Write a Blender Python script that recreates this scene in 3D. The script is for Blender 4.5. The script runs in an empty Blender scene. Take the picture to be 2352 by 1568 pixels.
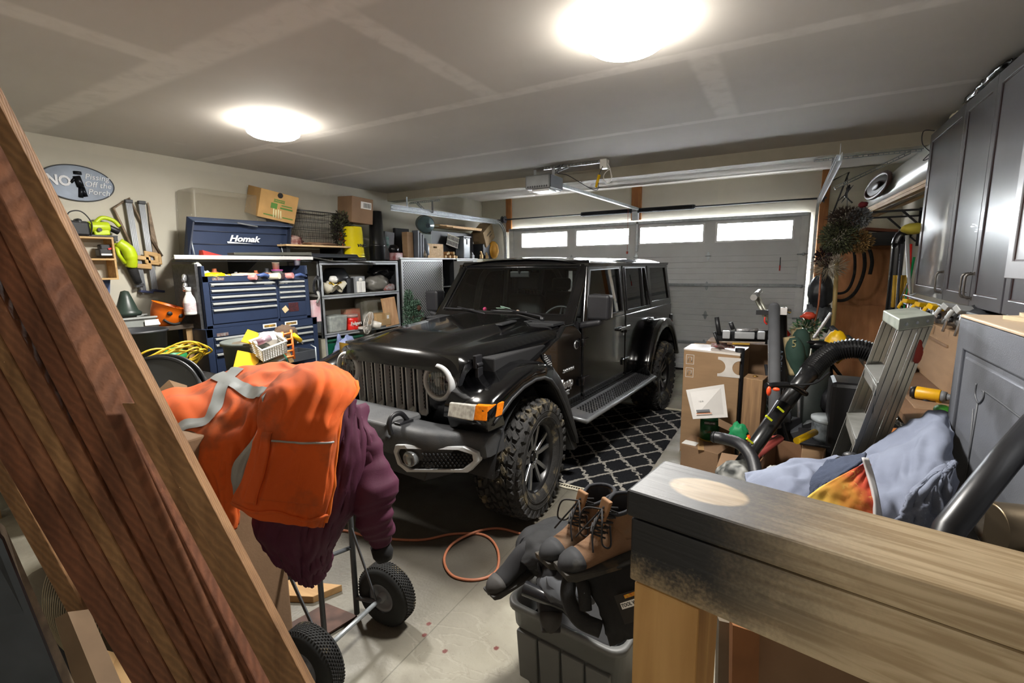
import bpy, bmesh, math, random
from math import sin, cos, pi, radians, atan2, sqrt, hypot
from mathutils import Vector as V, Matrix as Mx, Euler, noise
SC = bpy.context.scene; COL = SC.collection
random.seed(7)
# ---------- camera ----------
FPX, PITCH, YAW, ROLL, HC = 1101.68, 0.155846, 0.520452, -0.0130055, 1.78134
fw = V((-sin(YAW)*cos(PITCH), cos(YAW)*cos(PITCH), -sin(PITCH)))
rt0 = V((cos(YAW), sin(YAW), 0)); up0 = rt0.cross(fw)
rt = rt0*cos(ROLL) + up0*sin(ROLL); up = rt.cross(fw)
cd = bpy.data.cameras.new('camera'); cam = bpy.data.objects.new('camera', cd); COL.objects.link(cam)
cd.sensor_width = 36; cd.lens = FPX/2352*36; cd.clip_start = .02
cam.matrix_world = Mx((( rt.x, up.x, -fw.x, 0), (rt.y, up.y, -fw.y, 0), (rt.z, up.z, -fw.z, HC), (0, 0, 0, 1)))
SC.camera = cam
CAM = V((0, 0, HC))
def _ray(px, py): return fw*FPX + rt*(px-1176) - up*(py-784)
def PX(px, py, x): d = _ray(px, py); return CAM + d*(x/d.x)
def PY(px, py, y): d = _ray(px, py); return CAM + d*(y/d.y)
def PZ(px, py, z=0.): d = _ray(px, py); return CAM + d*((z-HC)/d.z)
def PROJ(P): d = V(P)-CAM; return 1176+FPX*d.dot(rt)/d.dot(fw), 784-FPX*d.dot(up)/d.dot(fw)
def PD(px, py, dep): d = _ray(px, py); return CAM + d*(dep/FPX)
# ---------- world, exposure ----------
w = bpy.data.worlds.new('sky'); SC.world = w; w.use_nodes = True
bg = w.node_tree.nodes['Background']; bg.inputs[0].default_value = (.93, .96, 1, 1); bg.inputs[1].default_value = 22.0
SC.view_settings.view_transform = 'Standard'; SC.view_settings.look = 'None'
SC.view_settings.gamma = 1; SC.view_settings.use_curve_mapping = False
SC.view_settings.exposure = 1.45
LAMP = 21.0
fill_lt = bpy.data.lights.new('rear_fill', 'AREA'); fill_lt.shape = 'RECTANGLE'; fill_lt.size = .9; fill_lt.size_y = 1.9; fill_lt.energy = 2.5; fill_lt.color = (1, .95, .88)  # added fill light, out of view behind the camera, to brighten the foreground
do = bpy.data.objects.new('rear_fill', fill_lt); COL.objects.link(do); do.location = (-.2, -1.25, 1.55); do.rotation_euler = (radians(90), 0, 0)
# ---------- helpers ----------
def lin(h):
 if not isinstance(h, str): return tuple(h)[:3]
 o = []
 for i in (0, 2, 4):
  c = int(h[i:i+2], 16)/255; o.append(c/12.92 if c <= .04045 else ((c+.055)/1.055)**2.4)
 return tuple(o)
class MB:
 def __init__(s): s.v = []; s.f = []; s.m = []; s.s = []
 def add(s, vs, fs, mi=0, sm=False, M=None):
  b = len(s.v)
  s.v += [(M @ V(p)) if M else V(p) for p in vs]
  for f in fs: s.f.append([b+i for i in f]); s.m.append(mi); s.s.append(sm)
  return s
 def box(s, c, d, R=None, mi=0, M=None):
  x, y, z = d[0]/2, d[1]/2, d[2]/2
  vs = [V((a*x, b*y, e*z)) for e in (-1, 1) for b in (-1, 1) for a in (-1, 1)]
  if R is not None:
   Q = R if isinstance(R, Mx) else Euler([radians(t) for t in R]).to_matrix()
   vs = [Q @ p for p in vs]
  vs = [p+V(c) for p in vs]
  return s.add(vs, [(0,2,3,1),(4,5,7,6),(0,1,5,4),(2,6,7,3),(0,4,6,2),(1,3,7,5)], mi, False, M)
 def bb(s, a, b, mi=0, M=None):
  return s.box([(a[i]+b[i])/2 for i in range(3)], [abs(b[i]-a[i]) for i in range(3)], None, mi, M)
 def hexa(s, p, mi=0): return s.add(p, [(3,2,1,0),(4,5,6,7),(0,1,5,4),(1,2,6,5),(2,3,7,6),(3,0,4,7)], mi)
 def cyl(s, a, b, r, r1=None, n=16, mi=0, cap=True, sm=True, M=None):
  a = V(a); b = V(b); r1 = r if r1 is None else r1; d = (b-a).normalized()
  t = d.orthogonal().normalized(); q = d.cross(t)
  vs = [a+(t*cos(2*pi*i/n)+q*sin(2*pi*i/n))*r for i in range(n)]+[b+(t*cos(2*pi*i/n)+q*sin(2*pi*i/n))*r1 for i in range(n)]
  s.add(vs, [(i, (i+1) % n, n+(i+1) % n, n+i) for i in range(n)], mi, sm, M)
  if cap: s.add(vs, [tuple(range(n-1, -1, -1)), tuple(range(n, 2*n))], mi, False, M)
  return s
 def tube(s, pts, r, n=8, closed=False, mi=0, sm=True, cap=True, M=None, flat=1.0):
  P = [V(p) for p in pts]; m = len(P); R = r if isinstance(r, (list, tuple)) else [r]*m
  T = []
  for i in range(m):
   a = P[(i-1) % m] if (closed or i > 0) else P[i]; b = P[(i+1) % m] if (closed or i < m-1) else P[i]
   d = b-a; T.append(d.normalized() if d.length > 1e-9 else V((0, 0, 1)))
  t = T[0].orthogonal().normalized()
  if abs(T[0].z) < .9: t = T[0].cross(V((0,0,1))).normalized()
  vs = []
  for i in range(m):
   t = (t-T[i]*t.dot(T[i])); t = t.normalized() if t.length > 1e-6 else T[i].orthogonal().normalized()
   q = T[i].cross(t)
   vs += [P[i]+(t*cos(2*pi*k/n)+q*sin(2*pi*k/n)*flat)*R[i] for k in range(n)]
  fs = []
  for i in range(m if closed else m-1):
   j = (i+1) % m
   fs += [(i*n+k, i*n+(k+1) % n, j*n+(k+1) % n, j*n+k) for k in range(n)]
  s.add(vs, fs, mi, sm, M)
  if cap and not closed: s.add(vs[:n]+vs[-n:], [tuple(range(n-1, -1, -1)), tuple(range(n, 2*n))], mi, False, M)
  return s
 def lathe(s, prof, n=24, mi=0, M=None, sm=True, arc=2*pi):
  full = abs(arc-2*pi) < 1e-6; k = n if full else n+1
  vs = [(r*cos(arc*i/n), r*sin(arc*i/n), z) for i in range(k) for r, z in prof]; L = len(prof)
  fs = []
  for i in range(n):
   j = (i+1) % k
   for a in range(L-1):
    f = [i*L+a, j*L+a, j*L+a+1, i*L+a+1]
    fs.append(f)
  return s.add(vs, fs, mi, sm, M)
 def ell(s, c, r, n=16, m=10, mi=0, M=None, amp=0, fr=3., seed=0, R=None, sm=True):
  if not hasattr(r, '__len__'): r = (r, r, r)
  vs = []
  Q = Euler([radians(t) for t in R]).to_matrix() if R else None
  for j in range(m+1):
   th = pi*j/m
   for i in range(n):
    d = V((sin(th)*cos(2*pi*i/n), sin(th)*sin(2*pi*i/n), cos(th)))
    k = 1+amp*noise.noise(d*fr+V((seed*7.3, seed, 0))) if amp else 1
    p = V((d.x*r[0], d.y*r[1], d.z*r[2]))*k
    if Q: p = Q @ p
    vs.append(p+V(c))
  fs = [(j*n+i, (j+1)*n+i, (j+1)*n+(i+1) % n, j*n+(i+1) % n) for j in range(m) for i in range(n)]
  return s.add(vs, fs, mi, sm, M)
 def prism(s, poly, a0, a1, ax='y', mi=0, M=None, sm=False):
  def P(u, w, a): return {'y': (u, a, w), 'x': (a, u, w), 'z': (u, w, a)}[ax]
  n = len(poly); vs = [P(u, w, a0) for u, w in poly]+[P(u, w, a1) for u, w in poly]
  s.add(vs, [tuple(range(n)), tuple(range(2*n-1, n-1, -1))], mi, False, M)
  return s.add(vs, [(i, n+i, n+(i+1) % n, (i+1) % n) for i in range(n)], mi, sm, M)
 def ring(s, o, i_, a0, a1, ax='y', mi=0, M=None):
  def P(u, w, a): return {'y': (u, a, w), 'x': (a, u, w), 'z': (u, w, a)}[ax]
  n = len(o); vs = [P(*p, a) for a in (a0, a1) for q in (o, i_) for p in q]
  fs = []
  for k in range(n):
   j = (k+1) % n
   fs += [(k, j, n+j, n+k), (2*n+k, 3*n+k, 3*n+j, 2*n+j), (k, 2*n+k, 2*n+j, j), (n+k, n+j, 3*n+j, 3*n+k)]
  return s.add(vs, fs, mi, False, M)
 def grid(s, fn, nu, nv, mi=0, sm=True, thick=0, M=None, closeu=False):
  ku = nu if closeu else nu+1
  vs = [V(fn(i/nu, j/nv)) for i in range(ku) for j in range(nv+1)]
  W = nv+1
  fs = [(i*W+j, ((i+1) % ku)*W+j, ((i+1) % ku)*W+j+1, i*W+j+1) for i in range(nu) for j in range(nv)]
  return s.add(vs, fs, mi, sm, M)
 def map(s, fn, i0=0):
  for i in range(i0, len(s.v)): s.v[i] = V(fn(s.v[i]))
  return s
 def build(s, name, mats, parent=None, bevel=0, seg=2, world=False, solid=0, sub=0, clean=True):
  me = bpy.data.meshes.new(name); me.from_pydata([tuple(p) for p in s.v], [], s.f)
  for m in (mats if isinstance(mats, (list, tuple)) else [mats]): me.materials.append(m)
  me.polygons.foreach_set('material_index', s.m); me.polygons.foreach_set('use_smooth', s.s)
  if clean:
   bm = bmesh.new(); bm.from_mesh(me); bmesh.ops.remove_doubles(bm, verts=bm.verts, dist=1e-5)
   bmesh.ops.recalc_face_normals(bm, faces=bm.faces); bm.to_mesh(me); bm.free()
  me.update(); o = bpy.data.objects.new(name, me); COL.objects.link(o)
  if parent is not None:
   o.parent = parent
   if world: o.matrix_parent_inverse = WM[parent.name].inverted()
  if solid:
   q = o.modifiers.new('s', 'SOLIDIFY'); q.thickness = solid; q.offset = 0
  if bevel:
   q = o.modifiers.new('b', 'BEVEL'); q.width = bevel; q.segments = seg; q.limit_method = 'ANGLE'; q.angle_limit = radians(35); q.harden_normals = False
  if sub:
   q = o.modifiers.new('u', 'SUBSURF'); q.levels = sub; q.render_levels = sub
  WM[o.name] = (WM[parent.name] if (parent is not None and not world) else Mx.Identity(4)).copy()
  return o
WM = {}
def tag(o, label=None, cat=None, group=None, kind=None):
 for k, x in (('label', label), ('category', cat), ('group', group), ('kind', kind)):
  if x: o[k] = x
 return o
def thing(name, label, cat, loc=(0, 0, 0), rz=0, group=None, R=None):
 o = bpy.data.objects.new(name, None); COL.objects.link(o); o.location = loc; o.empty_display_size = .05
 e = Euler([radians(t) for t in R]) if R else Euler((0, 0, rz)); o.rotation_euler = e
 WM[o.name] = Mx.Translation(V(loc)) @ e.to_matrix().to_4x4()
 return tag(o, label, cat, group)
ORD = 'first second third fourth fifth sixth seventh eighth ninth tenth eleventh twelfth'.split()
def name_all(items, where):
 by = {}
 for o, l, y in items: by.setdefault(l, []).append((y, o))
 for l, q in by.items():
  q.sort(key=lambda t: t[0])
  for k, (y, o) in enumerate(q): o['label'] = (l+' '+where) if len(q) == 1 else '%s, %s of its kind from the left %s' % (l, ORD[k % 12], where)
def one(mb, name, mats, label, cat, group=None, **k):
 c = V((sum(p[0] for p in mb.v)/len(mb.v), sum(p[1] for p in mb.v)/len(mb.v), min(p[2] for p in mb.v)))
 mb.map(lambda p: p-c)
 o = mb.build(name, mats, **k); o.location = c; WM[o.name] = Mx.Translation(c)
 return tag(o, label, cat, group)
def struct(mb, name, mats, parent=None, **k):
 o = mb.build(name, mats, parent, **k)
 if parent is None: o['kind'] = 'structure'
 return o
def dup(root, loc, rz=None, label=None, group=None):
 r = root.copy(); COL.objects.link(r); r.location = loc
 if rz is not None: r.rotation_euler = (0, 0, rz)
 if label: r['label'] = label
 if group: r['group'] = group
 for ch in list(root.children):
  c = ch.copy(); COL.objects.link(c); c.parent = r
  for g in list(ch.children):
   d = g.copy(); COL.objects.link(d); d.parent = c
 return r
def frame(o, x, y):
 x = V(x).normalized(); z = x.cross(V(y)).normalized(); y = z.cross(x)
 return Mx(((x.x, y.x, z.x, o[0]), (x.y, y.y, z.y, o[1]), (x.z, y.z, z.z, o[2]), (0, 0, 0, 1)))
def text(body, size, M, mat_, parent, name='lettering', depth=.002, world=True, shear=0, sx=1, bold=0, align='CENTER'):
 cu = bpy.data.curves.new('t', 'FONT'); cu.body = body; cu.size = size; cu.extrude = depth; cu.shear = shear
 cu.align_x = align; cu.align_y = 'CENTER'; cu.offset = bold; cu.resolution_u = 3
 t = bpy.data.objects.new('t', cu); COL.objects.link(t)
 dg = bpy.context.evaluated_depsgraph_get(); me = bpy.data.meshes.new_from_object(t.evaluated_get(dg))
 bpy.data.objects.remove(t); bpy.data.curves.remove(cu)
 me.transform(M @ Mx.Diagonal((sx, 1, 1, 1))); me.materials.clear(); me.materials.append(mat_); me.name = name
 o = bpy.data.objects.new(name, me); COL.objects.link(o)
 if parent is not None:
  o.parent = parent
  if world: o.matrix_parent_inverse = WM[parent.name].inverted()
 return o
# ---------- materials ----------
def mat(name, col, rough=.5, metal=0, var=.12, scale=6, col2=None, bump=0, bs=60, coat=0, st=None, spec=None, det=4, dirt=None, rvar=0):
 m = bpy.data.materials.new(name); m.use_nodes = True; nt = m.node_tree; N = nt.nodes; L = nt.links
 b = N['Principled BSDF']; b.inputs['Roughness'].default_value = rough; b.inputs['Metallic'].default_value = metal
 if spec is not None: b.inputs['Specular IOR Level'].default_value = spec
 if coat: b.inputs['Coat Weight'].default_value = coat; b.inputs['Coat Roughness'].default_value = .03
 c = lin(col); c2 = lin(col2) if col2 else None
 tc = N.new('ShaderNodeTexCoord'); mp = N.new('ShaderNodeMapping'); L.new(tc.outputs['Object'], mp.inputs[0])
 if st: mp.inputs['Scale'].default_value = st
 nz = N.new('ShaderNodeTexNoise'); nz.inputs['Scale'].default_value = scale; nz.inputs['Detail'].default_value = det
 L.new(mp.outputs[0], nz.inputs['Vector'])
 r = N.new('ShaderNodeValToRGB'); L.new(nz.outputs[0], r.inputs[0])
 a = tuple(x*(1-var) for x in c); e = c2 or tuple(min(1, x*(1+var)) for x in c)
 r.color_ramp.elements[0].position = .32; r.color_ramp.elements[1].position = .68
 r.color_ramp.elements[0].color = (*a, 1); r.color_ramp.elements[1].color = (*e, 1)
 out = r.outputs[0]
 if dirt:
  n2 = N.new('ShaderNodeTexNoise'); n2.inputs['Scale'].default_value = dirt[1]; n2.inputs['Detail'].default_value = 6
  L.new(tc.outputs['Object'], n2.inputs['Vector'])
  mr = N.new('ShaderNodeMapRange'); mr.inputs[1].default_value = dirt[2]; mr.inputs[2].default_value = dirt[2]+dirt[3]
  L.new(n2.outputs[0], mr.inputs[0])
  mx = N.new('ShaderNodeMix'); mx.data_type = 'RGBA'; L.new(mr.outputs[0], mx.inputs[0]); L.new(out, mx.inputs[6])
  mx.inputs[7].default_value = (*lin(dirt[0]), 1); out = mx.outputs[2]
 L.new(out, b.inputs['Base Color'])
 if rvar:
  mr = N.new('ShaderNodeMapRange'); mr.inputs[3].default_value = max(0, rough-rvar); mr.inputs[4].default_value = rough+rvar
  L.new(nz.outputs[0], mr.inputs[0]); L.new(mr.outputs[0], b.inputs['Roughness'])
 if bump:
  n3 = N.new('ShaderNodeTexNoise'); n3.inputs['Scale'].default_value = bs; n3.inputs['Detail'].default_value = 3
  L.new(mp.outputs[0], n3.inputs['Vector'])
  bp = N.new('ShaderNodeBump'); bp.inputs['Strength'].default_value = bump; bp.inputs['Distance'].default_value = .01
  L.new(n3.outputs[0], bp.inputs['Height']); L.new(bp.outputs[0], b.inputs['Normal'])
 return m
def emit(name, col, s):
 m = bpy.data.materials.new(name); m.use_nodes = True; b = m.node_tree.nodes['Principled BSDF']
 b.inputs['Emission Color'].default_value = (*lin(col), 1); b.inputs['Emission Strength'].default_value = s
 b.inputs['Base Color'].default_value = (.9, .9, .9, 1); return m
def glass(name, tint, gl=.12, rough=.0):
 m = bpy.data.materials.new(name); m.use_nodes = True; nt = m.node_tree; N = nt.nodes; L = nt.links
 N.remove(N['Principled BSDF']); o = N['Material Output']
 t = N.new('ShaderNodeBsdfTransparent'); t.inputs[0].default_value = (*tint, 1)
 g = N.new('ShaderNodeBsdfGlossy'); g.inputs['Roughness'].default_value = rough
 f = N.new('ShaderNodeFresnel'); f.inputs[0].default_value = 1.45
 ad = N.new('ShaderNodeMath'); ad.operation = 'ADD'; ad.inputs[1].default_value = gl; L.new(f.outputs[0], ad.inputs[0])
 mx = N.new('ShaderNodeMixShader'); L.new(ad.outputs[0], mx.inputs[0]); L.new(t.outputs[0], mx.inputs[1]); L.new(g.outputs[0], mx.inputs[2])
 L.new(mx.outputs[0], o.inputs[0]); return m
def nodes(m): nt = m.node_tree; return nt.nodes, nt.links, nt.nodes['Principled BSDF']
def wood(name, c1, c2, axis=0, scale=3., rough=.65, bump=.25, knots=None, saw=0, band=.12):
 m = bpy.data.materials.new(name); m.use_nodes = True; N, L, b = nodes(m); b.inputs['Roughness'].default_value = rough
 tc = N.new('ShaderNodeTexCoord'); mp = N.new('ShaderNodeMapping'); L.new(tc.outputs['Object'], mp.inputs[0])
 s = [scale*7]*3; s[axis] = scale*.55; mp.inputs['Scale'].default_value = s
 n = N.new('ShaderNodeTexNoise'); n.inputs['Scale'].default_value = 1.6; n.inputs['Detail'].default_value = 7; n.inputs['Distortion'].default_value = .6
 L.new(mp.outputs[0], n.inputs['Vector'])
 r = N.new('ShaderNodeValToRGB'); e = r.color_ramp.elements; e[0].position = .3; e[1].position = .7
 e[0].color = (*lin(c1), 1); e[1].color = (*lin(c2), 1); L.new(n.outputs[0], r.inputs[0]); out = r.outputs[0]
 n2 = N.new('ShaderNodeTexNoise'); n2.inputs['Scale'].default_value = 2.2; n2.inputs['Detail'].default_value = 3; L.new(tc.outputs['Object'], n2.inputs['Vector'])
 mr = N.new('ShaderNodeMapRange'); mr.inputs[1].default_value = .3; mr.inputs[2].default_value = .7; mr.inputs[3].default_value = 1-band; mr.inputs[4].default_value = 1+band
 L.new(n2.outputs[0], mr.inputs[0]); vm = N.new('ShaderNodeVectorMath'); vm.operation = 'SCALE'; L.new(out, vm.inputs[0]); L.new(mr.outputs[0], vm.inputs['Scale']); out = vm.outputs[0]
 if knots:
  vo = N.new('ShaderNodeTexVoronoi'); vo.inputs['Scale'].default_value = knots; mp2 = N.new('ShaderNodeMapping'); q = [1., 1., 1.]; q[axis] = .6
  mp2.inputs['Scale'].default_value = q; L.new(tc.outputs['Object'], mp2.inputs[0]); L.new(mp2.outputs[0], vo.inputs['Vector'])
  k = N.new('ShaderNodeMapRange'); k.inputs[1].default_value = .05; k.inputs[2].default_value = .16; k.inputs[3].default_value = 1; k.inputs[4].default_value = 0
  L.new(vo.outputs['Distance'], k.inputs[0])
  mx = N.new('ShaderNodeMix'); mx.data_type = 'RGBA'; L.new(k.outputs[0], mx.inputs[0]); L.new(out, mx.inputs[6]); mx.inputs[7].default_value = (*[x*.35 for x in lin(c1)], 1); out = mx.outputs[2]
 h = n.outputs[0]
 if saw:
  wv = N.new('ShaderNodeTexWave'); wv.wave_type = 'BANDS'; wv.bands_direction = 'DIAGONAL'; wv.inputs['Scale'].default_value = saw; wv.inputs['Distortion'].default_value = 4; wv.inputs['Detail'].default_value = 3
  L.new(tc.outputs['Object'], wv.inputs['Vector']); ma = N.new('ShaderNodeMath'); ma.operation = 'MULTIPLY_ADD'; ma.inputs[1].default_value = .8
  L.new(wv.outputs[0], ma.inputs[0]); L.new(n.outputs[0], ma.inputs[2]); h = ma.outputs[0]
  mr = N.new('ShaderNodeMapRange'); mr.inputs[3].default_value = .86; mr.inputs[4].default_value = 1.14; L.new(wv.outputs[0], mr.inputs[0])
  vm = N.new('ShaderNodeVectorMath'); vm.operation = 'SCALE'; L.new(out, vm.inputs[0]); L.new(mr.outputs[0], vm.inputs['Scale']); out = vm.outputs[0]
 L.new(out, b.inputs['Base Color'])
 bp = N.new('ShaderNodeBump'); bp.inputs['Strength'].default_value = bump; bp.inputs['Distance'].default_value = .004
 L.new(h, bp.inputs['Height']); L.new(bp.outputs[0], b.inputs['Normal'])
 return m
BLK = mat('black_plastic', '17171a', .45, var=.2, bump=.1, bs=200)
BLKS = mat('black_satin', '101012', .3, var=.1)
RUB = mat('rubber', '1b1b1c', .85, var=.25, scale=14, bump=.3, bs=80, dirt=('4a463f', 9, .55, .25))
CHR = mat('chrome', 'd0d0d2', .18, .75, var=.03)
STL = mat('galvanized_steel', 'a4aaae', .4, .45, var=.14, scale=25, bump=.08, bs=60)
ALU = mat('aluminium', 'b9bbba', .4, .4, var=.1, scale=16, st=(1, 1, .2), dirt=('8d8b82', 7, .55, .3))
WHT = mat('white_plastic', 'e4e3de', .4, var=.04)
CRD = mat('cardboard', '9a7c5c', .85, var=.08, scale=4, st=(1, 1, 5), bump=.1, bs=90)
CRD2 = mat('cardboard_dark', '866a50', .85, var=.08, scale=4, bump=.1, bs=90)
PINE = wood('pine', 'c49a66', 'dfbd8a', 0, 2.5)
PINEZ = wood('pine_upright', 'b98c58', 'd6ad78', 2, 2.5, knots=1.6)
RED = mat('red_plastic', 'c3281f', .4)
YEL = mat('yellow_plastic', 'e8b90c', .4)
GRN = mat('green_plastic', '0e7a43', .45)
ORG = mat('orange_plastic', 'e8590f', .45)
GRY = mat('grey_plastic', '6a6d70', .5)
PAPER = mat('paper', 'e9e7e2', .8, var=.03)
DGR = mat('dark_grey', '34363a', .5)
INK = mat('black_ink', '121212', .6, var=0)
TAPE = mat('packing_tape', 'b89468', .25, var=.05)
CLR = glass('clear_plastic', (.82, .83, .82), .06, .12)
# ---------- room ----------
XL, XR, YB, YF, ZC, ZC2 = -5.5, 1.28, 8.44, -1.3, 2.92, 3.08
YBM = 5.75
MF = bpy.data.materials.new('concrete_floor'); MF.use_nodes = True; N, L, b = nodes(MF)
tc = N.new('ShaderNodeTexCoord')
def _noise(sc, det=5, dist=0, vec=None):
 n = N.new('ShaderNodeTexNoise'); n.inputs['Scale'].default_value = sc; n.inputs['Detail'].default_value = det; n.inputs['Distortion'].default_value = dist
 L.new(vec or tc.outputs['Object'], n.inputs['Vector']); return n
def _mix(fac, a, bb_):
 m = N.new('ShaderNodeMix'); m.data_type = 'RGBA'
 L.new(fac, m.inputs[0])
 for k, x in ((6, a), (7, bb_)):
  if isinstance(x, tuple): m.inputs[k].default_value = (*x, 1)
  else: L.new(x, m.inputs[k])
 return m.outputs[2]
def _rng(x, a, b_, c=0, d=1):
 m = N.new('ShaderNodeMapRange'); m.inputs[1].default_value = a; m.inputs[2].default_value = b_; m.inputs[3].default_value = c; m.inputs[4].default_value = d; m.interpolation_type = 'SMOOTHSTEP'
 L.new(x, m.inputs[0]); return m.outputs[0]
n1 = _noise(1.3, 8, .4); n2 = _noise(5, 8); n3 = _noise(60, 3)
c = _mix(_rng(n1.outputs[0], .35, .65), lin('827d70'), lin('a09c8c'))
c = _mix(_rng(n2.outputs[0], .52, .75, 0, .45), c, lin('6b6558'))
c = _mix(_rng(n3.outputs[0], .62, .75, 0, .25), c, lin('5a554b'))
sx = N.new('ShaderNodeSeparateXYZ'); L.new(tc.outputs['Object'], sx.inputs[0])
# old spill outlines on the slab (ring stains), near the loose hose
def slab_mark(cx, cy, rx, ry, rr, col, f=.6, w_=.12, seed=0.):
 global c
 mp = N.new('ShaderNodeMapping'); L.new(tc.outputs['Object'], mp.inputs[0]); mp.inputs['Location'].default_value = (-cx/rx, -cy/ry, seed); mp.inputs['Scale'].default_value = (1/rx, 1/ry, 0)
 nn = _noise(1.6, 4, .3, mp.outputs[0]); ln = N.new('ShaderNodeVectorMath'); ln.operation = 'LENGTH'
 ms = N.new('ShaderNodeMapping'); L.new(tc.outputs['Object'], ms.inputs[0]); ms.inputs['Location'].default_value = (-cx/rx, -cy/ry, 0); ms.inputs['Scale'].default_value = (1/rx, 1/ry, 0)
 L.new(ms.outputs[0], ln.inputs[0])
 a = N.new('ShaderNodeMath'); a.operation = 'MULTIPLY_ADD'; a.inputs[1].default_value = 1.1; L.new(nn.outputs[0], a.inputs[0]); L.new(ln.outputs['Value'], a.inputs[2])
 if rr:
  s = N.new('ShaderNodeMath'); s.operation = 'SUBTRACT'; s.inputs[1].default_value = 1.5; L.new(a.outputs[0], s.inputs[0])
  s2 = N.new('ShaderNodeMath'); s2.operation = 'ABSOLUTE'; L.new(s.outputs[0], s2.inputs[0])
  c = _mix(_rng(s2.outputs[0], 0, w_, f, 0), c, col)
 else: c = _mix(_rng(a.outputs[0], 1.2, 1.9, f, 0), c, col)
for q, (rx, ry) in (((1045, 1440), (.16, .10)), ((1085, 1500), (.20, .08)), ((1040, 1490), (.26, .12)), ((1010, 1530), (.12, .06))):
 g = PZ(*q); slab_mark(g.x, g.y, rx, ry, True, lin('a8a394'), .3, .06, q[0]*.01)
 slab_mark(g.x+.01, g.y+.01, rx*1.02, ry*1.02, True, lin('6c665a'), .3, .03, q[0]*.01)
for q, (rx, ry), f in (((1310, 1200), (.3, .35), .55), ((1180, 1250), (.35, .3), .6), ((960, 1250), (.6, .35), .45), ((1500, 1020), (.5, .6), .4), ((1130, 1330), (.25, .2), .3)):
 g = PZ(*q); slab_mark(g.x, g.y, rx, ry, False, lin('4e4234'), f)
slab_mark(-2.4, 3.6, 1.3, 2.6, False, lin('35322d'), .75)  # broad oval of darker slab colour under the car
for q in ((985, 1432), (975, 1458), (1140, 1488), (1022, 1495)):
 g = PZ(*q); slab_mark(g.x, g.y, .012, .012, False, lin('5e1411'), .9)
# saw-cut joint
jn = N.new('ShaderNodeMath'); jn.operation = 'SUBTRACT'; jn.inputs[1].default_value = -1.42; L.new(sx.outputs[0], jn.inputs[0])
ja_ = N.new('ShaderNodeMath'); ja_.operation = 'ABSOLUTE'; L.new(jn.outputs[0], ja_.inputs[0])
c = _mix(_rng(ja_.outputs[0], .001, .005, .5, 0), c, lin('3a372f'))
L.new(c, b.inputs['Base Color']); L.new(_rng(n2.outputs[0], .3, .7, .38, .6), b.inputs['Roughness'])
bp = N.new('ShaderNodeBump'); bp.inputs['Strength'].default_value = .15; bp.inputs['Distance'].default_value = .01; L.new(n3.outputs[0], bp.inputs['Height']); L.new(bp.outputs[0], b.inputs['Normal'])
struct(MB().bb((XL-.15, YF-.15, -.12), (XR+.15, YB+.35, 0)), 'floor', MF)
# plasterboard with joint compound bands
def board_mat(name, base, bands, patch='a39d92', f=.55, spots=True):
 global N, L, c, tc
 m = bpy.data.materials.new(name); m.use_nodes = True; N, L, b = nodes(m); b.inputs['Roughness'].default_value = .8
 b.inputs['Specular IOR Level'].default_value = .25
 tc = N.new('ShaderNodeTexCoord'); n1 = _noise(1.1, 4); n4 = _noise(9, 5, .5)
 c = _mix(_rng(n1.outputs[0], .3, .7), tuple(x*.94 for x in lin(base)), tuple(x*1.05 for x in lin(base)))
 sx = N.new('ShaderNodeSeparateXYZ'); L.new(tc.outputs['Object'], sx.inputs[0])
 ax = {'x': 0, 'y': 1, 'z': 2}
 for (a, pos, wd, oa, lo, hi) in bands:
  def mth(op, x, v=None, y=None):
   q = N.new('ShaderNodeMath'); q.operation = op; L.new(x, q.inputs[0])
   if v is not None: q.inputs[1].default_value = v
   if y is not None: L.new(y, q.inputs[1])
   return q.outputs[0]
  wob = mth('MULTIPLY', n4.outputs[0], .03)
  d = mth('ABSOLUTE', mth('ADD', mth('SUBTRACT', sx.outputs[ax[a]], pos+.015), None, wob))
  k = _rng(d, wd*.55, wd, 1, 0)
  k = mth('MULTIPLY', k, None, _rng(sx.outputs[ax[oa]], lo-.03, lo+.03)); k = mth('MULTIPLY', k, None, _rng(sx.outputs[ax[oa]], hi-.03, hi+.03, 1, 0))
  k = mth('MULTIPLY', k, None, _rng(n4.outputs[0], .25, .6, .35, .9)); k = mth('MULTIPLY', k, f)
  c = _mix(k, c, lin(patch))
 if spots:
  vo = N.new('ShaderNodeTexVoronoi'); vo.inputs['Scale'].default_value = 1.9
  mp = N.new('ShaderNodeMapping'); mp.inputs['Scale'].default_value = (1, .55, 1); L.new(tc.outputs['Object'], mp.inputs[0]); L.new(mp.outputs[0], vo.inputs['Vector'])
  c = _mix(_rng(vo.outputs['Distance'], .03, .07, .3, 0), c, lin(patch))
 L.new(c, b.inputs['Base Color'])
 bp = N.new('ShaderNodeBump'); bp.inputs['Strength'].default_value = .08; bp.inputs['Distance'].default_value = .01; L.new(n4.outputs[0], bp.inputs['Height']); L.new(bp.outputs[0], b.inputs['Normal'])
 return m
y1 = PZ(1130, 225, ZC); y2 = PZ(1670, 270, ZC); yA = PZ(560, 85, ZC); yt = PZ(930, 110, ZC)
MC = board_mat('ceiling_board', 'c3bfb9', [('y', y1.y, .07, 'x', -9, 9), ('y', yA.y, .13, 'x', -9, 9), ('y', y2.y, .05, 'x', -9, 9),
 ('x', yt.x, .09, 'y', yA.y, y1.y), ('x', PZ(1640, 190, ZC).x, .10, 'y', y1.y, y2.y), ('x', PZ(760, 370, ZC).x, .05, 'y', y1.y, y2.y), ('x', PZ(200, 80, ZC).x, .1, 'y', -2, yA.y)], 'dedad4', .85)
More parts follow.
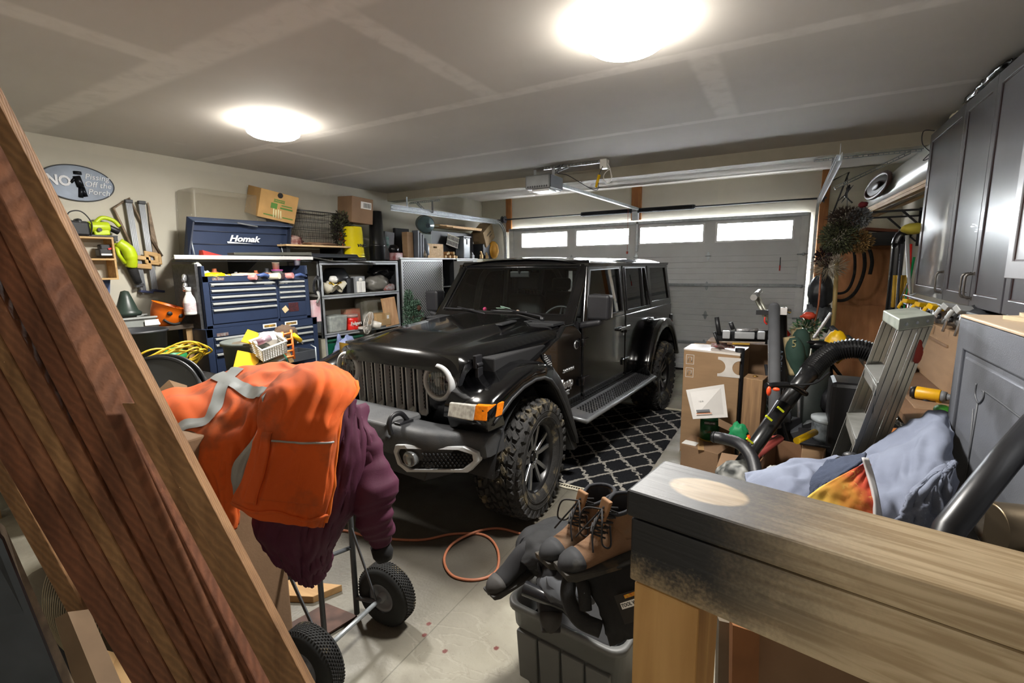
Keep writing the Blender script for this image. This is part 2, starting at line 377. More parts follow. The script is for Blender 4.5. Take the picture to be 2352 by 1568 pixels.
MW = board_mat('wall_board', 'bdb9ab', [('z', ZC-.05, .05, 'y', -9, 9), ('z', 1.7, .06, 'y', -9, 9), ('y', 4.6, .07, 'z', 0, 9)], 'c4beae', .5, False)
MWB = board_mat('door_wall_board', 'c0bbad', [('x', PY(1655, 450, YB).x, .05, 'z', 0, 9), ('z', 2.72, .04, 'x', -9, 9)], 'c6c0b0', .7, False)
MBM = mat('beam_board', 'aaa494', .8, var=.05)
struct(MB().bb((XL-.1, YF-.1, ZC), (XR+.1, YBM+.05, ZC+.3)).bb((XL-.1, YBM+.05, ZC2), (XR+.1, YB+.1, ZC2+.15)), 'ceiling', MC)
struct(MB().bb((XL-.02, YBM, 2.80), (XR+.02, YBM+.2, ZC2+.02)), 'trim_1', MBM, bevel=.004)
struct(MB().bb((XL-.15, YF-.15, 0), (XL, YB+.15, ZC2+.15)), 'wall_left', MW)
struct(MB().bb((XR, YF-.15, 0), (XR+.15, YB+.15, ZC2+.15)), 'wall_right', MW)
struct(MB().bb((XL, YF-.15, 0), (XR, YF, ZC+.1)), 'wall_front', MW)
struct(MB().bb((XL+.01, YF+.01, 0), (-2.15, .22, ZC)), 'wall_inner', MW)
DX0, DX1, DZ = -4.80, .20, 2.50
wb = MB().bb((XL, YB, 0), (DX0, YB+.15, ZC2+.1)).bb((DX1, YB, 0), (XR, YB+.15, ZC2+.1)).bb((DX0, YB, DZ-.03), (DX1, YB+.15, ZC2+.1))
struct(wb, 'wall_back', MWB)
# ---------- overhead door: four sections, hinges, windows ----------
MDR = mat('door_steel', 'c3c5c6', .55, .0, var=.04, scale=3, bump=.12, bs=120)
dr = bpy.data.objects.new('door_1', None); COL.objects.link(dr); dr['kind'] = 'structure'; dr.location = ((DX0+DX1)/2, YB-.05, 0); WM['door_1'] = Mx.Translation(dr.location)
zs = [.03, .50, 1.10, 1.42, 2.03, DZ]
zs = [.03, .50, .93+.0, 1.41, 1.95, DZ]
WINS = [(1199.6, 1303), (1325, 1444), (1471, 1614), (1647, 1818)]
wx = [(PY(a, 550, YB-.07).x, PY(b_, 550, YB-.07).x) for a, b_ in WINS]; wz0, wz1 = 2.135, 2.395
zs = [.03, .475, .95, 1.425, 1.90, DZ]
yf = YB-.08
for i in range(5):
 z0, z1 = zs[i]+.002, zs[i+1]-.002; mb = MB().bb((DX0-.03, yf+.012, zs[i]-(.01 if i else 0)), (DX1+.03, yf+.03, zs[i]+.01))
 if i < 4:
  k = 5; st = (z1-z0)/k; prof = [(yf+.04, z0), (yf, z0+.004)]
  for j in range(1, k): zz = z0+j*st; prof += [(yf, zz-.007), (yf+.005, zz), (yf, zz+.007)]
  prof += [(yf, z1-.004), (yf+.04, z1)]
  mb.prism(prof, DX0-.03, DX1+.03, 'x')
 else:
  xs = [DX0-.03]+[q for ab in wx for q in ab]+[DX1+.03]
  mb.bb((DX0-.03, yf, z0), (DX1+.03, yf+.04, wz0)).bb((DX0-.03, yf, wz1), (DX1+.03, yf+.04, z1))
  for a in range(0, len(xs), 2): mb.bb((xs[a], yf, wz0), (xs[a+1], yf+.04, wz1))
  for zz in (z0+.09,): mb.bb((DX0-.03, yf-.002, zz), (DX1+.03, yf, zz+.004))
 mb.build('door_section', MDR, dr, world=True, bevel=.002)
for a, b_ in wx:
 f = MB(); o = [(a-.03, wz0-.03), (b_+.03, wz0-.03), (b_+.03, wz1+.03), (a-.03, wz1+.03)]; i_ = [(a, wz0), (b_, wz0), (b_, wz1), (a, wz1)]
 f.ring(o, i_, yf-.012, yf, 'y'); fo = f.build('window_frame', mat('window_frame_white', 'dcdddd', .5), dr, world=True, bevel=.004)
 g = MB().bb((a, yf+.015, wz0), (b_, yf+.02, wz1)).build('pane', glass('door_glass', (.97, .98, .98), .02), fo);
MH = mat('hinge_steel', '9aa0a3', .35, .8); g2 = STL
def hinge(x, z):
 m = MB(); y = yf-.004; h = .075
 m.prism([(-.03, 0), (.03, 0), (.018, .05), (0, h), (-.018, .05)], y-.004, y, 'y', M=Mx.Translation((x, 0, z)))
 m.prism([(-.03, 0), (-.018, -.05), (0, -h), (.018, -.05), (.03, 0)], y-.004, y, 'y', M=Mx.Translation((x, 0, z)))
 m.cyl((x-.045, y-.008, z), (x+.045, y-.008, z), .006, n=8)
 for q in (-.045, -.03, .03, .045): m.cyl((x, y-.012, z+q), (x, y-.002, z+q), .005, n=6)
 m.build('hinge', MH, dr, world=True)
for x in (-3.5, -2.3, PY(1627, 580, yf).x):
 for z in (zs[1], zs[2], zs[3], zs[4]): hinge(x, z)
for z in (zs[1]+.01, zs[3]+.01):
 MB().prism([(yf, z-.012), (yf-.025, z-.02), (yf-.03, z+.02), (yf, z+.03)], DX0, DX1, 'x').build('strut', STL, dr, world=True, bevel=.002)
MB().prism([(yf, DZ-.05), (yf-.03, DZ-.045), (yf-.03, DZ-.0), (yf, DZ)], DX0, DX1, 'x').build('strut', STL, dr, world=True, bevel=.003)
for x in (DX0+.03, DX1-.04):
 for z0, z1 in zip(zs[:-1], zs[1:]): MB().bb((x-.05, yf-.02, z0+.01), (x+.05, yf, z1-.01)).build('end_stile', mat('stile_white', 'c9cbcb', .5), dr, world=True, bevel=.003)
 for z in zs[1:5]: MB().cyl((x-.07, yf-.03, z), (x+.07, yf-.03, z), .009, n=8).cyl((x+.0, yf-.03, z), (x+.03, yf-.03, z), .022, n=12).build('roller', STL, dr, world=True)
MB().bb((PY(1465, 500, yf).x-.02, yf-.03, 2.0), (PY(1465, 500, yf).x+.02, yf, 2.5)).build('operator_bracket', STL, dr, world=True, bevel=.003)
MB().bb((DX0, yf, 0), (DX1, yf+.03, .04)).build('bottom_seal', RUB, dr, world=True, bevel=.005)
x = PY(1792, 600, yf).x
MB().cyl((x, yf-.01, 1.86), (x, yf-.01, 1.74), .006, n=8).cyl((x, yf-.01, 1.74), (x, yf-.01, 1.66), .009, n=8, mi=1).build('thermometer', [DGR, RED], dr, world=True)
# wooden pads above the door
for nm, xa, xb, za, zb in (('trim_2', -2.42, -2.25, DZ+.03, ZC2), ('trim_3', PY(1164, 480, YB).x, PY(1176, 480, YB).x, 2.45, ZC2), ('trim_4', PY(1886, 430, YB).x, PY(1907, 430, YB).x, 1.5, ZC2)):
 struct(MB().bb((xa, YB-.04, za), (xb, YB, zb)), nm, wood(nm+'_wood', '8a5428', 'a9713c', 2, 3), bevel=.003)
# torsion spring assembly
ts = thing('torsion_spring', 'long black torsion spring and steel shaft above the garage door', 'spring', (-2.3, YB-.12, 2.66))
zr = 2.68; ya = YB-.12
MB().cyl((XL+.35, ya, zr), (DX1+.2, ya, zr), .0135, n=12).build('shaft', mat('shaft_steel', '5a5d60', .4, .8), ts, world=True)
def coil(x0, x1): return MB().tube([(x0+(x1-x0)*k/900, ya+.036*cos(k*2*pi/10), zr+.036*sin(k*2*pi/10)) for k in range(901)], .0055, n=5)
SPB = mat('spring_black', '2a2c30', .5, .5)
for a, b_ in ((PY(1338, 490, ya).x, -2.40), (-2.26, PY(1594, 470, ya).x)):
 MB().cyl((a, ya, zr), (b_, ya, zr), .034, n=20).build('coil_core', SPB, ts, world=True); coil(a, b_).build('coil', SPB, ts, world=True)
 for q in (a, b_): MB().cyl((q-.02, ya, zr), (q+.02, ya, zr), .043, .03, n=16).build('winding_cone', DGR, ts, world=True)
for x in (-4.92, DX1+.14):
 MB().cyl((x-.03, ya, zr), (x+.03, ya, zr), .055, n=24).cyl((x-.035, ya, zr), (x-.03, ya, zr), .07, n=24).cyl((x+.03, ya, zr), (x+.035, ya, zr), .07, n=24).build('cable_drum', DGR, ts, world=True)
MB().bb((-2.38, ya-.01, zr-.16), (-2.28, YB-.04, zr+.04)).build('centre_bracket', STL, ts, world=True, bevel=.004)
# tracks
def track(nm, label, x, sgn, yend, zend=None):
 t = thing(nm, label, 'track', (x, yf, 0)); zt = 2.62; r = .32
 path = [(x, yf-.035, .1+.2*k) for k in range(11)]+[(x, yf-.035-r+r*cos(a), zt-r+r*sin(a)) for a in [pi/2*k/10 for k in range(1, 11)]]+[(x, yend, zt)]
 for off, w_ in ((0, .028),):
  m = MB(); pts = [V(p) for p in path]; n = len(pts)
  sec = [(-.012, -.028), (-.012, .028), (.022, .028), (.022, .02), (-.006, .02), (-.006, -.02), (.022, -.02), (.022, -.028)]
  vs = []
  for i, p in enumerate(pts):
   d = (pts[min(i+1, n-1)]-pts[max(i-1, 0)]).normalized(); nrm = V((1, 0, 0)).cross(d)
   vs += [p+V((s_[0]*sgn, 0, 0))+nrm*s_[1] for s_ in sec]
  K = len(sec); m.add(vs, [(i*K+k, i*K+(k+1) % K, (i+1)*K+(k+1) % K, (i+1)*K+k) for i in range(n-1) for k in range(K)])
  m.add(vs[:K], [tuple(range(K))]); m.add(vs[-K:], [tuple(range(K))]); m.build('rail', STL, t, world=True)
 m = MB()
 m.bb((x-.02*sgn, yend, zt-.045), (x-.016*sgn, yf-.3, zt+.045)); m.build('track_angle', STL, t, world=True)
 ym = yend+.35
 m = MB().bb((x-.025*sgn, ym-.015, zt), (x-.021*sgn, ym+.015, 2.80 if ym < YBM+.2 else ZC2)).build('hanger', STL, t, world=True)
 return t
track('door_track', 'galvanized door track running back over the cluttered shelves by the left wall', DX0-.10, 1, PX(899, 470, DX0-.10).y)
track('door_track', 'galvanized door track sloping past the dried flower bundle at right', DX1+.10, -1, 4.9)
# perforated angle hangers under the beam
PERF = mat('perforated_steel', '8a8e90', .4, .4)
def perf(a, b_, n, parent=None, w_=.03, nm='perforated_angle'):
 a = V(a); b_ = V(b_); d = (b_-a); m = MB(); dn = d.normalized(); sd = dn.cross(V((0, 0, 1))); sd = sd.normalized() if sd.length > .1 else V((1, 0, 0)); u_ = sd.cross(dn)
 for s_ in (-1, 1):
  c0 = a+u_*s_*w_*.36; c1 = b_+u_*s_*w_*.36; m.tube([c0, c1], w_*.15, n=4, sm=False)
 for k in range(n+1): p = a+d*k/n; m.tube([p-u_*w_*.4, p+u_*w_*.4], w_*.16, n=4, sm=False)
 q = a+sd*.002; m.hexa([a-u_*w_/2+sd*w_, a-u_*w_/2, b_-u_*w_/2, b_-u_*w_/2+sd*w_, a-u_*w_/2+sd*w_+u_*.003, a-u_*w_/2+u_*.003, b_-u_*w_/2+u_*.003, b_-u_*w_/2+sd*w_+u_*.003])
 return m.build(nm, PERF, parent, world=parent is not None)
t = thing('track_hanger', 'perforated steel hanger bracket above the left door track', 'bracket', (-4.9, 6.3, 2.7)); zz = 2.76
a = PZ(936, 470, 2.80); b_ = PZ(985, 462, 2.80)
perf((-5.35, 6.1, 2.80), (-4.75, 6.1, 2.80), 16, t); perf((-4.9, 6.1, 2.80), (-4.9, 6.1, 2.62), 5, t); perf((-5.2, 6.1, 2.80), (-5.0, 6.1, 2.62), 5, t)
t = thing('track_hanger', 'perforated steel hanger bracket above the right door track, near the kayak', 'bracket', (.4, 5.9, 2.7))
perf((.15, 5.85, 2.78), (1.1, 5.85, 2.78), 24, t); perf((.9, 5.85, 2.77), (.34, 5.85, 2.5), 14, t); perf((.3, 5.85, 2.78), (.3, 5.85, 2.6), 5, t)
# ---------- lamps ----------
MLM = emit('lamp_glow', 'fff8ec', LAMP)
def lamp(q, label):
 p = PZ(*q, 2.86); t = thing('ceiling_light', label, 'ceiling light', (p.x, p.y, ZC))
 MB().lathe([(0, 0), (.165, 0), (.175, -.012), (.175, -.03), (0, -.03)], 40).build('base_plate', WHT, t)
 MB().lathe([(.198, -.022), (.2, -.05), (.19, -.085), (.16, -.105), (.1, -.118), (0, -.122)], 40).build('diffuser', MLM, t)
 l = bpy.data.lights.new('bulb', 'AREA'); l.shape = 'DISK'; l.size = .34; l.energy = 33; l.color = (1, .972, .93)
 o = bpy.data.objects.new('bulb', l); COL.objects.link(o); o.location = (p.x, p.y, ZC-.13)
 return t
lamp((1440, 88), 'large glowing round flush ceiling light nearest the camera')
lamp((628, 300), 'smaller looking glowing round ceiling light above the left wall shelves')
# ---------- door opener ----------
op = thing('garage_door_opener', 'grey garage door opener motor hanging from a perforated bracket', 'door opener', PY(1240, 420, 5.2))
P = PY(1240, 420, 5.2); OX = P.x; OY = 5.2; OZ = P.z
MOP = mat('opener_grey', '8c8f91', .45, .2)
MB().bb((OX-.17, OY-.05, OZ-.07), (OX+.15, OY+.32, OZ+.09)).build('housing', MOP, op, world=True, bevel=.02, seg=3)
MB().bb((OX+.152, OY-.04, OZ-.06), (OX+.158, OY+.3, OZ+.08)).build('side_panel', DGR, op, world=True, bevel=.003)
m = MB()
for k in range(9): m.box((OX-.13+k*.03, OY-.052, OZ-.045), (.016, .004, .02), (0, 30, 0))
m.build('vent_slots', DGR, op, world=True)
MB().bb((OX-.1, OY-.02, OZ-.095), (OX+.12, OY+.2, OZ-.07)).build('lamp_lens', mat('lens_white', 'e8e8e8', .3), op, world=True, bevel=.01)
rx, rz = PY(1465, 478, YB-.15).x, PY(1465, 480, YB-.15).z
MB().prism([(-.02, -.02), (.02, -.02), (.02, .02), (-.02, .02)], 0, 1, 'x').map(lambda p: V((OX+.05, OY+.3, OZ+.03)).lerp(V((rx, YB-.1, rz)), p.x)+V((p.y, 0, p.z))).build('rail', STL, op, world=True, bevel=.002)
m = MB(); m.cyl((OX-.1, OY+.1, OZ+.05), (OX-.1, OY+.1, OZ+.1), .03)
perf((PZ(1203, 368, ZC-.01).x, OY+.1, ZC-.015), (PZ(1350, 345, ZC-.01).x, OY+.1, ZC-.015), 18, op, .035)
perf((OX-.12, OY+.1, ZC-.02), (OX-.12, OY+.1, OZ+.09), 6, op); perf((OX+.12, OY+.1, ZC-.02), (OX+.12, OY+.1, OZ+.09), 6, op); perf((OX+.3, OY+.1, ZC-.02), (OX+.12, OY+.1, OZ+.12), 7, op)
bx = PZ(1346, 352, ZC-.04)
one(MB().bb((bx.x-.04, OY+.03, ZC-.10), (bx.x+.04, OY+.12, ZC)), 'junction_box', WHT, 'small white outlet box on the ceiling beside the door opener', 'outlet', bevel=.01)
t = thing('power_cord', 'black cord with yellow plug hanging from the white ceiling outlet', 'cord', (bx.x, OY+.08, ZC-.1))
def bez(pts, n=24):
 P = [V(p) for p in pts]; P = [P[0]*2-P[1]]+P+[P[-1]*2-P[-2]]; out = []
 for i in range(1, len(P)-2):
  for k in range(n):
   t_ = k/n; a, b_, c_, d = P[i-1:i+3]
   out.append(.5*((2*b_)+(c_-a)*t_+(2*a-5*b_+4*c_-d)*t_*t_+(3*b_-a-3*c_+d)*t_**3))
 return out+[P[-2]]
MB().tube(bez([(bx.x, OY+.02, ZC-.08), (bx.x-.04, OY, ZC-.2), (bx.x-.07, OY, ZC-.33), (OX+.35, OY, OZ+.05), (OX+.2, OY+.05, OZ+.1), (OX+.28, OY+.05, OZ+.2), (OX+.14, OY+.1, OZ+.16)], 8), .004, n=6).build('cable', BLK, t, world=True)
MB().cyl((bx.x-.03, OY-.0, ZC-.17), (bx.x-.065, OY, ZC-.30), .018, .014, n=8).build('plug', YEL, t, world=True)
one(MB().tube(bez([(bx.x+.03, OY+.06, ZC-.03), (bx.x+.07, OY+.05, ZC-.1), (bx.x+.09, OY+.05, ZC-.22), (bx.x+.04, OY+.05, ZC-.26), (bx.x, OY+.05, ZC-.18), (bx.x+.07, OY+.04, ZC-.12), (bx.x+.1, OY+.04, ZC-.2)], 8), .005, n=6), 'wire_loop', WHT, 'white wire loop dangling from the ceiling outlet', 'wire')
one(MB().cyl((rx-.12, YB-.3, rz+.03), (rx-.12, YB-.3, 2.0), .003, n=5).cyl((rx-.12, YB-.3, 2.0), (rx-.12, YB-.3, 1.96), .02, .012, n=10), 'release_rope', mat('rope_red', 'b05040', .8), 'thin red emergency release rope hanging in front of the door windows', 'rope')
# ---------- off-road car; local axes: x forward, y to its left, z up, origin on the floor under the front axle ----------
JX, JY, JA = -2.368, 2.990, -1.63727
car = thing('car', 'black four-door off-road car with round headlights and seven-slot grille parked in the garage', 'car', (JX, JY, 0), JA)
PNT = mat('black_paint', '050506', .16, 0, var=.1, coat=.45, spec=.45, dirt=('1b1a19', 2.2, .58, .3))
TRM = mat('dark_trim', '1d1e20', .55, var=.15, scale=30, bump=.15, bs=300, dirt=('3a3835', 5, .55, .3))
BMPR = mat('bumper_grey', '3a3b3d', .55, var=.12, scale=20, bump=.2, bs=260, dirt=('55524d', 4, .55, .3))
SIL = mat('satin_silver', 'c0c2c3', .4, .1, var=.05)
INT = mat('interior_black', '121214', .75)
GLW = glass('windshield_glass', (.80, .86, .83), .03); GLS = glass('side_glass', (.50, .55, .54), .05); GLD = glass('dark_tint_glass', (.20, .21, .22), .06)
def tum(p):
 p = V(p); k = max(0, p.z-1.27)
 return V((p.x, p.y-math.copysign(k*.11, p.y), p.z))
def C(mb, name, m, par=car, **k): return mb.build(name, m, par, **k)
# tub and side quarter panels
body = MB()
body.bb((-3.62, -.74, .56), (.30, .74, 1.18)).bb((-3.60, -.70, 1.18), (-2.85, .70, 1.27)).bb((-.72, -.70, 1.1), (-.5, .70, 1.27))
body.bb((.2, -.42, .45), (.48, .42, 1.1)).bb((-3.5, -.5, .42), (.3, .5, .56))
bodyo = C(body, 'chassis', INT, bevel=.01)
q = MB()
for s in (-1, 1):
 a0, a1 = s*.742, s*.79
 fq = [(-.93, .60), (-.93, 1.20), (-.78, 1.30), (-.62, 1.30), (-.52, 1.22), (-.30, 1.15), (-.05, 1.07), (-.10, 1.0), (-.28, .95), (-.42, .8), (-.50, .60)]
 q.prism(fq, a0, a1, 'y')
 rq = [(-2.80, 1.27), (-2.80, .85), (-2.66, 1.02), (-2.85, 1.08), (-3.2, 1.08), (-3.40, .95), (-3.48, .62), (-3.68, .66), (-3.68, 1.27)]
 q.prism(rq, a0, a1, 'y')
 q.bb((-2.72, a0, .56), (-.50, s*.785, .64))
q.bb((-3.70, -.79, .62), (-3.64, .79, 1.27))
C(q, 'side_panel', PNT, bevel=.012, seg=3)
# doors
def door(x0, x1, s, rear, label):
 yo = s*.795; yi = s*.75
 if not rear: out = [(x0, .66), (x0, 1.27), (x1, 1.27), (x1, .66), (x1+.05, .615), (x0-.05, .615)]
 else: out = [(x0, .66), (x0, 1.27), (x1, 1.27), (x1, 1.02), (x1+.14, .80), (x1+.20, .64), (x1+.25, .615), (x0-.05, .615)]
 d = C(MB().prism(out, yi, yo, 'y'), 'door', PNT, bevel=.014, seg=3)
 d['label'] = label
 if not rear: o = [(x0-.02, 1.27), (x0-.20, 1.775), (x1+.02, 1.785), (x1+.0, 1.27)]; i_ = [(x0-.10, 1.31), (x0-.245, 1.735), (x1+.075, 1.745), (x1+.06, 1.31)]
 else: o = [(x0-.0, 1.27), (x0-.02, 1.785), (x1+.10, 1.785), (x1, 1.27)]; i_ = [(x0-.06, 1.31), (x0-.075, 1.745), (x1+.165, 1.745), (x1+.06, 1.31)]
 C(MB().ring(o, i_, s*.755, s*.79).map(tum), 'window_frame', PNT, d, bevel=.008)
 def shr(P, k): cx = sum(p[0] for p in P)/4; cz = sum(p[1] for p in P)/4; return [(cx+(p[0]-cx)*k, cz+(p[1]-cz)*k) for p in P]
 C(MB().ring([(p[0]+(.006 if p[0] > (x0+x1)/2 else -.006), p[1]+(.006 if p[1] > 1.5 else -.006)) for p in i_], shr(i_, .985), s*.785, s*.797).map(tum), 'window_trim', SIL if False else BLKS, d)
 C(MB().prism(i_, s*.768, s*.772).map(tum), 'window_glass', GLS if not rear else GLD, d)
 if rear: C(MB().bb((x1+.25, s*.765, 1.31), (x1+.275, s*.79, 1.745)).map(tum), 'division_bar', BLKS, d)
 hx = x1+.10; C(MB().box((hx+.02, s*.822, 1.135), (.17, .018, .032)).cyl((hx-.055, s*.79, 1.135), (hx-.055, s*.82, 1.135), .02, n=12).cyl((hx+.09, s*.79, 1.135), (hx+.09, s*.82, 1.135), .017, n=12).cyl((hx-.055, s*.82, 1.135), (hx-.055, s*.828, 1.135), .024, n=14), 'door_handle', PNT, d, bevel=.006)
 C(MB().cyl((hx-.055, s*.790, 1.07), (hx-.055, s*.80, 1.07), .012, n=12), 'key_lock', SIL, d)
 for hz in (1.12, .78):
  C(MB().box((x0-.05, s*.80, hz), (.13, .016, .055)).cyl((x0+.035, s*.812, hz-.035), (x0+.035, s*.812, hz+.035), .014, n=10).box((x0+.07, s*.80, hz), (.05, .02, .06)), 'hinge', PNT, d, bevel=.005)
 return d
for s in (1, -1):
 door(-.945, -1.965, s, False, 'black front side door'); door(-1.98, -2.86, s, True, 'black rear side door cut around the wheel arch')
# hardtop: rear quarter, pillars, roof
for s in (1, -1):
 m = MB(); o = [(-2.78, 1.27), (-2.78, 1.80), (-3.60, 1.80), (-3.69, 1.27)]; i_ = [(-2.90, 1.345), (-2.90, 1.735), (-3.50, 1.735), (-3.58, 1.345)]
 m.ring(o, i_, s*.74, s*.79)
 m.map(tum); C(m, 'hardtop_quarter', PNT, bevel=.01)
for s in (1, -1): m = MB(); m.prism([(-2.885, 1.33), (-2.885, 1.75), (-3.515, 1.75), (-3.595, 1.33)], s*.768, s*.775); C(m.map(tum), 'quarter_glass', GLD)
for s in (1, -1):
 C(MB().bb((-1.99, s*.72, 1.27), (-1.95, s*.78, 1.79)).map(tum), 'pillar', BLKS); C(MB().bb((-2.84, s*.72, 1.27), (-2.76, s*.78, 1.79)).map(tum), 'pillar', BLKS)
m = MB(); m.bb((-3.69, -.72, 1.27), (-3.64, .72, 1.34)).bb((-3.64, -.70, 1.70), (-3.58, .70, 1.80)); C(m, 'rear_gate_frame', BLKS)
C(MB().bb((-3.665, -.66, 1.34), (-3.66, .66, 1.72)), 'rear_glass', GLD)
def roof(u, v):
 x = -1.16-u*2.50; y = (v-.5)*2; e = abs(y)**5; f = max(0, 1-u*14)**2*.02+max(0, (u-.95)*20)**2*.035
 z = 1.865-.035*y*y-.055*e-f
 if .47 < u < .485: z -= .006
 if u < .47 and abs(y) < .02: z -= .006
 return (x, y*.735*(1-.02*max(0, 1-u*10)), z)
m = MB().grid(roof, 60, 30)
m.bb((-3.62, -.70, 1.785), (-1.17, .70, 1.80))
for s in (1, -1): m.prism([(-1.16, 1.77), (-1.16, 1.80), (-3.66, 1.80), (-3.62, 1.765)], s*.70, s*.742)
C(m, 'roof', PNT)
# windscreen
wb0, wt0 = (-.80, 1.31), (-1.205, 1.815)
def WS(y, t, off=0): # t 0 bottom .. 1 top
 x = wb0[0]+(wt0[0]-wb0[0])*t; z = wb0[1]+(wt0[1]-wb0[1])*t; bow = .05*(1-(y/.75)**2)
 n = V((.505, 0, .405)).normalized()*off
 return (x+bow*.6+n.x, y*(1-.065*t), z+n.z)
def wring(ys, ts, yi, ti, o0, o1):
 m = MB(); K = 16
 def loop(y_, t0, t1, off):
  pts = [WS(-y_+2*y_*k/K, t0, off) for k in range(K)]+[WS(y_, t0+(t1-t0)*k/6, off) for k in range(6)]
  pts += [WS(y_-2*y_*k/K, t1, off) for k in range(K)]+[WS(-y_, t1+(t0-t1)*k/6, off) for k in range(6)]; return pts
 A = [loop(ys, *ts, o0), loop(yi, *ti, o0), loop(ys, *ts, o1), loop(yi, *ti, o1)]; n = len(A[0]); vs = sum(A, [])
 fs = []
 for k in range(n):
  j = (k+1) % n; fs += [(k, j, n+j, n+k), (2*n+k, 3*n+k, 3*n+j, 2*n+j), (k, 2*n+k, 2*n+j, j), (n+k, n+j, 3*n+j, 3*n+k)]
 return m.add(vs, fs)
C(wring(.775, (-.07, 1.02), .70, (.09, .925), -.03, .012), 'windshield_frame', PNT, bevel=.012, seg=3)
C(wring(.715, (.06, .95), .672, (.12, .89), -.012, -.004), 'windshield_border', mat('frit_black', '0a0a0b', .2))
m = MB().grid(lambda u, v: WS((u-.5)*1.42, .06+v*.89, -.006), 16, 6); C(m, 'windshield_glass', GLW)
# hood
HW = lambda x: .615+(.50-x)*.135
def hoodf(u, v):
 s = (v-.5)*2; a = abs(s); x0 = .56-u*1.21
 w = HW(x0); y = s*w*1.0
 z = 1.205+.085*min(1, (u*1.0))**.8
 rise = .05*(1-smooth(.42, .66, a))*smooth(0, .35, u)
 z += rise+.018*(1-a*a)
 z -= .10*max(0, (.07-u)/.07)**2
 x = x0+.05*(1-a*a)*(1-u)-.045*a**6*(1-u)
 z -= .05*max(0, (a-.86)/.14)**2
 return (x, y, z)
def smooth(a, b_, x): t = min(1, max(0, (x-a)/(b_-a))); return t*t*(3-2*t)
m = MB().grid(hoodf, 40, 40)
e = [hoodf(k/20, 1) for k in range(21)];
for s in (1, -1):
 vs = []
 for p in e: vs += [(p[0], p[1]*s, p[2]), (p[0], (p[1]+.006)*s, p[2]-.03), (p[0], (p[1]+.012)*s, 1.13 if p[0] < .45 else p[2]-.06)]
 m.add(vs, [(i*3+k, (i+1)*3+k, (i+1)*3+k+1, i*3+k+1) for i in range(20) for k in range(2)], 0, True)
hood = C(m, 'hood', PNT)
m = MB()
for s in (.33, -.33):
 m.box((-.38, s, 1.325), (.22, .16, .014), (0, 3, 0))
C(m, 'hood_vent', TRM, bevel=.006)
m = MB()
for k in range(9): m.box((-.61-.0*k, -.2+k*.08, 1.318), (.06, .05, .008))
C(m.bb((-.80, -.70, 1.29), (-.58, .70, 1.312)), 'cowl', TRM, bevel=.003)
# grille and its slots, lamps
gx = .50
def gpt(y, z): return gx+.05*(1-(y/.62)**2)-.05*(abs(z-1.0)/.25)**2*.3
go = [(-.605, .80), (-.60, 1.10), (-.55, 1.19), (-.3, 1.225), (0, 1.235), (.3, 1.225), (.55, 1.19), (.60, 1.10), (.605, .80), (.55, .735), (.2, .72), (-.2, .72), (-.55, .735)]
m = MB()
def gsurf(u, v):
 y = (u-.5)*2; z = .735+v*.47; w = .615 if v < .75 else .615-.06*((v-.75)/.25)**2; yy = y*w; zz = z+.025*(1-y*y)*v
 return (gpt(yy, zz), yy, zz)
def gs(y, z, o=0.): v = (z-.745)/.47; p = gsurf(.5+y/1.23, v); return V((p[0]+o, y, z))
ys = [-.60]
for k in range(7): ys += [(k-3)*.104-.034, (k-3)*.104+.034]
ys += [.60]; GZ0, GZ1 = .79, 1.15
for i in range(0, 15):
 a_, b2 = ys[i], ys[i+1]; nn_ = 12 if i in (0, 14) else 3
 if i % 2 == 0: m.grid(lambda u, v: gs(a_+(b2-a_)*u, .74+v*.475), nn_, 14)
 else: m.grid(lambda u, v: gs(a_+(b2-a_)*u, .74+v*(GZ0-.74)), 3, 3); m.grid(lambda u, v: gs(a_+(b2-a_)*u, GZ1+v*(1.215-GZ1)), 3, 3)
m.bb((.30, -.60, .74), (.44, .60, 1.17)); grille = C(m, 'grille', PNT)
MESH = mat('grille_mesh', '08080a', .6, bump=.9, bs=900)
for k in range(7):
 yc = (k-3)*.104; h_ = .034; r_ = .015
 lp = [(yc-h_, GZ0+r_), (yc-h_, GZ1-r_), (yc-h_+r_, GZ1), (yc+h_-r_, GZ1), (yc+h_, GZ1-r_), (yc+h_, GZ0+r_), (yc+h_-r_, GZ0), (yc-h_+r_, GZ0)]
 li = [(yc+(y-yc)*.62, GZ0+.022+(z-GZ0)*.92) for y, z in lp]; O = [gs(y, z, .012) for y, z in lp]; I = [gs(y, z, -.03) for y, z in li]; F = [gs(yc+(y-yc)*1.0, z, -.002) for y, z in lp]
 mm = MB().add(O+I, [(q, (q+1) % 8, 8+(q+1) % 8, 8+q) for q in range(8)]).tube(O, .0068, n=6, closed=True)
 C(mm, 'slot_bezel', SIL, grille); bk2 = [p+V((.001, 0, 0)) for p in I]; C(MB().add(bk2, [tuple(range(8))]), 'slot_opening', MESH, grille)
 mm = MB()
 for i in range(13):
  for jj in range(2): p = gs(yc-.011+.022*jj, GZ0+.045+i*.025+(.012 if jj else 0), -.028); mm.cyl(p, p+V((.008, 0, 0)), .010, n=6, sm=False)
 C(mm, 'mesh_insert', TRM, grille)
LNS = glass('lens', (.95, .96, .97), .04, .02); REF = mat('reflector', 'dcdddd', .35, .1, var=.2, scale=60)
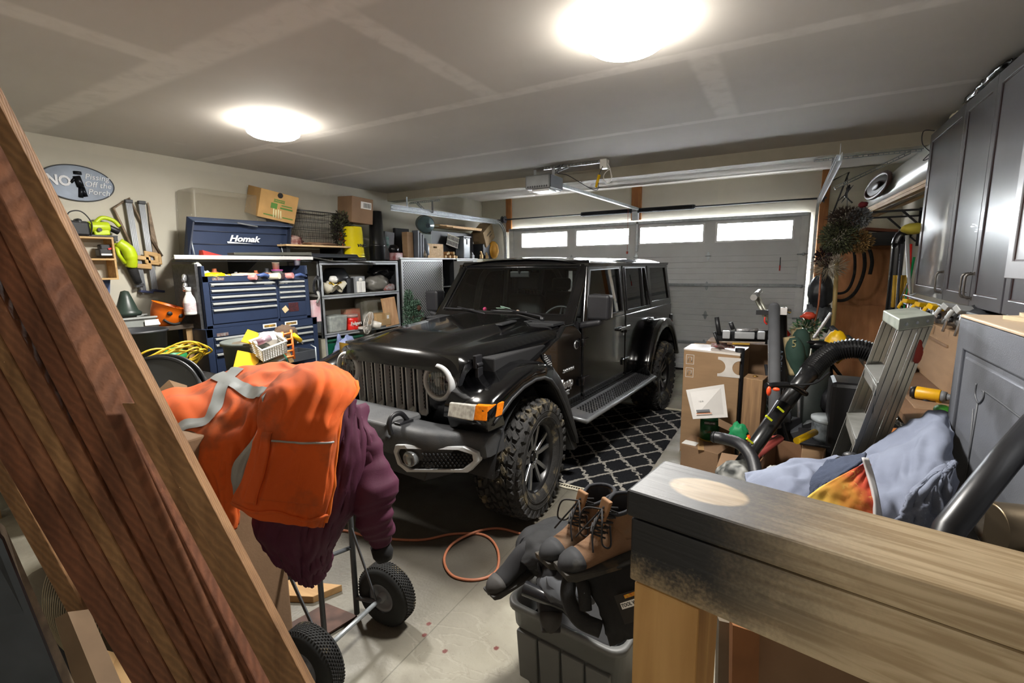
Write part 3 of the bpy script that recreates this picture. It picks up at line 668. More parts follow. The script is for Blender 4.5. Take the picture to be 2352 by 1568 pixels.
for s in (1, -1):
 M_ = Mx.Translation((gx-.005, s*.455, 1.035)) @ Mx.Rotation(pi/2, 4, 'Y')
 hl = C(MB().lathe([(.095, .02), (.10, .062), (.108, .066), (.126, .055), (.13, .01), (.13, -.02)], 40, M=M_), 'headlight', SIL)
 C(MB().lathe([(.0, -.01), (.05, 0), (.085, .03), (.097, .05)], 36, M=M_), 'reflector', REF, hl)
 C(MB().lathe([(0, .078), (.05, .072), (.085, .06), (.1, .045)], 32, M=M_), 'lens', LNS, hl)
 mm = MB()
 for k in range(-3, 4): mm.box((gx+.055, s*.455+k*.022, 1.035), (.006, .003, .16*sqrt(max(.1, 1-(k/4)**2))))
 mm.cyl((gx+.01, s*.455, 1.035), (gx+.05, s*.455, 1.035), .028, n=16).bb((gx+.03, s*.455-.09, 1.03), (gx+.05, s*.455+.09, 1.036))
 C(mm, 'lamp_insert', mat('lamp_insert', 'b9bbbc', .3, .2), hl)
# fenders
def arch(cx, s, pts_o, pts_i, y0, y1, name):
 m = MB(); n = len(pts_o)
 vs = []
 for (o, i_) in zip(pts_o, pts_i):
  mx = (o[0]*.75+i_[0]*.25, o[1]*.75+i_[1]*.25)
  vs += [(o[0], s*y0, o[1]), (o[0], s*(y1-.05), o[1]-.0), (o[0]*.97+i_[0]*.03, s*(y1-.012), o[1]*.93+i_[1]*.07), (mx[0], s*y1, mx[1]), (i_[0], s*y1, i_[1]), (i_[0], s*(y1-.03), i_[1]), (i_[0], s*y0, i_[1])]
 K = 7; m.add(vs, [(i*K+k, i*K+(k+1) % K, (i+1)*K+(k+1) % K, (i+1)*K+k) for i in range(n-1) for k in range(K)], 0, True)
 m.add(vs[:K], [tuple(range(K))]); m.add(vs[-K:], [tuple(range(K))])
 return m
FO = [(.66, .86), (.645, .94), (.58, 1.0), (.44, 1.045), (.28, 1.095), (.12, 1.125), (-.02, 1.12), (-.15, 1.07), (-.27, .96), (-.38, .80), (-.48, .60), (-.55, .44), (-.575, .36)]
FI = [(.60, .84), (.56, .86), (.50, .89), (.40, .945), (.26, .99), (.11, 1.01), (-.01, 1.0), (-.11, .96), (-.21, .87), (-.31, .74), (-.42, .57), (-.51, .43), (-.545, .36)]
RO = [(-2.34, .56), (-2.40, .72), (-2.50, .90), (-2.62, 1.04), (-2.76, 1.12), (-2.95, 1.15), (-3.14, 1.13), (-3.30, 1.05), (-3.44, .90), (-3.56, .72), (-3.62, .62)]
RI = [(-2.42, .56), (-2.48, .71), (-2.57, .85), (-2.68, .96), (-2.80, 1.02), (-2.95, 1.04), (-3.11, 1.02), (-3.24, .96), (-3.36, .84), (-3.47, .69), (-3.53, .62)]
for s in (1, -1):
 f = C(arch(0, s, FO[:8], FI[:8], .60, .945, 'f'), 'front_fender', PNT); C(arch(0, s, FO[7:], FI[7:], .72, .945, 'f'), 'fender_flare', TRM, f)
 C(MB().tube([(p[0], s*.938, p[1]+.012) for p in FI], .014, n=6), 'flare_lip', TRM, f)
 C(arch(0, s, RO, RI, .72, .945, 'r'), 'rear_fender', PNT)
 mm = MB()
 mm.grid(lambda u, v: (.04+.52*cos(pi*(.02+u*.96)), s*(.55+v*.36), .44+.52*sin(pi*(.02+u*.96))), 20, 2); C(mm, 'wheel_liner', TRM); mm = MB(); mm.grid(lambda u, v: (-3.0+.50*cos(pi*(.02+u*.96)), s*(.55+v*.36), .47+.53*sin(pi*(.02+u*.96))), 20, 2)
 C(mm, 'wheel_liner', TRM)
 mm = MB().hexa([(-.47, s*.72, .30), (-.60, s*.72, .30), (-.60, s*.92, .30), (-.53, s*.92, .30), (-.30, s*.72, .95), (-.40, s*.72, .95), (-.40, s*.80, .95), (-.30, s*.80, .95)]); C(mm, 'mud_guard', TRM, bevel=.006)
 ts_ = C(MB().hexa([(.60, s*.64, .868), (.672, s*.64, .868), (.672, s*.84, .872), (.60, s*.84, .872), (.60, s*.64, .952), (.648, s*.64, .952), (.648, s*.84, .962), (.58, s*.84, .962)]), 'turn_signal', mat('clear_lens', 'b9b6ae', .12, .3, var=.3, scale=40), bevel=.006)
 C(MB().hexa([(.58, s*.84, .885), (.667, s*.84, .876), (.660, s*.93, .882), (.53, s*.957, .89), (.57, s*.84, .97), (.642, s*.84, .965), (.632, s*.932, .972), (.50, s*.957, .972)]), 'amber_lens', mat('amber_lens', 'e07a18', .12, .1, var=.15, scale=60), ts_, bevel=.006)
 C(MB().hexa([(.55, s*.60, .76), (.62, s*.62, .76), (.60, s*.90, .79), (.45, s*.93, .80), (.60, s*.60, .87), (.655, s*.62, .87), (.65, s*.93, .885), (.50, s*.945, .885)]), 'fender_nose', PNT, f, bevel=.01)
 hp = hoodf(.13, 1)
 C(MB().box((hp[0]+.0, s*(hp[1]+.02), hp[2]-.01), (.07, .03, .09)).box((hp[0], s*(hp[1]+.03), hp[2]-.09), (.055, .03, .09)).cyl((hp[0]-.03, s*(hp[1]+.03), hp[2]-.03), (hp[0]+.03, s*(hp[1]+.03), hp[2]-.03), .018, n=10), 'hood_latch', BLK, bevel=.012)
 mi = MB().hexa([(-1.02, s*.85, 1.32), (-.90, s*.85, 1.32), (-.92, s*1.03, 1.32), (-1.01, s*1.03, 1.32), (-1.04, s*.85, 1.54), (-.90, s*.85, 1.54), (-.92, s*1.04, 1.535), (-1.02, s*1.04, 1.535)])
 mi.hexa([(-1.0, s*.78, 1.24), (-.87, s*.78, 1.24), (-.90, s*.97, 1.28), (-.98, s*.97, 1.28), (-1.0, s*.78, 1.30), (-.88, s*.78, 1.30), (-.90, s*.97, 1.33), (-.98, s*.97, 1.33)])
 mo = C(mi, 'side_mirror', BLK, bevel=.025, seg=4); C(MB().box((-1.03, s*.945, 1.43), (.006, .16, .19)), 'mirror_glass', CHR, mo, bevel=.01)
 SX0, SX1 = -.60, -2.42
 st = C(MB().hexa([(SX1, s*.78, .53), (SX0, s*.78, .53), (SX0-.02, s*.99, .50), (SX1, s*.99, .50), (SX1, s*.78, .58), (SX0, s*.78, .58), (SX0-.03, s*.985, .545), (SX1, s*.985, .545)]), 'side_step', BMPR, bevel=.012)
 mm = MB()
 for i in range(62):
  for j in range(5): mm.cyl((-.78-i*.0255, s*(.83+j*.027+(.013 if i % 2 else 0)), .568-j*.005), (-.78-i*.0255, s*(.83+j*.027+(.013 if i % 2 else 0)), .578-j*.005), .009, n=6, sm=False)
 C(mm, 'tread_studs', BLK, st)
 C(MB().tube([(SX0+.02, s*.80, .56), (SX0-.02, s*.985, .53), (-1.4, s*.995, .53), (SX1, s*.99, .535), (SX1-.03, s*.82, .58)], .018, n=8), 'step_rim', mat('step_rim', '77797b', .4, .5), st)
 for z_, h_ in ((.98, .2),): C(MB().box((-3.70, s*.745, 1.02), (.07, .13, .20)), 'tail_lamp', BLK, bevel=.012);
 C(MB().box((-3.735, s*.755, 1.02), (.012, .08, .14)).box((-3.69, s*.812, 1.03), (.05, .006, .03)), 'tail_lens', mat('tail_red', '7c120e', .15), bevel=.005)
# bumper
def bsec(y):
 a = abs(y); k = smooth(.42, .90, a); X = .83-.20*k**1.5; top = .80-.02*k; bot = .575+.035*k
 return X, top, bot
m = MB(); NY = 40; secs = []
for i in range(NY+1):
 y = -.90+1.8*i/NY; X, top, bot = bsec(y)
 e = smooth(.86, .90, abs(y))
 secs.append([(X-.20, y, top-.01), (X-.03, y, top-.005-e*.02), (X-.005, y, top-.03-e*.02), (X+.0, y, (top+bot)/2+.02), (X-.012, y, bot+.03), (X-.05, y, bot+e*.02), (X-.20, y, bot+.02)])
K = 7; vs = sum(secs, []); m.add(vs, [(i*K+k, i*K+(k+1) % K, (i+1)*K+(k+1) % K, (i+1)*K+k) for i in range(NY) for k in range(K)], 0, True)
m.add(secs[0], [tuple(range(K))]); m.add(secs[-1], [tuple(range(K))])
bmp = C(m, 'front_bumper', BMPR)
C(MB().hexa([(.60, -.36, .79), (.87, -.30, .70), (.87, .30, .70), (.60, .36, .79), (.60, -.34, .83), (.84, -.27, .80), (.84, .27, .80), (.60, .34, .83)]), 'bumper_platform', BMPR, bmp, bevel=.015, seg=3)
C(MB().hexa([(.60, -.62, .46), (.80, -.55, .47), (.80, .55, .47), (.60, .62, .46), (.60, -.66, .60), (.79, -.60, .60), (.79, .60, .60), (.60, .66, .60)]), 'lower_valance', BLK, bmp, bevel=.01)
for s in (1, -1):
 C(MB().tube(bez([(.70, s*.33, .79), (.76, s*.33, .86), (.83, s*.33, .865), (.865, s*.33, .82), (.85, s*.33, .75)], 6), .017, n=8).box((.74, s*.33, .80), (.12, .055, .02)), 'tow_hook', BLK, bmp, bevel=.004)
 def fo(w, h, k=0): return [(.34+k, .615+h*.35), (.36+k, .615+h), (.44+k, .63+h*1.02), (.78-k, .64+h*.95), (.855-k, .635+h*.5), (.86-k, .63-h*.2), (.80-k, .615-h), (.45+k, .60-h), (.37+k, .60-h*.55)]
 def onb(p): X, t_, b_ = bsec(p[1]); return V((p[0]+X, p[1], p[2]))
 mm = MB().ring([(s*y, z) for y, z in fo(0, .072)], [(s*y, z) for y, z in fo(0, .05, .03)], -.03, .022, 'x').map(onb)
 bz = C(mm, 'fog_lamp_bezel', SIL, bmp, bevel=.006)
 C(MB().prism([(s*y, z) for y, z in fo(0, .053, .026)], -.03, .004, 'x').map(onb), 'fog_recess', MESH, bmp)
 X0 = bsec(.47)[0]; M_ = Mx.Translation((X0-.0, s*.475, .617)) @ Mx.Rotation(pi/2, 4, 'Y')
 C(MB().lathe([(.0, .012), (.03, .014), (.042, .018), (.046, .026), (.05, .018), (.05, -.02)], 24, M=M_), 'fog_lamp', mat('fog_lens', '8d9092', .1, .6), bmp)
 mm = MB()
 for i in range(13):
  for j in range(5): yy = .56+i*.021+(.01 if j % 2 else 0); mm.cyl((bsec(yy)[0]+.003, s*yy, .585+j*.018), (bsec(yy)[0]+.012, s*yy, .585+j*.018), .008, n=6, sm=False)
 C(mm, 'fog_mesh', TRM, bmp)
# underbody bits
C(MB().cyl((.05, -.75, .40), (.05, .75, .40), .05, n=12).cyl((.22, -.6, .42), (.22, .6, .40), .022, n=8).bb((.3, -.45, .42), (.62, -.38, .58)).bb((.3, .38, .42), (.62, .45, .58)).ell((.05, -.2, .40), (.14, .12, .14), 14, 8).cyl((-3.0, -.75, .40), (-3.0, .75, .40), .05, n=12).ell((-3.0, 0, .40), (.16, .14, .15), 14, 8), 'axles', mat('underbody', '191716', .8))
# wheels
ALW = mat('wheel_machined', '9da0a3', .28, .9, var=.06); WBK = mat('wheel_black', '0b0b0c', .3)
def tire_mesh(R=.43, W=.155):
 m = MB(); M_ = Mx.Rotation(-pi/2, 4, 'X')
 pr = [(.245, -W*.80), (.27, -W*.95), (.33, -W*1.05), (.37, -W*1.03), (.395, -W*.96), (.408, -W*.84), (.414, 0), (.408, W*.84), (.395, W*.96), (.37, W*1.03), (.33, W*1.05), (.27, W*.95), (.245, W*.80)]
 m.lathe(pr, 72, M=M_); rnd = random.Random(3); nb = 34
 def blk(a, y, da, dy, h, tw, r0=.408):
  vs = []
  for rr, k in ((r0, 1.0), (r0+h, .86)):
   for (u, v_) in ((-1, -.6), (-.2, -1), (1, -.7), (.8, .5), (.2, 1), (-.9, .6)):
    aa = a+(u*da+v_*tw)*k; yy = y+v_*dy*k; r_ = rr-(.012 if abs(yy) > W*.85 else 0)
    vs.append((r_*cos(aa), yy, r_*sin(aa)))
  m.add(vs, [tuple(range(6)), tuple(range(11, 5, -1))]+[(i, 6+i, 6+(i+1) % 6, (i+1) % 6) for i in range(6)])
 for k in range(nb):
  a = 2*pi*k/nb
  for y, dy, da, tw, off in ((-.112, .026, .074, .02, 0), (.112, .026, .074, -.02, .09), (-.065, .021, .07, .045, .06), (-.022, .021, .066, -.045, .12), (.022, .021, .066, .045, .03), (.065, .021, .07, -.045, .10)):
   blk(a+off+rnd.uniform(-.008, .008), y, da, dy, .020, tw)
  for sgn in (-1, 1):
   a2 = a+(.09 if sgn > 0 else 0); vs = []
   for yy, g in ((W*.97*sgn, 0), (W*1.07*sgn, 1)):
    for rr, aw in ((.405, .06), (.375, .055 if k % 2 else .03), (.355, .02)):
     for q in (-1, 1): vs.append((rr*cos(a2+q*aw*(1-.15*g)), yy, rr*sin(a2+q*aw*(1-.15*g))))
   m.add(vs, [(0,1,3,2),(2,3,5,4),(6,8,9,7),(8,10,11,9),(0,6,7,1),(4,5,11,10),(0,2,8,6),(2,4,10,8),(1,7,9,3),(3,9,11,5)])
 for rr in (.30, .345): m.tube([(rr*cos(2*pi*k/60), W*1.045, rr*sin(2*pi*k/60)) for k in range(60)], .003, n=4, closed=True)
 return m
def rim_mesh():
 b_ = MB(); M_ = Mx.Rotation(-pi/2, 4, 'X')
 b_.lathe([(.247, .125), (.238, .118), (.228, .10), (.222, .03), (.222, -.11), (.247, -.12)], 60, M=M_)
 b_.lathe([(0, .02), (.10, .02), (.222, -.02)], 40, M=M_)
 b_.lathe([(0, .085), (.03, .085), (.033, .075), (.033, .03)], 20, M=M_)
 for k in range(5): a = 2*pi*(k+.5)/5; b_.cyl((.062*cos(a), .04, .062*sin(a)), (.062*cos(a), .075, .062*sin(a)), .012, n=8, mi=1)
 return b_
def spokes():
 m = MB(); b_ = MB()
 def slab(m, pts, y0, y1, M_):
  m.prism(pts, y0, y1, 'y', M=M_)
 for k in range(5):
  R_ = Mx.Rotation(2*pi*k/5+.3, 4, 'Y')
  for s in (-1, 1):
   P = [(s*.012, .055), (s*.030, .115), (s*.078, .232), (s*.105, .222), (s*.060, .108), (s*.038, .05)]
   slab(m, P, .066, .086, R_); slab(b_, [(x*1.0, z) for x, z in P], .02, .068, R_)
  slab(m, [(-.03, .045), (-.034, .085), (.034, .085), (.03, .045)], .06, .08, R_)
 m.map(lambda p: V((p.x, p.y+.10*(hypot(p.x, p.z)-.1), p.z))); b_.map(lambda p: V((p.x, p.y+.10*(hypot(p.x, p.z)-.1), p.z)))
 return m, b_
TM = tire_mesh(); RM = rim_mesh(); SPK, SPB_ = spokes()
TMAT = mat('tire_rubber', '222120', .8, var=.3, scale=20, bump=.35, bs=120, dirt=('6b6048', 11, .56, .15))
def wheel(x, y, steer, first):
 t = TM.build('wheel', TMAT, car) if first is None else bpy.data.objects.new('wheel', first.data)
 if first is not None: COL.objects.link(t); t.parent = car;
 t.location = (x, y, .425); t.rotation_euler = (0, random.uniform(0, 1), steer+(pi if y < 0 else 0)); t['label'] = 'knobby all-terrain wheel'
 if first is None:
  RM.build('rim', [WBK, CHR], t); SPK.build('spokes', ALW, t, bevel=.003); SPB_.build('spoke_sides', WBK, t)
 else:
  for ch in first.children:
   c_ = ch.copy(); COL.objects.link(c_); c_.parent = t
 return t
w0 = wheel(.03, .79, .09, None)
for a_ in ((.03, -.79, .09), (-3.0, .79, 0), (-3.0, -.80, 0)): wheel(*a_, w0)
sp = bpy.data.objects.new('spare_wheel', w0.data); COL.objects.link(sp); sp.parent = car; sp.location = (-3.84, 0, .98); sp.rotation_euler = (0, 0, pi/2)
# wipers
for yc, in ((.18,), (-.42,)):
 a = V(WS(yc+.30, .02, .03)); b_ = V(WS(yc-.08, .125, .03))
 wpr = C(MB().tube([V((-.73, yc+.33, 1.335)), a+V((.01, 0, .01)), b_], [.012, .009, .006], n=6).cyl((-.73, yc+.33, 1.31), (-.73, yc+.33, 1.345), .018, n=10), 'wiper', BLK)
 C(MB().tube([WS(yc-.26+.4*k/8, .10+.02*k/8*0, .022) for k in range(9)], .007, n=5), 'wiper_blade', BLK, wpr)
# interior
C(MB().hexa([(-.86, -.68, 1.05), (-1.2, -.68, 1.05), (-1.2, .68, 1.05), (-.86, .68, 1.05), (-.84, -.68, 1.31), (-1.15, -.66, 1.28), (-1.15, .66, 1.28), (-.84, .68, 1.31)]), 'dashboard', INT, bevel=.03, seg=3)
for y in (.37, -.37):
 C(MB().box((-1.85, y, 1.17), (.16, .46, .60), (0, -14, 0)).box((-1.60, y, .90), (.5, .48, .14)), 'seat', INT, bevel=.06, seg=4)
 C(MB().box((-1.98, y, 1.60), (.10, .27, .19), (0, -10, 0)).cyl((-1.96, y-.06, 1.42), (-1.98, y-.06, 1.56), .008).cyl((-1.96, y+.06, 1.42), (-1.98, y+.06, 1.56), .008), 'headrest', INT, bevel=.04, seg=4)
C(MB().box((-2.75, 0, 1.15), (.16, 1.25, .6), (0, -12, 0)), 'rear_seat', INT, bevel=.05, seg=3)
for y in (.42, -.42): C(MB().box((-2.85, y, 1.54), (.09, .26, .16), (0, -10, 0)), 'rear_headrest', INT, bevel=.035, seg=3)
m = MB(); Ms = Mx.Translation((-1.28, .37, 1.22)) @ Mx.Rotation(radians(62), 4, 'Y')
m.tube([Ms @ V((.185*cos(2*pi*k/40), .185*sin(2*pi*k/40), 0)) for k in range(40)], .014, n=8, closed=True); m.cyl(Ms @ V((0, 0, -.03)), Ms @ V((0, 0, .02)), .06, n=14)
for a in (0, pi, pi*1.5): m.tube([Ms @ V((0, 0, 0)), Ms @ V((.18*sin(a), .18*cos(a), 0))], .012, n=6)
C(m, 'steering_wheel', BLK)
C(MB().box((-1.18, 0, 1.70), (.02, .22, .06)).cyl((-1.18, 0, 1.70), (-1.14, 0, 1.77), .008), 'rear_view_mirror', BLK, bevel=.01)
m = MB()
for s in (1, -1):
 m.tube(bez([(-1.25, s*.62, 1.30), (-1.40, s*.60, 1.70), (-1.8, s*.60, 1.77), (-2.9, s*.60, 1.77), (-3.4, s*.60, 1.3)], 8), .035, n=8)
m.tube([(-2.02, -.60, 1.77), (-2.02, .60, 1.77)], .035, n=8).tube([(-2.02, -.62, 1.0), (-2.02, -.6, 1.77)], .04, n=8).tube([(-2.02, .62, 1.0), (-2.02, .6, 1.77)], .04, n=8)
C(m, 'roll_cage', INT)
C(MB().tube(bez([(-2.04, .6, 1.65), (-1.95, .45, 1.3), (-1.85, .25, 1.0)], 6), .014, n=4, sm=False), 'seat_belt', BLK)
# badges
LM = frame((-.66, .7925, .815), (-1, 0, 0), (0, 0, 1)); SV = mat('badge_silver', 'c5c7c9', .25, .8, var=0)
WMc = WM[car.name]
text('Jeep', .115, LM, SV, car, 'maker_badge', .004, world=False, bold=.003)
text('SAHARA', .042, frame((-.68, .7925, .925), (-1, 0, 0), (0, 0, 1)), SV, car, 'trim_badge', .003, world=False, sx=1.25, shear=.3)
text('WRANGLER\nUNLIMITED', .024, frame((-.62, .7925, .735), (-1, 0, 0), (0, 0, 1)), SV, car, 'model_badge', .002, world=False, sx=1.2)
C(MB().cyl((-.82, .785, 1.115), (-.82, .796, 1.115), .037, n=24).cyl((-.82, .796, 1.115), (-.82, .798, 1.115), .030, n=24, mi=1), 'round_badge', [SV, BLKS])
m = MB().hexa([(-.40, .788, .96), (-.24, .788, 1.09), (-.22, .788, 1.13), (-.36, .788, 1.10), (-.40, .80, .96), (-.24, .80, 1.09), (-.22, .80, 1.13), (-.36, .80, 1.10)])
C(m, 'fender_vent', BLK); mm = MB()
for i in range(6):
 for j in range(3): mm.cyl((-.365+i*.02, .80, 1.0+i*.017+j*.018), (-.365+i*.02, .802, 1.0+i*.017+j*.018), .005, n=6)
C(mm, 'vent_holes', SIL)
# things lying on the dashboard
def CW(p): return WMc @ V(p)
p = CW((-.93, -.02, 1.375)); one(MB().box(p, (.13, .004, .10), (70, 0, 8)).box(p+V((.03, -.01, .01)), (.10, .004, .09), (68, 12, 8)), 'note_paper', mat('mint_paper', 'c9dfd2', .8), 'pale square note papers propped behind the car windshield', 'paper')
p = CW((-.93, -.25, 1.33)); one(MB().ell(p, (.028, .022, .03), 12, 8).ell(p+V((.0, 0, .04)), (.02, .018, .02), 10, 7).ell(p+V((-.03, 0, .01)), (.018, .015, .015), 8, 6), 'plush_keychain', mat('hot_pink', 'e8417f', .7), 'small hot pink plush toy on the car dashboard', 'toy')
p = CW((-.93, .10, 1.33)); one(MB().ell(p, (.03, .02, .028), 12, 8).ell(p+V((.03, 0, .03)), .018, 10, 7).cyl(p+V((.02, -.02, 0)), p+V((.02, -.03, 0)), .02, n=12), 'little_figurine', mat('cream_pink', 'd8b3a2', .6), 'small cream figurine on the car dashboard beside the notes', 'toy')
p = CW((-.93, .36, 1.335)); one(MB().tube([p+V((.04*cos(a), .02*sin(a), .01*sin(a*2))) for a in [2*pi*k/16 for k in range(16)]], .008, n=6, closed=True), 'yellow_band', YEL, 'small yellow loop on the car dashboard near the steering wheel', 'band')
# ================= left wall side =================
NAVY = mat('navy_steel', '28334b', .38, .1, var=.06); NAVD = mat('navy_dark', '161e30', .5, var=.1)
PUL = mat('drawer_pull', 'b4b6b2', .4, .5, var=.05)
def fx(X, l, t_, r, b_, z0=None):
 y0 = PX(l, (t_+b_)/2, X).y; y1 = PX(r, (t_+b_)/2, X).y; c = (l+r)/2
 return y0, y1, (PX(c, b_, X).z if z0 is None else z0), PX(c, t_, X).z
def W(mb, name, m, par, **k): return mb.build(name, m, par, world=True, **k)
SIGNW = mat('sign_white', 'd3d5d8', .5, 0, var=.05)
FX = frame((0, 0, 0), (0, 1, 0), (0, 0, 1))
def onwall(p, x=0): return Mx.Translation((x, p.y, p.z)) @ FX
# oval sign
c0 = PX(178, 421, XL); sg = thing('oval_sign', 'oval embossed metal sign starting with NO on the wall above the lime tools', 'sign', (XL, c0.y, c0.z-.16))
ra, rb = .262, .152
W(MB().cyl((XL, 0, 0), (XL+.012, 0, 0), 1, n=60).map(lambda p: V((p.x, c0.y+p.y*ra, c0.z+p.z*rb))), 'plate', mat('sign_tin', '4c5663', .4, .25, var=.25, scale=5, bump=.2, bs=12), sg)
W(MB().tube([(XL+.012, c0.y+ra*cos(a), c0.z+rb*sin(a)) for a in [2*pi*k/60 for k in range(60)]], .005, n=6, closed=True), 'rim', DGR, sg)
text('NO', .115, onwall(V((0, c0.y-.132, c0.z+.005)), XL+.014), SIGNW, sg, 'lettering', .004, bold=.004, sx=.9)
for k, s_ in enumerate(('Pissing', 'Off the', 'Porch')):
 text(s_, .068, onwall(V((0, c0.y+.14, c0.z+.065-k*.065)), XL+.014), SIGNW, sg, 'lettering', .003, shear=.2)
m = MB()
for a, b_, r in (((-.02, .10), (-.02, .075), .03), ((-.03, .06), (-.01, -.03), .028), ((-.035, .05), (-.075, .0), .012), ((-.01, -.03), (-.02, -.12), .018), ((0, -.03), (.015, -.11), .018)):
 m.tube([(XL+.012, c0.y+a[0], c0.z+a[1]), (XL+.012, c0.y+b_[0], c0.z+b_[1])], r, n=10)
m.map(lambda p: V(p)+V((0, .025, 0))); W(m, 'relief_figure', mat('relief_dark', '1d2026', .3, .6), sg)
# pine cubby rack with chargers
y0, y1, z0, z1 = fx(XL+.17, 95, 545, 267, 640); z0, z1 = PX(262, 640, XL+.17).z, PX(262, 547, XL+.17).z
cb = thing('cubby_shelf', 'small pine cubby rack of pigeonholes on the wall behind the leaning boards', 'shelf', (XL, (y0+y1)/2, z0))
zm = z0+(z1-z0)*.48
PNY = wood('pine_y', 'a98453', 'c9a873', 1, 2.5)
for z in (z1, zm, z0): W(MB().bb((XL, y0, z-.008), (XL+.17, y1, z+.008)), 'board', PNY, cb, bevel=.001)
for y, za, zb in ((y1-.008, z0, z1), (y0+.008, z0, z1), (y1-.19, z0, zm), ((y0+y1)/2-.1, z0, z1)): W(MB().bb((XL, y-.008, za), (XL+.168, y+.008, zb)), 'upright', PNY, cb, bevel=.001)
def prop(name, label, cat, fn, m, group=None, **k): mb = MB(); fn(mb); return one(mb, name, m, label, cat, group, **k)
LIME = mat('lime_plastic', 'b7cc1e', .4, var=.06)
def drilltool(p, name, label, flip=1, s=1.):
 t = thing(name, label, 'power tool', p)
 W(MB().cyl(p+V((.0, -.09*s, .08)), p+V((0, .07*s, .09)), .05*s, .045*s, n=18).box(p+V((0, .0, .06)), (.07*s, .12*s, .10*s), (8, 0, 0)), 'housing', LIME, t, bevel=.012)
 W(MB().cyl(p+V((0, .07*s, .085)), p+V((0, .14*s, .05)), .028*s, n=12), 'motor_cap', BLK, t, bevel=.004)
 W(MB().tube(bez([p+V((0, -.03, .12)), p+V((0, .03, .17)), p+V((0, .11, .15)), p+V((0, .15, .10))], 6), .018*s, n=8), 'grip', LIME, t)
 W(MB().cyl(p+V((.045, -.02, .06)), p+V((.055, -.02, .06)), .018, n=10), 'dust_port', BLK, t)
 W(MB().box(p+V((0, .0, .008)), (.09, .22, .012)), 'sole', DGR, t)
 return t
p = PX(232, 545, XL+.10); drilltool(V((p.x, p.y, z1+.012)), 'circular_saw', 'lime green circular saw on top of the cubby rack')
p = PX(175, 545, XL+.10); t = thing('battery_charger', 'black battery charger with cord loop on top of the cubby rack', 'charger', (p.x, p.y, z1+.008))
W(MB().box((p.x, p.y, z1+.075), (.13, .17, .13), (0, 0, 10)).box((p.x+.02, p.y+.02, z1+.13), (.08, .05, .06)), 'housing', BLK, t, bevel=.02)
W(MB().tube(bez([(p.x+.06, p.y-.05, z1+.03), (p.x+.05, p.y-.05, z1+.19), (p.x+.05, p.y+.04, z1+.22), (p.x+.06, p.y+.10, z1+.13), (p.x+.05, p.y+.09, z1+.02)], 8), .005, n=6), 'cord', BLK, t)
prop('beanie', 'dark green cap lying on the cubby rack, far left beyond the boards', 'cap', lambda m: m.ell((XL+.1, PX(75, 535, XL+.1).y, z1+.075), (.08, .09, .08), 14, 8), mat('cap_green', '1f3d2e', .8))
for (l, cz, mt, lb) in ((245, zm+.008, BLK, 'black battery pack with red release in the upper right pigeonhole'), (122, zm+.008, DGR, 'grey charger in the left pigeonhole')):
 q = PX(l, 600, XL+.1); t = thing('battery_pack', lb, 'battery', (XL+.1, q.y, cz))
 W(MB().box((XL+.10, q.y, cz+.05), (.09, .12, .07)).box((XL+.10, q.y, cz+.10), (.07, .09, .05)), 'housing', mt, t, bevel=.01)
 W(MB().box((XL+.147, q.y+.03, cz+.09), (.01, .05, .015), (15, 0, 0)), 'latch', RED, t); W(MB().box((XL+.147, q.y, cz+.035), (.006, .10, .015)), 'label_strip', PAPER, t)
# lime hedge trimmer hanging by the rack
p = PX(283, 590, XL+.06)
t = thing('reciprocating_saw', 'lime green reciprocating saw hanging nose down beside the cubby rack', 'power tool', (XL+.07, p.y, p.z-.3))
yy = lambda a: p.y+a
W(MB().tube(bez([(XL+.07, yy(-.03), p.z+.13), (XL+.09, yy(.03), p.z+.07), (XL+.09, yy(.05), p.z-.02), (XL+.07, yy(.05), p.z-.09)], 6), [.05]*6+[.055]*6+[.048]*7, n=12), 'body', LIME, t)
W(MB().tube([(XL+.07, yy(-.05), p.z+.12), (XL+.09, yy(-.045), p.z+.02), (XL+.08, yy(.0), p.z-.06)], .018, n=8), 'trigger_grip', LIME, t)
W(MB().tube([(XL+.07, yy(.045), p.z-.06), (XL+.06, yy(.075), p.z-.17), (XL+.06, yy(.095), p.z-.25)], [.042, .038, .03], n=12), 'rubber_nose', RUB, t)
W(MB().box((XL+.06, yy(.10), p.z-.27), (.05, .07, .02), (15, 0, 0)).box((XL+.06, yy(.115), p.z-.31), (.004, .012, .09), (12, 0, 0), mi=1), 'shoe', [DGR, CHR], t)
W(MB().box((XL+.02, yy(-.03), p.z+.17), (.04, .03, .05)), 'wall_hook', DGR, t)
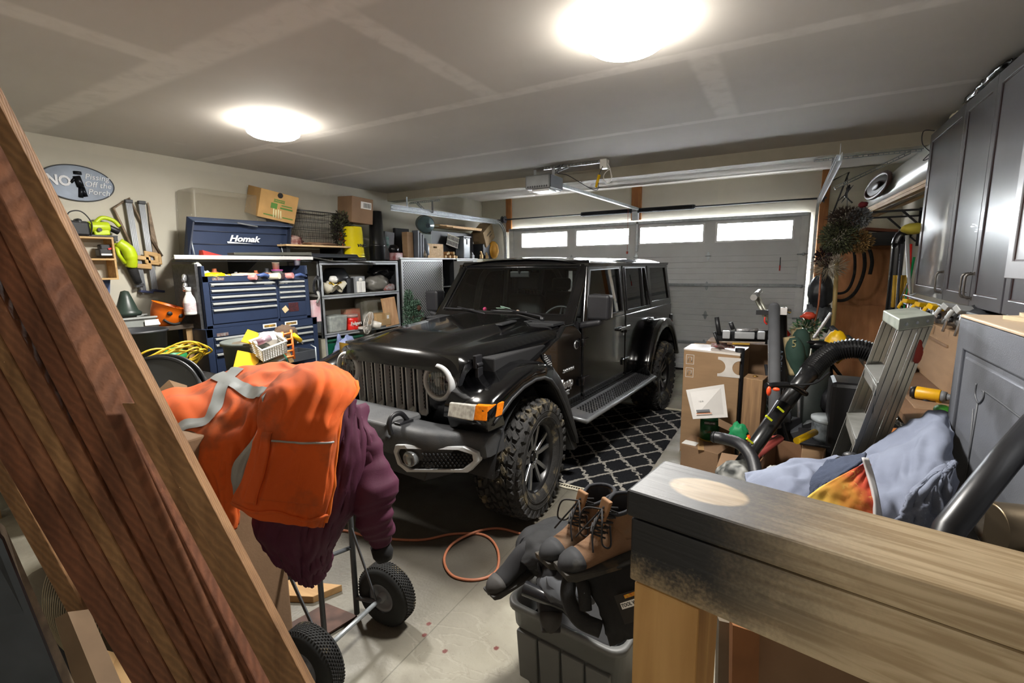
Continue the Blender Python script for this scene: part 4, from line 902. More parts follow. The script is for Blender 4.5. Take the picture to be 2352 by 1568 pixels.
# two aluminium folding stands and a rusty bow saw
def px_(a, b_, X=XL+.05): return PX(a, b_, X)
RST = mat('rusty_steel', '7a6a58', .6, .5, var=.35, scale=25)
for k, (a, b_, wl) in enumerate((((295, 462), (330, 670), 'left'), ((325, 465), (357, 668), 'right'))):
 A_, B_ = px_(*a), px_(*b_)
 t = thing('bar_clamp', 'silver fluted bar clamp with plywood jaw hanging on the wall, %s one of the pair' % wl, 'clamp', (XL, A_.y, B_.z-.02), group=None)
 m = MB()
 for o in (-.02, -.007, .006, .019): m.tube([A_+V((0, o, 0)), B_+V((0, o, 0))], .0075, n=6)
 m.hexa([A_+V((-.02, -.022, 0)), A_+V((0, -.022, 0)), A_+V((0, .022, 0)), A_+V((-.02, .022, 0)), B_+V((-.02, -.022, 0)), B_+V((0, -.022, 0)), B_+V((0, .022, 0)), B_+V((-.02, .022, 0))])
 W(m, 'bar', mat('bar_alu', 'b4b8bd', .45, .15, var=.05), t); W(MB().box(B_+V((0, .02, 0)), (.05, .11, .022), (-10, 0, 0)), 'foot', mat('clamp_blue', '3c4468', .5), t, bevel=.004)
 W(MB().box(A_+V((0, 0, 0)), (.04, .06, .03)), 'top_jaw', DGR, t, bevel=.004)
 C_ = A_.lerp(B_, .66 if k == 0 else .62)
 w_ = .19 if k == 0 else .12
 W(MB().ring([(C_.y-w_/2, C_.z-.055), (C_.y-w_/2, C_.z+.07), (C_.y+w_/2, C_.z+.05), (C_.y+w_/2, C_.z-.075)], [(C_.y-w_/2+.04, C_.z-.015), (C_.y-w_/2+.04, C_.z+.025), (C_.y+w_/2-.035, C_.z+.01), (C_.y+w_/2-.035, C_.z-.025)], XL+.065+k*.0-.0, XL+.085, 'x'), 'wooden_jaw', PNY, t, bevel=.012)
t = thing('bow_saw', 'rusty tubular bow saw hanging behind the bar clamps', 'saw', (XL, px_(260, 480).y, px_(365, 580).z))
P4 = [px_(372, 588, XL+.03), px_(330, 520, XL+.03), px_(296, 455, XL+.03), px_(260, 478, XL+.03), px_(285, 530, XL+.03), px_(318, 600, XL+.03)]
W(MB().tube(P4[:3]+P4[3:], .013, n=8), 'frame', RST, t); W(MB().tube([P4[0], P4[5]], .006, n=4), 'blade', RST, t)
t = thing('hand_saw', 'old handsaw with wooden grip hanging right of the bar clamps', 'saw', (XL, px_(362, 480).y, px_(365, 600).z))
W(MB().hexa([px_(338, 465, XL+.02), px_(341, 465, XL+.02), px_(368, 590, XL+.02), px_(352, 592, XL+.02)]+[q+V((.003, 0, 0)) for q in (px_(338, 465, XL+.02), px_(341, 465, XL+.02), px_(368, 590, XL+.02), px_(352, 592, XL+.02))]), 'blade', RST, t)
c1 = px_(358, 592, XL+.03); W(MB().ring([(c1.y-.04, c1.z-.06), (c1.y-.04, c1.z+.05), (c1.y+.05, c1.z+.04), (c1.y+.05, c1.z-.07)], [(c1.y-.01, c1.z-.03), (c1.y-.01, c1.z+.02), (c1.y+.02, c1.z+.01), (c1.y+.02, c1.z-.04)], XL+.02, XL+.04, 'x'), 'grip', PNY, t, bevel=.01)
# blue price tag
q = px_(244, 658); one(MB().box((XL+.02, q.y, q.z), (.003, .08, .15), (-8, 0, 0)), 'hanging_tag', mat('tag_blue', '4d5f86', .6), 'blue and white card tag hanging under the cubby rack', 'tag')
# workbench with clutter below the wall tools
bz_ = PX(300, 758, XL+.62).z
bch = thing('workbench', 'cluttered workbench along the left wall under the hanging saws', 'workbench', (XL+.35, 2.0, 0))
W(MB().bb((XL+.01, .9, bz_-.04), (XL+.62, 2.5, bz_)), 'top', mat('bench_top', '4a3e33', .7, var=.2), bch, bevel=.003)
for y in (.95, 2.40):
 for x in (XL+.05, XL+.57): W(MB().bb((x-.03, y-.03, 0), (x+.03, y+.03, bz_-.04)), 'leg', wood('benchleg', '7c6140', '9a7d55', 2, 3), bch)
W(MB().bb((XL+.02, .95, .35), (XL+.60, 2.45, .38)), 'lower_shelf', mat('bench_low', '6a563e', .7), bch)
q = PX(318, 740, XL+.45); t = thing('parts_tray', 'open grey plastic tray of parts on the workbench', 'tray', (XL+.4, q.y, bz_))
W(MB().ring([(XL+.22, q.y-.20), (XL+.55, q.y-.20), (XL+.55, q.y+.16), (XL+.22, q.y+.16)], [(XL+.24, q.y-.18), (XL+.53, q.y-.18), (XL+.53, q.y+.14), (XL+.24, q.y+.14)], bz_, bz_+.09, 'z').bb((XL+.22, q.y-.2, bz_), (XL+.55, q.y+.16, bz_+.012)), 'tray', mat('grey_clear', '8b8f8b', .35), t, bevel=.006)
W(MB().bb((XL+.21, q.y-.21, bz_+.085), (XL+.23, q.y+.17, bz_+.10)).bb((XL+.54, q.y-.21, bz_+.085), (XL+.565, q.y+.17, bz_+.10)), 'rim', mat('grey_rim', 'a5a8a5', .35), t)
W(MB().bb((XL+.566, q.y+.0, bz_+.02), (XL+.568, q.y+.12, bz_+.07)), 'label_card', PAPER, t)
rnd = random.Random(11)
def junk(n, box, cols, nm, label, cat, r=(.02, .05), grp=None):
 L_ = []
 for k in range(n):
  x = rnd.uniform(box[0], box[3]); y = rnd.uniform(box[1], box[4]); z = box[2]; a = rnd.uniform(r[0], r[1]); kind = k % 4; m = MB()
  if kind == 0: m.cyl((x, y, z+a*.5), (x+a*2, y+a, z+a*.6), a*.5, n=10)
  elif kind == 1: m.box((x, y, z+a*.5), (a*1.6, a*2.2, a), (rnd.uniform(-8, 8), rnd.uniform(-8, 8), rnd.uniform(0, 90)))
  elif kind == 2: m.lathe([(0, 0), (a*.6, 0), (a*.65, a*1.2), (a*.3, a*1.4), (a*.3, a*1.8), (0, a*1.8)], 12, M=Mx.Translation((x, y, z)))
  else: m.tube([(x, y, z+a*.4), (x+a, y+a*1.5, z+a*.8), (x+a*.5, y+a*3, z+a*.4)], a*.3, n=7)
  nm_, lb, ct = nm[k % len(nm)]
  cm_ = cols[k % len(cols)]; L_.append((one(m, nm_, cm_, lb, ct, grp, bevel=.002 if kind == 1 else 0), cm_.name.replace('junk_', '').replace('_', ' ')+' '+('stubby cylinder', 'small block', 'small bottle', 'bent rod')[kind], y))
 name_all(L_, label)
MM = {k: mat('junk_'+k, c_, .5) for k, c_ in dict(cream='cfc7b0', grey='77797a', dark='26272a', teal='1c9a98', rust='8a4b2b', yellow='d8b520', green='3c8a44', blue='3a4f80', pink='c47c78', white='d9d7d0').items()}
junk(14, (XL+.08, 1.0, bz_, XL+.5, 2.2), [MM[k] for k in ('dark', 'grey', 'teal', 'dark', 'cream', 'dark')], [('hand_tool', 'x', 'tool')], 'on the workbench', 'x', (.03, .07), 'hand tools strewn on the workbench')
q = PX(330, 690, XL+.35); one(MB().lathe([(0, 0), (.10, 0), (.11, .03), (.085, .05), (.05, .16), (.03, .22), (0, .23)], 18, M=Mx.Translation((XL+.3, PX(290, 700, XL+.3).y, bz_+.1))), 'work_lamp', mat('lamp_green', '2d3a33', .4), 'dark green conical tool standing behind the grey tray on the workbench', 'tool')
# pumpkin bucket
q = PX(383, 725, -5.0); t = thing('pumpkin_bucket', 'orange pumpkin-face candy bucket tipped on the bench beside the spray bottle', 'bucket', (q.x, q.y, q.z-.12))
Mp = Mx.Translation(q) @ Euler((radians(-18), radians(10), 0)).to_matrix().to_4x4()
OP = mat('pumpkin_orange', 'e06a10', .4)
W(MB().lathe([(0, -.11), (.085, -.11), (.115, -.05), (.135, .03), (.14, .10), (.148, .105), (.142, .10), (.13, .02), (.08, -.10), (0, -.10)], 30, M=Mp), 'shell', OP, t)
for (a, h, s_) in ((-.35, .04, .026), (.35, .04, .026)):
 u = Mp @ V((.133*cos(a), .133*sin(a), h)); W(MB().ell(u, (.012, s_, s_*.8), 10, 6), 'eye', INK, t)
W(MB().tube([Mp @ V((.130*cos(a)+.0, .130*sin(a), -.02-.03*cos(a*2.2))) for a in [-.6+1.2*k/10 for k in range(11)]], .012, n=6), 'mouth', INK, t)
# black tub, cables, round tubs
q = PX(322, 760, -4.55); r = .22
t = thing('black_bucket', 'tall open black round bucket below the grey tray', 'bucket', (-4.55-.1, q.y, .5))
W(MB().lathe([(0, 0), (r*.8, 0), (r, .62), (r+.012, .625), (r+.012, .605), (r-.01, .6), (r*.8-.01, .02), (0, .02)], 36, M=Mx.Translation((-4.65, q.y, q.z-.62))), 'shell', mat('bucket_black', '2b2d30', .5), t); t.location = (-4.65, q.y, q.z-.62); t_ = t
WM[t.name] = Mx.Translation(t.location)
for ch in t.children: ch.matrix_parent_inverse = WM[t.name].inverted()
bkz = q.z-.62
one(MB().bb((-4.95, q.y-.3, 0), (-4.35, q.y+.3, bkz)), 'wooden_chest', mat('trunk_dark', '2a2622', .6), 'dark storage trunk carrying the black round bucket', 'trunk', bevel=.01)
cz = PX(395, 830, -4.25)
t = thing('extension_cord', 'yellow extension cord looped over a green reel', 'cord', (cz.x, cz.y, cz.z-.12))
rnd = random.Random(5); YC = mat('cord_yellow', 'cfae2c', .5)
for k in range(9):
 a0 = rnd.uniform(-.25, .25); L_ = []
 for j in range(40):
  a = 2*pi*j/40; L_.append((cz.x+.12*sin(a)+.02*sin(3*a+k)+a0*.2, cz.y+(.23+.07*noise.noise(V((k*3.1, .5, 0))))*cos(a)+.02*sin(2*a+k), cz.z+.02+(.07+.016*(k % 5))*sin(a+a0)+.10*cos(a)*a0+.012*sin(4*a+k*2)))
 W(MB().tube(L_, .0075, n=6, closed=True), 'loop', YC, t)
W(MB().cyl((cz.x-.02, cz.y-.08, cz.z-.1), (cz.x-.06, cz.y+.08, cz.z+.07), .075, n=24), 'reel', mat('reel_green', '1f7d4a', .45), t)
one(MB().bb((-4.5, cz.y-.3, 0), (-3.95, cz.y+.28, cz.z-.14)), 'dark_crate', mat('crate_dark', '1d1c1b', .6), 'dark crate under the looped yellow extension cord', 'crate', bevel=.01)
MM_D = mat('crate_dk2', '26272a', .5)
# two big round feed tubs on edge
t = thing('round_tub', 'large dark grey round tub lid standing on edge behind the leaning boards', 'tub', (-2.9, PX(350, 900, -2.9).y, 0))
cc = PD(352, 935, 2.9);
def disc(c_, r, tilt, nm, label):
 t = thing(nm, label, 'tub', (c_.x, c_.y, max(0, c_.z-r))); M_ = Mx.Translation(c_) @ Euler((radians(tilt[0]), radians(tilt[1]), radians(tilt[2]))).to_matrix().to_4x4()
 W(MB().lathe([(0, -.02), (r*.93, -.02), (r*.97, 0), (r, .012), (r*1.01, .0), (r*1.0, -.03), (r*.9, -.16), (0, -.16)], 60, M=M_), 'shell', mat('tub_grey', '3b3d3f', .45, var=.1), t)
 W(MB().tube([M_ @ V((r*cos(2*pi*k/70), r*sin(2*pi*k/70), .01)) for k in range(70)], .011, n=8, closed=True), 'rim', mat('tub_rim', '2a2b2d', .35), t)
bpy.data.objects.remove(t)
d_ = (CAM-cc).normalized()
disc(PD(345, 925, 2.95), .29, (62, 0, 38), 'round_tub', 'front one of two large dark grey round tubs nested on edge behind the boards')
disc(PD(362, 918, 3.12), .30, (62, 0, 38), 'round_tub', 'rear one of two dark round tubs, its rim showing beside the yellow cord')
u_ = PD(352, 920, 3.0); one(MB().bb((u_.x-.28, u_.y-.2, 0), (u_.x+.3, u_.y+.3, max(.1, u_.z-.31))), 'storage_crate', MM_D, 'dark crate holding up the two round tubs', 'crate', bevel=.01)
# red box, teal cloth on the bench left end
q = PX(218, 815, -4.3); one(MB().bb((-4.6, q.y-.25, 0), (-4.3, q.y+.1, q.z-.0)).bb((-4.62, q.y-.27, q.z), (-4.28, q.y+.12, q.z+.02), mi=1), 'red_cabinet', [mat('deep_red', '7d1512', .5), PINE], 'deep red low cabinet with pine top seen between the leaning boards', 'cabinet')
q2 = PX(205, 760, -4.45); one(MB().ell((-4.45, q.y-.1, q.z+.16), (.12, .17, .15), 18, 12, amp=.35, fr=4, seed=3), 'cloth_bundle', mat('bundle_grey', '7d8588', .9, col2='9aa39c'), 'grey bundle of cloth on the red cabinet behind the boards', 'cloth')
one(MB().ell((-4.42, q.y-.14, q.z+.34), (.09, .13, .06), 18, 10, amp=.3, fr=4, seed=9), 'teal_cloth', MM['teal'], 'teal cloth on top of the grey bundle behind the boards', 'cloth')
# ---------- tool chest ----------
TX = -4.70; ty0 = PX(475, 740, TX).y; ty1 = PX(715, 740, TX).y
zt = PX(712, 612, TX).z; zmid = PX(600, 742, TX).z; zl = PX(470, 605, TX).z
zt = (zt+zl)/2-.005
tc1 = thing('tool_chest', 'navy blue top tool chest full of silver-edged drawers, its lid up behind a long shelf', 'tool chest', (TX-.22, (ty0+ty1)/2, zmid))
zo = PX(600, 632, TX).z
sp_ = ty0+(ty1-ty0)*.655
W(MB().bb((TX-.45, ty0, zmid), (TX-.012, ty1, zo-.05)).bb((TX-.012, ty0, zmid), (TX, ty0+.055, zo)).bb((TX-.012, ty1-.05, zmid), (TX, ty1, zo)).bb((TX-.012, ty0, zmid), (TX, ty1, zmid+.03)).bb((TX-.012, ty0, zo-.055), (TX, ty1, zo)).bb((TX-.012, sp_-.012, zmid), (TX, sp_+.012, zo)), 'body', NAVY, tc1, bevel=.003)
for ya_, yb_ in ((ty0, ty0+.03), (ty1-.03, ty1)): W(MB().bb((TX-.45, ya_, zo-.05), (TX, yb_, zt)), 'side_wall', NAVY, tc1, bevel=.003)
def drawer(par, ya, yb, za, zb, X=TX, pull=True):
 d = W(MB().bb((X-.02, ya, za), (X+.003, yb, zb)), 'drawer', NAVY, par, bevel=.003)
 if pull: W(MB().prism([(X+.003, zb-.002), (X+.020, zb-.006), (X+.022, zb-.022), (X+.003, zb-.026)], ya+.006, yb-.006, 'y'), 'drawer_pull', PUL, d, bevel=.002)
 return d
zz = [zo-.062-(zo-.06-zmid-.035)*k for k in (0, .155, .31, .465, .62, .775)]
for k in range(5):
 zb_ = zz[k]; za_ = zz[k+1] if k < 4 else zmid+.035; drawer(tc1, ty0+.06, sp_-.018, za_+.005, zb_)
h_ = (zo-.06-zmid-.035)
for k in range(4): drawer(tc1, sp_+.018, ty1-.055, zo-.062-h_*.14*(k+1)+.004, zo-.062-h_*.14*k)
dd = drawer(tc1, sp_+.018, ty1-.055, zmid+.035, zo-.062-h_*.60, pull=False)
W(MB().bb((TX+.003, sp_+.12, zmid+.09), (TX+.006, sp_+.24, zmid+.185)), 'decal', mat('decal_dark', '1b1416', .5, col2='5a2226', scale=60), dd)
W(MB().box((TX+.006, sp_+.075, zmid+.12), (.003, .06, .06), (35, 0, 0)), 'sticker', mat('sticker_tan', 'c8b48c', .6), dd)
W(MB().bb((TX, ty0+.09, zo-.038), (TX+.003, ty0+.20, zo-.012)), 'name_plate', mat('plate_red', '7a4a40', .4, .4, col2='9a9a98', scale=50), tc1)
for (yy_, w_) in ((sp_-.14, .09), (sp_+.03, .06), (sp_+.10, .03), (ty0+.07, .03)): W(MB().bb((TX+.004, yy_, zz[1]+.028), (TX+.005, yy_+w_, zz[1]+.04)), 'tape_label', PAPER, tc1)
# rolling cabinet beneath
tb = thing('rolling_cabinet', 'navy blue rolling tool cabinet under the top chest, partly hidden by the grey bucket', 'tool chest', (TX-.2, (ty0+ty1)/2, 0))
y0_, y1_ = ty0-.035, ty1+.045
W(MB().bb((TX-.46, y0_, .14), (TX+.02, y1_, zmid)).bb((TX+.02, y0_, .14), (TX+.04, y0_+.06, zmid)).bb((TX+.02, y1_-.06, .14), (TX+.04, y1_, zmid)).bb((TX+.02, y0_, zmid-.08), (TX+.04, y1_, zmid)), 'body', NAVY, tb, bevel=.004)
zq = zmid-.085
for k, hh in enumerate((.06, .09, .20, .20, .22, .22)):
 if zq-hh > .16: drawer(tb, y0_+.065, y1_-.065, zq-hh+.005, zq, TX+.038); zq -= hh
for y in (y0_+.08, y1_-.08):
 for x in (TX-.4, TX-.05): W(MB().cyl((x, y-.02, .05), (x, y+.02, .05), .05, n=18).bb((x-.03, y-.03, .09), (x+.03, y+.03, .14)), 'caster', BLK, tb)
for k, yy_ in enumerate((sp_-.22, sp_+.03)):
 W(MB().bb((TX+.04, yy_, zmid-.055), (TX+.043, yy_+.15, zmid-.01)).bb((TX+.043, yy_+.012, zmid-.045), (TX+.044, yy_+.138, zmid-.02), mi=1), 'sticker', [PAPER, mat('sticker_ink', '3c3a36', .5, col2='b58a2c', scale=40)], tb)
W(MB().bb((TX+.04, y0_+.09, zmid-.075), (TX+.043, y0_+.20, zmid-.045)), 'name_plate', mat('plate_red2', '7a4a40', .4, .4, col2='9a9a98', scale=50), tb)
for k in range(3): W(MB().cyl((TX+.06, y0_+.11+k*.035, zq+.34), (TX+.075, y0_+.11+k*.035, zq+.34), .014, n=10), 'white_knob', WHT, tb)
# side tray hook box at right of the roll cabinet
q = PX(700, 800, TX+.2); t = thing('metal_tray', 'grey folding metal side tray hooked at the right end of the rolling cabinet', 'tray', (TX+.25, q.y, q.z-.1))
W(MB().ring([(TX+.05, q.y-.55), (TX+.35, q.y-.55), (TX+.35, q.y+.02), (TX+.05, q.y+.02)], [(TX+.06, q.y-.54), (TX+.34, q.y-.54), (TX+.34, q.y+.01), (TX+.06, q.y+.01)], q.z-.10, q.z, 'z').bb((TX+.05, q.y-.55, q.z-.10), (TX+.35, q.y+.02, q.z-.09)), 'tray', mat('tray_grey', '4a4d52', .45, .4), t, bevel=.003)
W(MB().tube([(TX+.35, q.y+.02, q.z-.3), (TX+.35, q.y+.02, q.z+.02), (TX+.28, q.y+.02, q.z+.04)], .008, n=6), 'bracket', STL, t)
# white spray bottle on the side of the chest
q = PX(443, 722, TX-.12); t = thing('spray_bottle', 'tall white plastic bottle hanging on the left side of the tool chest', 'bottle', (q.x, ty0-.07, q.z))
W(MB().lathe([(0, 0), (.05, 0), (.052, .01), (.052, .12), (.045, .15), (.025, .19), (.021, .215), (0, .215)], 24, M=Mx.Translation((q.x, ty0-.07, q.z))), 'bottle', WHT, t)
W(MB().cyl((q.x, ty0-.07, q.z+.215), (q.x, ty0-.07, q.z+.255), .024, n=16), 'cap', WHT, t)
W(MB().lathe([(.0525, .03), (.0525, .11)], 24, M=Mx.Translation((q.x, ty0-.07, q.z))), 'label_band', mat('label_pinkish', 'd8cfd0', .6, col2='b9a4a8', scale=60), t)
one(MB().bb((TX-.45, ty0-.028, zmid-.3), (TX-.05, ty0-.002, zt+.02)), 'pegboard', mat('dark_mesh_panel', '38383a', .5, .4, col2='4b4b4d', scale=40), 'dark panel hung with fittings on the left side of the tool chest', 'panel')
for k, (a, b_) in enumerate(((408, 640), (445, 636), (447, 655), (415, 662))):
 u = PX(a, b_, TX-.2); one(MB().ell((TX-.2+.0, ty0-.05, u.z), (.02, .022, .03), 12, 8).cyl((TX-.2, ty0-.05, u.z), (TX-.17, ty0-.08, u.z-.02), .012, n=8), 'pipe_fitting', CHR, ('upper left', 'upper right', 'lower right', 'lower left')[k]+' chrome fitting clipped to the dark panel beside the tool chest', 'fitting', 'chrome fittings on the side panel')
# clutter in the open top of the chest
def tub(p, r, h, m1, lab, nm, lidm=None, taper=.85):
 t = thing(nm, lab, 'tub', p)
 W(MB().lathe([(0, 0), (r*taper, 0), (r, h), (r*1.06, h), (r*1.06, h*1.04), (0, h*1.04)], 24, M=Mx.Translation(p)), 'tub', m1, t)
 if lidm: W(MB().cyl(V(p)+V((0, 0, h*.95)), V(p)+V((0, 0, h*1.10)), r*1.1, n=24), 'lid', lidm, t)
 return t
zb_ = zo-.049
def on(px, dx): return V((TX-dx, PX(px, 618, TX-dx).y, zb_))
PUR = mat('purple', '8a3d78', .5)
tub(on(636, .08), .052, .095, WHT, 'white tub with purple lid on the tool chest, under a small cream cup', 'plastic_tub', PUR)
u = on(636, .08)+V((0, 0, .106)); tub(u+V((0, -.01, 0)), .036, .07, mat('cream_red', 'd9cfb8', .5, col2='d86a52', scale=6), 'small cream and red cup stacked on the white tub', 'paper_cup')
tub(on(612, .04), .042, .07, mat('cream_orange', 'e0d2b4', .5, col2='dd7a55', scale=8), 'cream and orange cup in front on the tool chest', 'paper_cup')
tub(V((TX-.1, ty1-.05, zt+.002)), .036, .06, mat('white_blue', 'd6d4dc', .5, col2='57548a', scale=14), 'small white tub with red lid on the right rim of the tool chest', 'plastic_tub', mat('lid_magenta', 'b03a5a', .5))
prop('yellow_glove', 'yellow rubber glove heap at the left of the tool chest well', 'glove', lambda m: m.ell(on(482, .1)+V((0, .03, .035)), (.09, .12, .045), 20, 12, amp=.45, fr=5, seed=2).tube([on(482, .05)+V((0, .0, .02)), on(510, .03)+V((0, 0, .03)), on(520, .03)+V((0, 0, .01))], .018, n=8), YEL)
prop('plastic_bag', 'clear plastic bag drooping over the left rim of the tool chest', 'bag', lambda m: m.ell(on(460, .12)+V((0, -.03, .10)), (.05, .05, .09), 16, 12, amp=.4, fr=4, seed=6), mat('bag_clear', 'b5b8ae', .3))
prop('work_cloth', 'beige cloth heap in the middle of the tool chest well', 'cloth', lambda m: m.ell(on(560, .12)+V((0, 0, .03)), (.1, .16, .045), 24, 12, amp=.4, fr=5, seed=4), mat('cloth_beige', 'b5a090', .9, col2='c9b9a2'))
prop('blue_wipe', 'pale blue cloth behind the yellow glove', 'cloth', lambda m: m.ell(on(470, .2)+V((0, 0, .05)), (.07, .07, .05), 18, 10, amp=.4, fr=5, seed=8), mat('cloth_paleblue', '9fb3c4', .9))
rnd = random.Random(21)
junk(34, (TX-.36, ty0+.12, zb_, TX-.03, ty1-.10), [MM[k] for k in ('cream', 'dark', 'grey', 'white', 'green', 'dark', 'rust', 'yellow', 'pink', 'cream', 'dark', 'blue')], [('loose_part', 'x', 'part')], 'in the tool chest well', 0, (.03, .07), 'small parts in the tool chest well')
# black cable hanging at the right of the chest
q = PX(728, 655, TX+.03); t = thing('cable_bundle', 'black and clear cable bundle hanging between the tool chest and the wire shelf', 'cable', (q.x, q.y, q.z-.15))
for k in range(5): W(MB().tube([(q.x+.02*sin(a), q.y+(.03+.006*k)*cos(a), q.z+(.075+.008*k)*sin(a)) for a in [2*pi*j/24 for j in range(24)]], .0055, n=6, closed=True), 'loop', BLK, t)
W(MB().tube([(q.x, q.y, q.z-.07), (q.x, q.y+.02, q.z-.14), (q.x, q.y-.02, q.z-.2)], .014, n=8), 'tail', mat('tail_grey', '8a8a86', .4), t)
one(MB().bb((TX-.05, q.y-.05, q.z-.42), (TX+.0, q.y+.05, q.z-.17)), 'hanging_notepad', mat('pad_white', 'd9d7dc', .7, col2='b84a50', scale=4), 'white notepad hanging beside the tool chest below the cable bundle', 'notepad', bevel=.003)
# ---------- long steel shelf above, with the open chest lid ----------
SX = -4.78; sz = PX(398, 590, SX).z; sy0 = PX(398, 585, SX).y; sy1 = PX(830, 600, SX).y
ls = thing('steel_shelf', 'long steel shelf with bright edge running above the tool chest', 'shelf', (SX-.3, (sy0+sy1)/2, sz-.02))
W(MB().hexa([(SX, sy0, sz-.008), (SX, PX(718, 600, SX).y, sz-.008), (XL+.02, PX(718, 600, SX).y, sz-.008), (XL+.02, sy0+.32, sz-.008), (SX, sy0, sz+.008), (SX, PX(718, 600, SX).y, sz+.008), (XL+.02, PX(718, 600, SX).y, sz+.008), (XL+.02, sy0+.32, sz+.008)]), 'shelf_board', mat('shelf_grey', '55565a', .45, .5), ls, bevel=.002)
W(MB().prism([(SX, sz-.022), (SX+.014, sz-.018), (SX+.014, sz+.016), (SX, sz+.020)], sy0, PX(718, 600, SX).y, 'y'), 'front_edge', mat('edge_bright', 'c9c9c6', .35, .2), ls, bevel=.003)
W(MB().bb((SX-.08, sy0+.02, sz-.04), (SX-.02, PX(718, 600, SX).y, sz-.03)), 'cross_beam', DGR, ls)
for y in (sy0+.9,): W(MB().prism([(XL, sz-.01), (SX-.15, sz-.01), (XL, sz-.32)], y-.01, y+.01, 'y'), 'bracket', DGR, ls)
LX = -5.12
la = [PX(420, 572, LX), PX(655, 575, LX), PX(660, 512, LX-.03), PX(428, 497, LX-.03)]
lid = thing('chest_lid', 'open navy blue chest lid with white maker lettering leaning on the long shelf', 'lid', (LX, (la[0].y+la[1].y)/2, sz+.008))
a, b_, c_, d_ = la; a = V((a.x, a.y, sz+.01)); b_ = V((b_.x, b_.y, sz+.01)); of = V((.012, 0, 0)); ou = V((.075, 0, .0))
W(MB().hexa([a, b_, c_, d_, a+of, b_+of, c_+of, d_+of]), 'panel', NAVY, lid, bevel=.002)
W(MB().hexa([d_, c_, c_+V((0, 0, -.012)), d_+V((0, 0, -.012)), d_+V((.085, .03, -.045)), c_+V((.085, .01, -.045)), c_+V((.085, .01, -.055)), d_+V((.085, .03, -.055))]), 'top_flange', mat('flange_blue', '414c60', .4), lid, bevel=.002)
W(MB().hexa([a, a+of, d_+of, d_, a+ou+V((0, .005, 0)), a+ou+V((0, .017, 0)), d_+V((.07, .035, -.05)), d_+V((.07, .02, -.05))]), 'side_flange', NAVD, lid)
W(MB().hexa([b_, b_+of, c_+of, c_, b_+ou-V((0, .017, 0)), b_+ou, c_+V((.07, 0, -.05)), c_+V((.07, -.015, -.05))]), 'side_flange', NAVD, lid)
for k in (.33, .66): u = a.lerp(d_, k); v_ = b_.lerp(c_, k); W(MB().tube([u+V((.016, .02, 0)), v_+V((.016, -.02, 0))], .005, n=6), 'rib', NAVD, lid)
cm = (a+b_+c_+d_)/4; upv = (d_-a).normalized()
text('Homak', .088, Mx.Translation((LX+.018, cm.y+.02, cm.z-.005)) @ FX, SIGNW, lid, 'lettering', .002, shear=.35, bold=.003, sx=1.25)
W(MB().hexa([(LX+.016, cm.y-.16, cm.z-.055), (LX+.016, cm.y+.12, cm.z-.052), (LX+.016, cm.y-.02, cm.z-.045), (LX+.016, cm.y-.165, cm.z-.035)]+[(LX+.02, cm.y-.16, cm.z-.055), (LX+.02, cm.y+.12, cm.z-.052), (LX+.02, cm.y-.02, cm.z-.045), (LX+.02, cm.y-.165, cm.z-.035)]), 'underline_stroke', SIGNW, lid)
for y in (a.y+.07, b_.y-.07): W(MB().tube([(LX+.06, y, sz+.02), (LX+.03, y, sz+.17)], .006, n=6), 'lid_stay', STL, lid)
W(MB().tube([(d_.x+.085, (c_.y+d_.y)/2-.1, d_.z-.035), (d_.x+.085, (c_.y+d_.y)/2+.12, d_.z-.06)], .009, n=6), 'carry_handle', GRY, lid)
q = PX(475, 572, SX-.1); one(MB().hexa([(q.x, q.y-.03, sz+.009), (q.x, q.y+.22, sz+.009), (q.x-.1, q.y+.22, sz+.009), (q.x-.1, q.y-.03, sz+.009), (q.x-.02, q.y-.03, sz+.07), (q.x-.02, q.y+.12, sz+.03), (q.x-.08, q.y+.12, sz+.03), (q.x-.08, q.y-.03, sz+.07)]), 'red_wedge', RED, 'red plastic wedge on the long shelf in front of the blue lid', 'wedge')
one(MB().bb((SX-.16, PX(420, 574, SX-.1).y, sz+.009), (SX-.08, PX(550, 570, SX-.1).y, sz+.022)), 'steel_ruler', CHR, 'bright steel straightedge lying on the long shelf below the lid', 'ruler')
one(MB().hexa([V(p) for p in ((SX-.14, PX(540, 575, SX).y, sz+.025), (SX-.02, PX(540, 575, SX).y, sz+.025), (SX-.02, PX(718, 575, SX).y, sz+.03), (SX-.14, PX(718, 575, SX).y, sz+.03), (SX-.14, PX(540, 575, SX).y, sz+.05), (SX-.02, PX(540, 575, SX).y, sz+.05), (SX-.02, PX(718, 575, SX).y, sz+.07), (SX-.14, PX(718, 575, SX).y, sz+.07))]), 'metal_channel', mat('olive_metal', '5b5a50', .4, .5), 'dull olive metal channel lying along the long shelf, right of the lid', 'rail', bevel=.004)
# clear bin behind the lid
bz0 = sz+.009; q0 = PX(428, 430, -5.3); q1 = PX(590, 470, -5.3)
bn = thing('clear_bin', 'cloudy clear storage bin upside down behind the blue lid', 'bin', (-5.33, (q0.y+q1.y)/2, bz0))
ztp = PX(430, 432, -5.3).z
def taperbox(mb, x0, x1, y0, y1, z0, z1, k, mi=0):
 a = (x1-x0)*k/2; b = (y1-y0)*k/2
 return mb.hexa([(x0, y0, z0), (x1, y0, z0), (x1, y1, z0), (x0, y1, z0), (x0+a, y0+b, z1), (x1-a, y0+b, z1), (x1-a, y1-b, z1), (x0+a, y1-b, z1)], mi)
CLB = mat('cloudy_plastic', 'a8a08c', .3, var=.06); CLB.node_tree.nodes['Principled BSDF'].inputs['Transmission Weight'].default_value = .45
CLB.node_tree.nodes['Principled BSDF'].inputs['Alpha'].default_value = .38
W(taperbox(MB(), -5.49, -5.16, q0.y-.06, q1.y+.05, bz0, ztp, .10), 'bin_shell', CLB, bn, bevel=.03, seg=4)
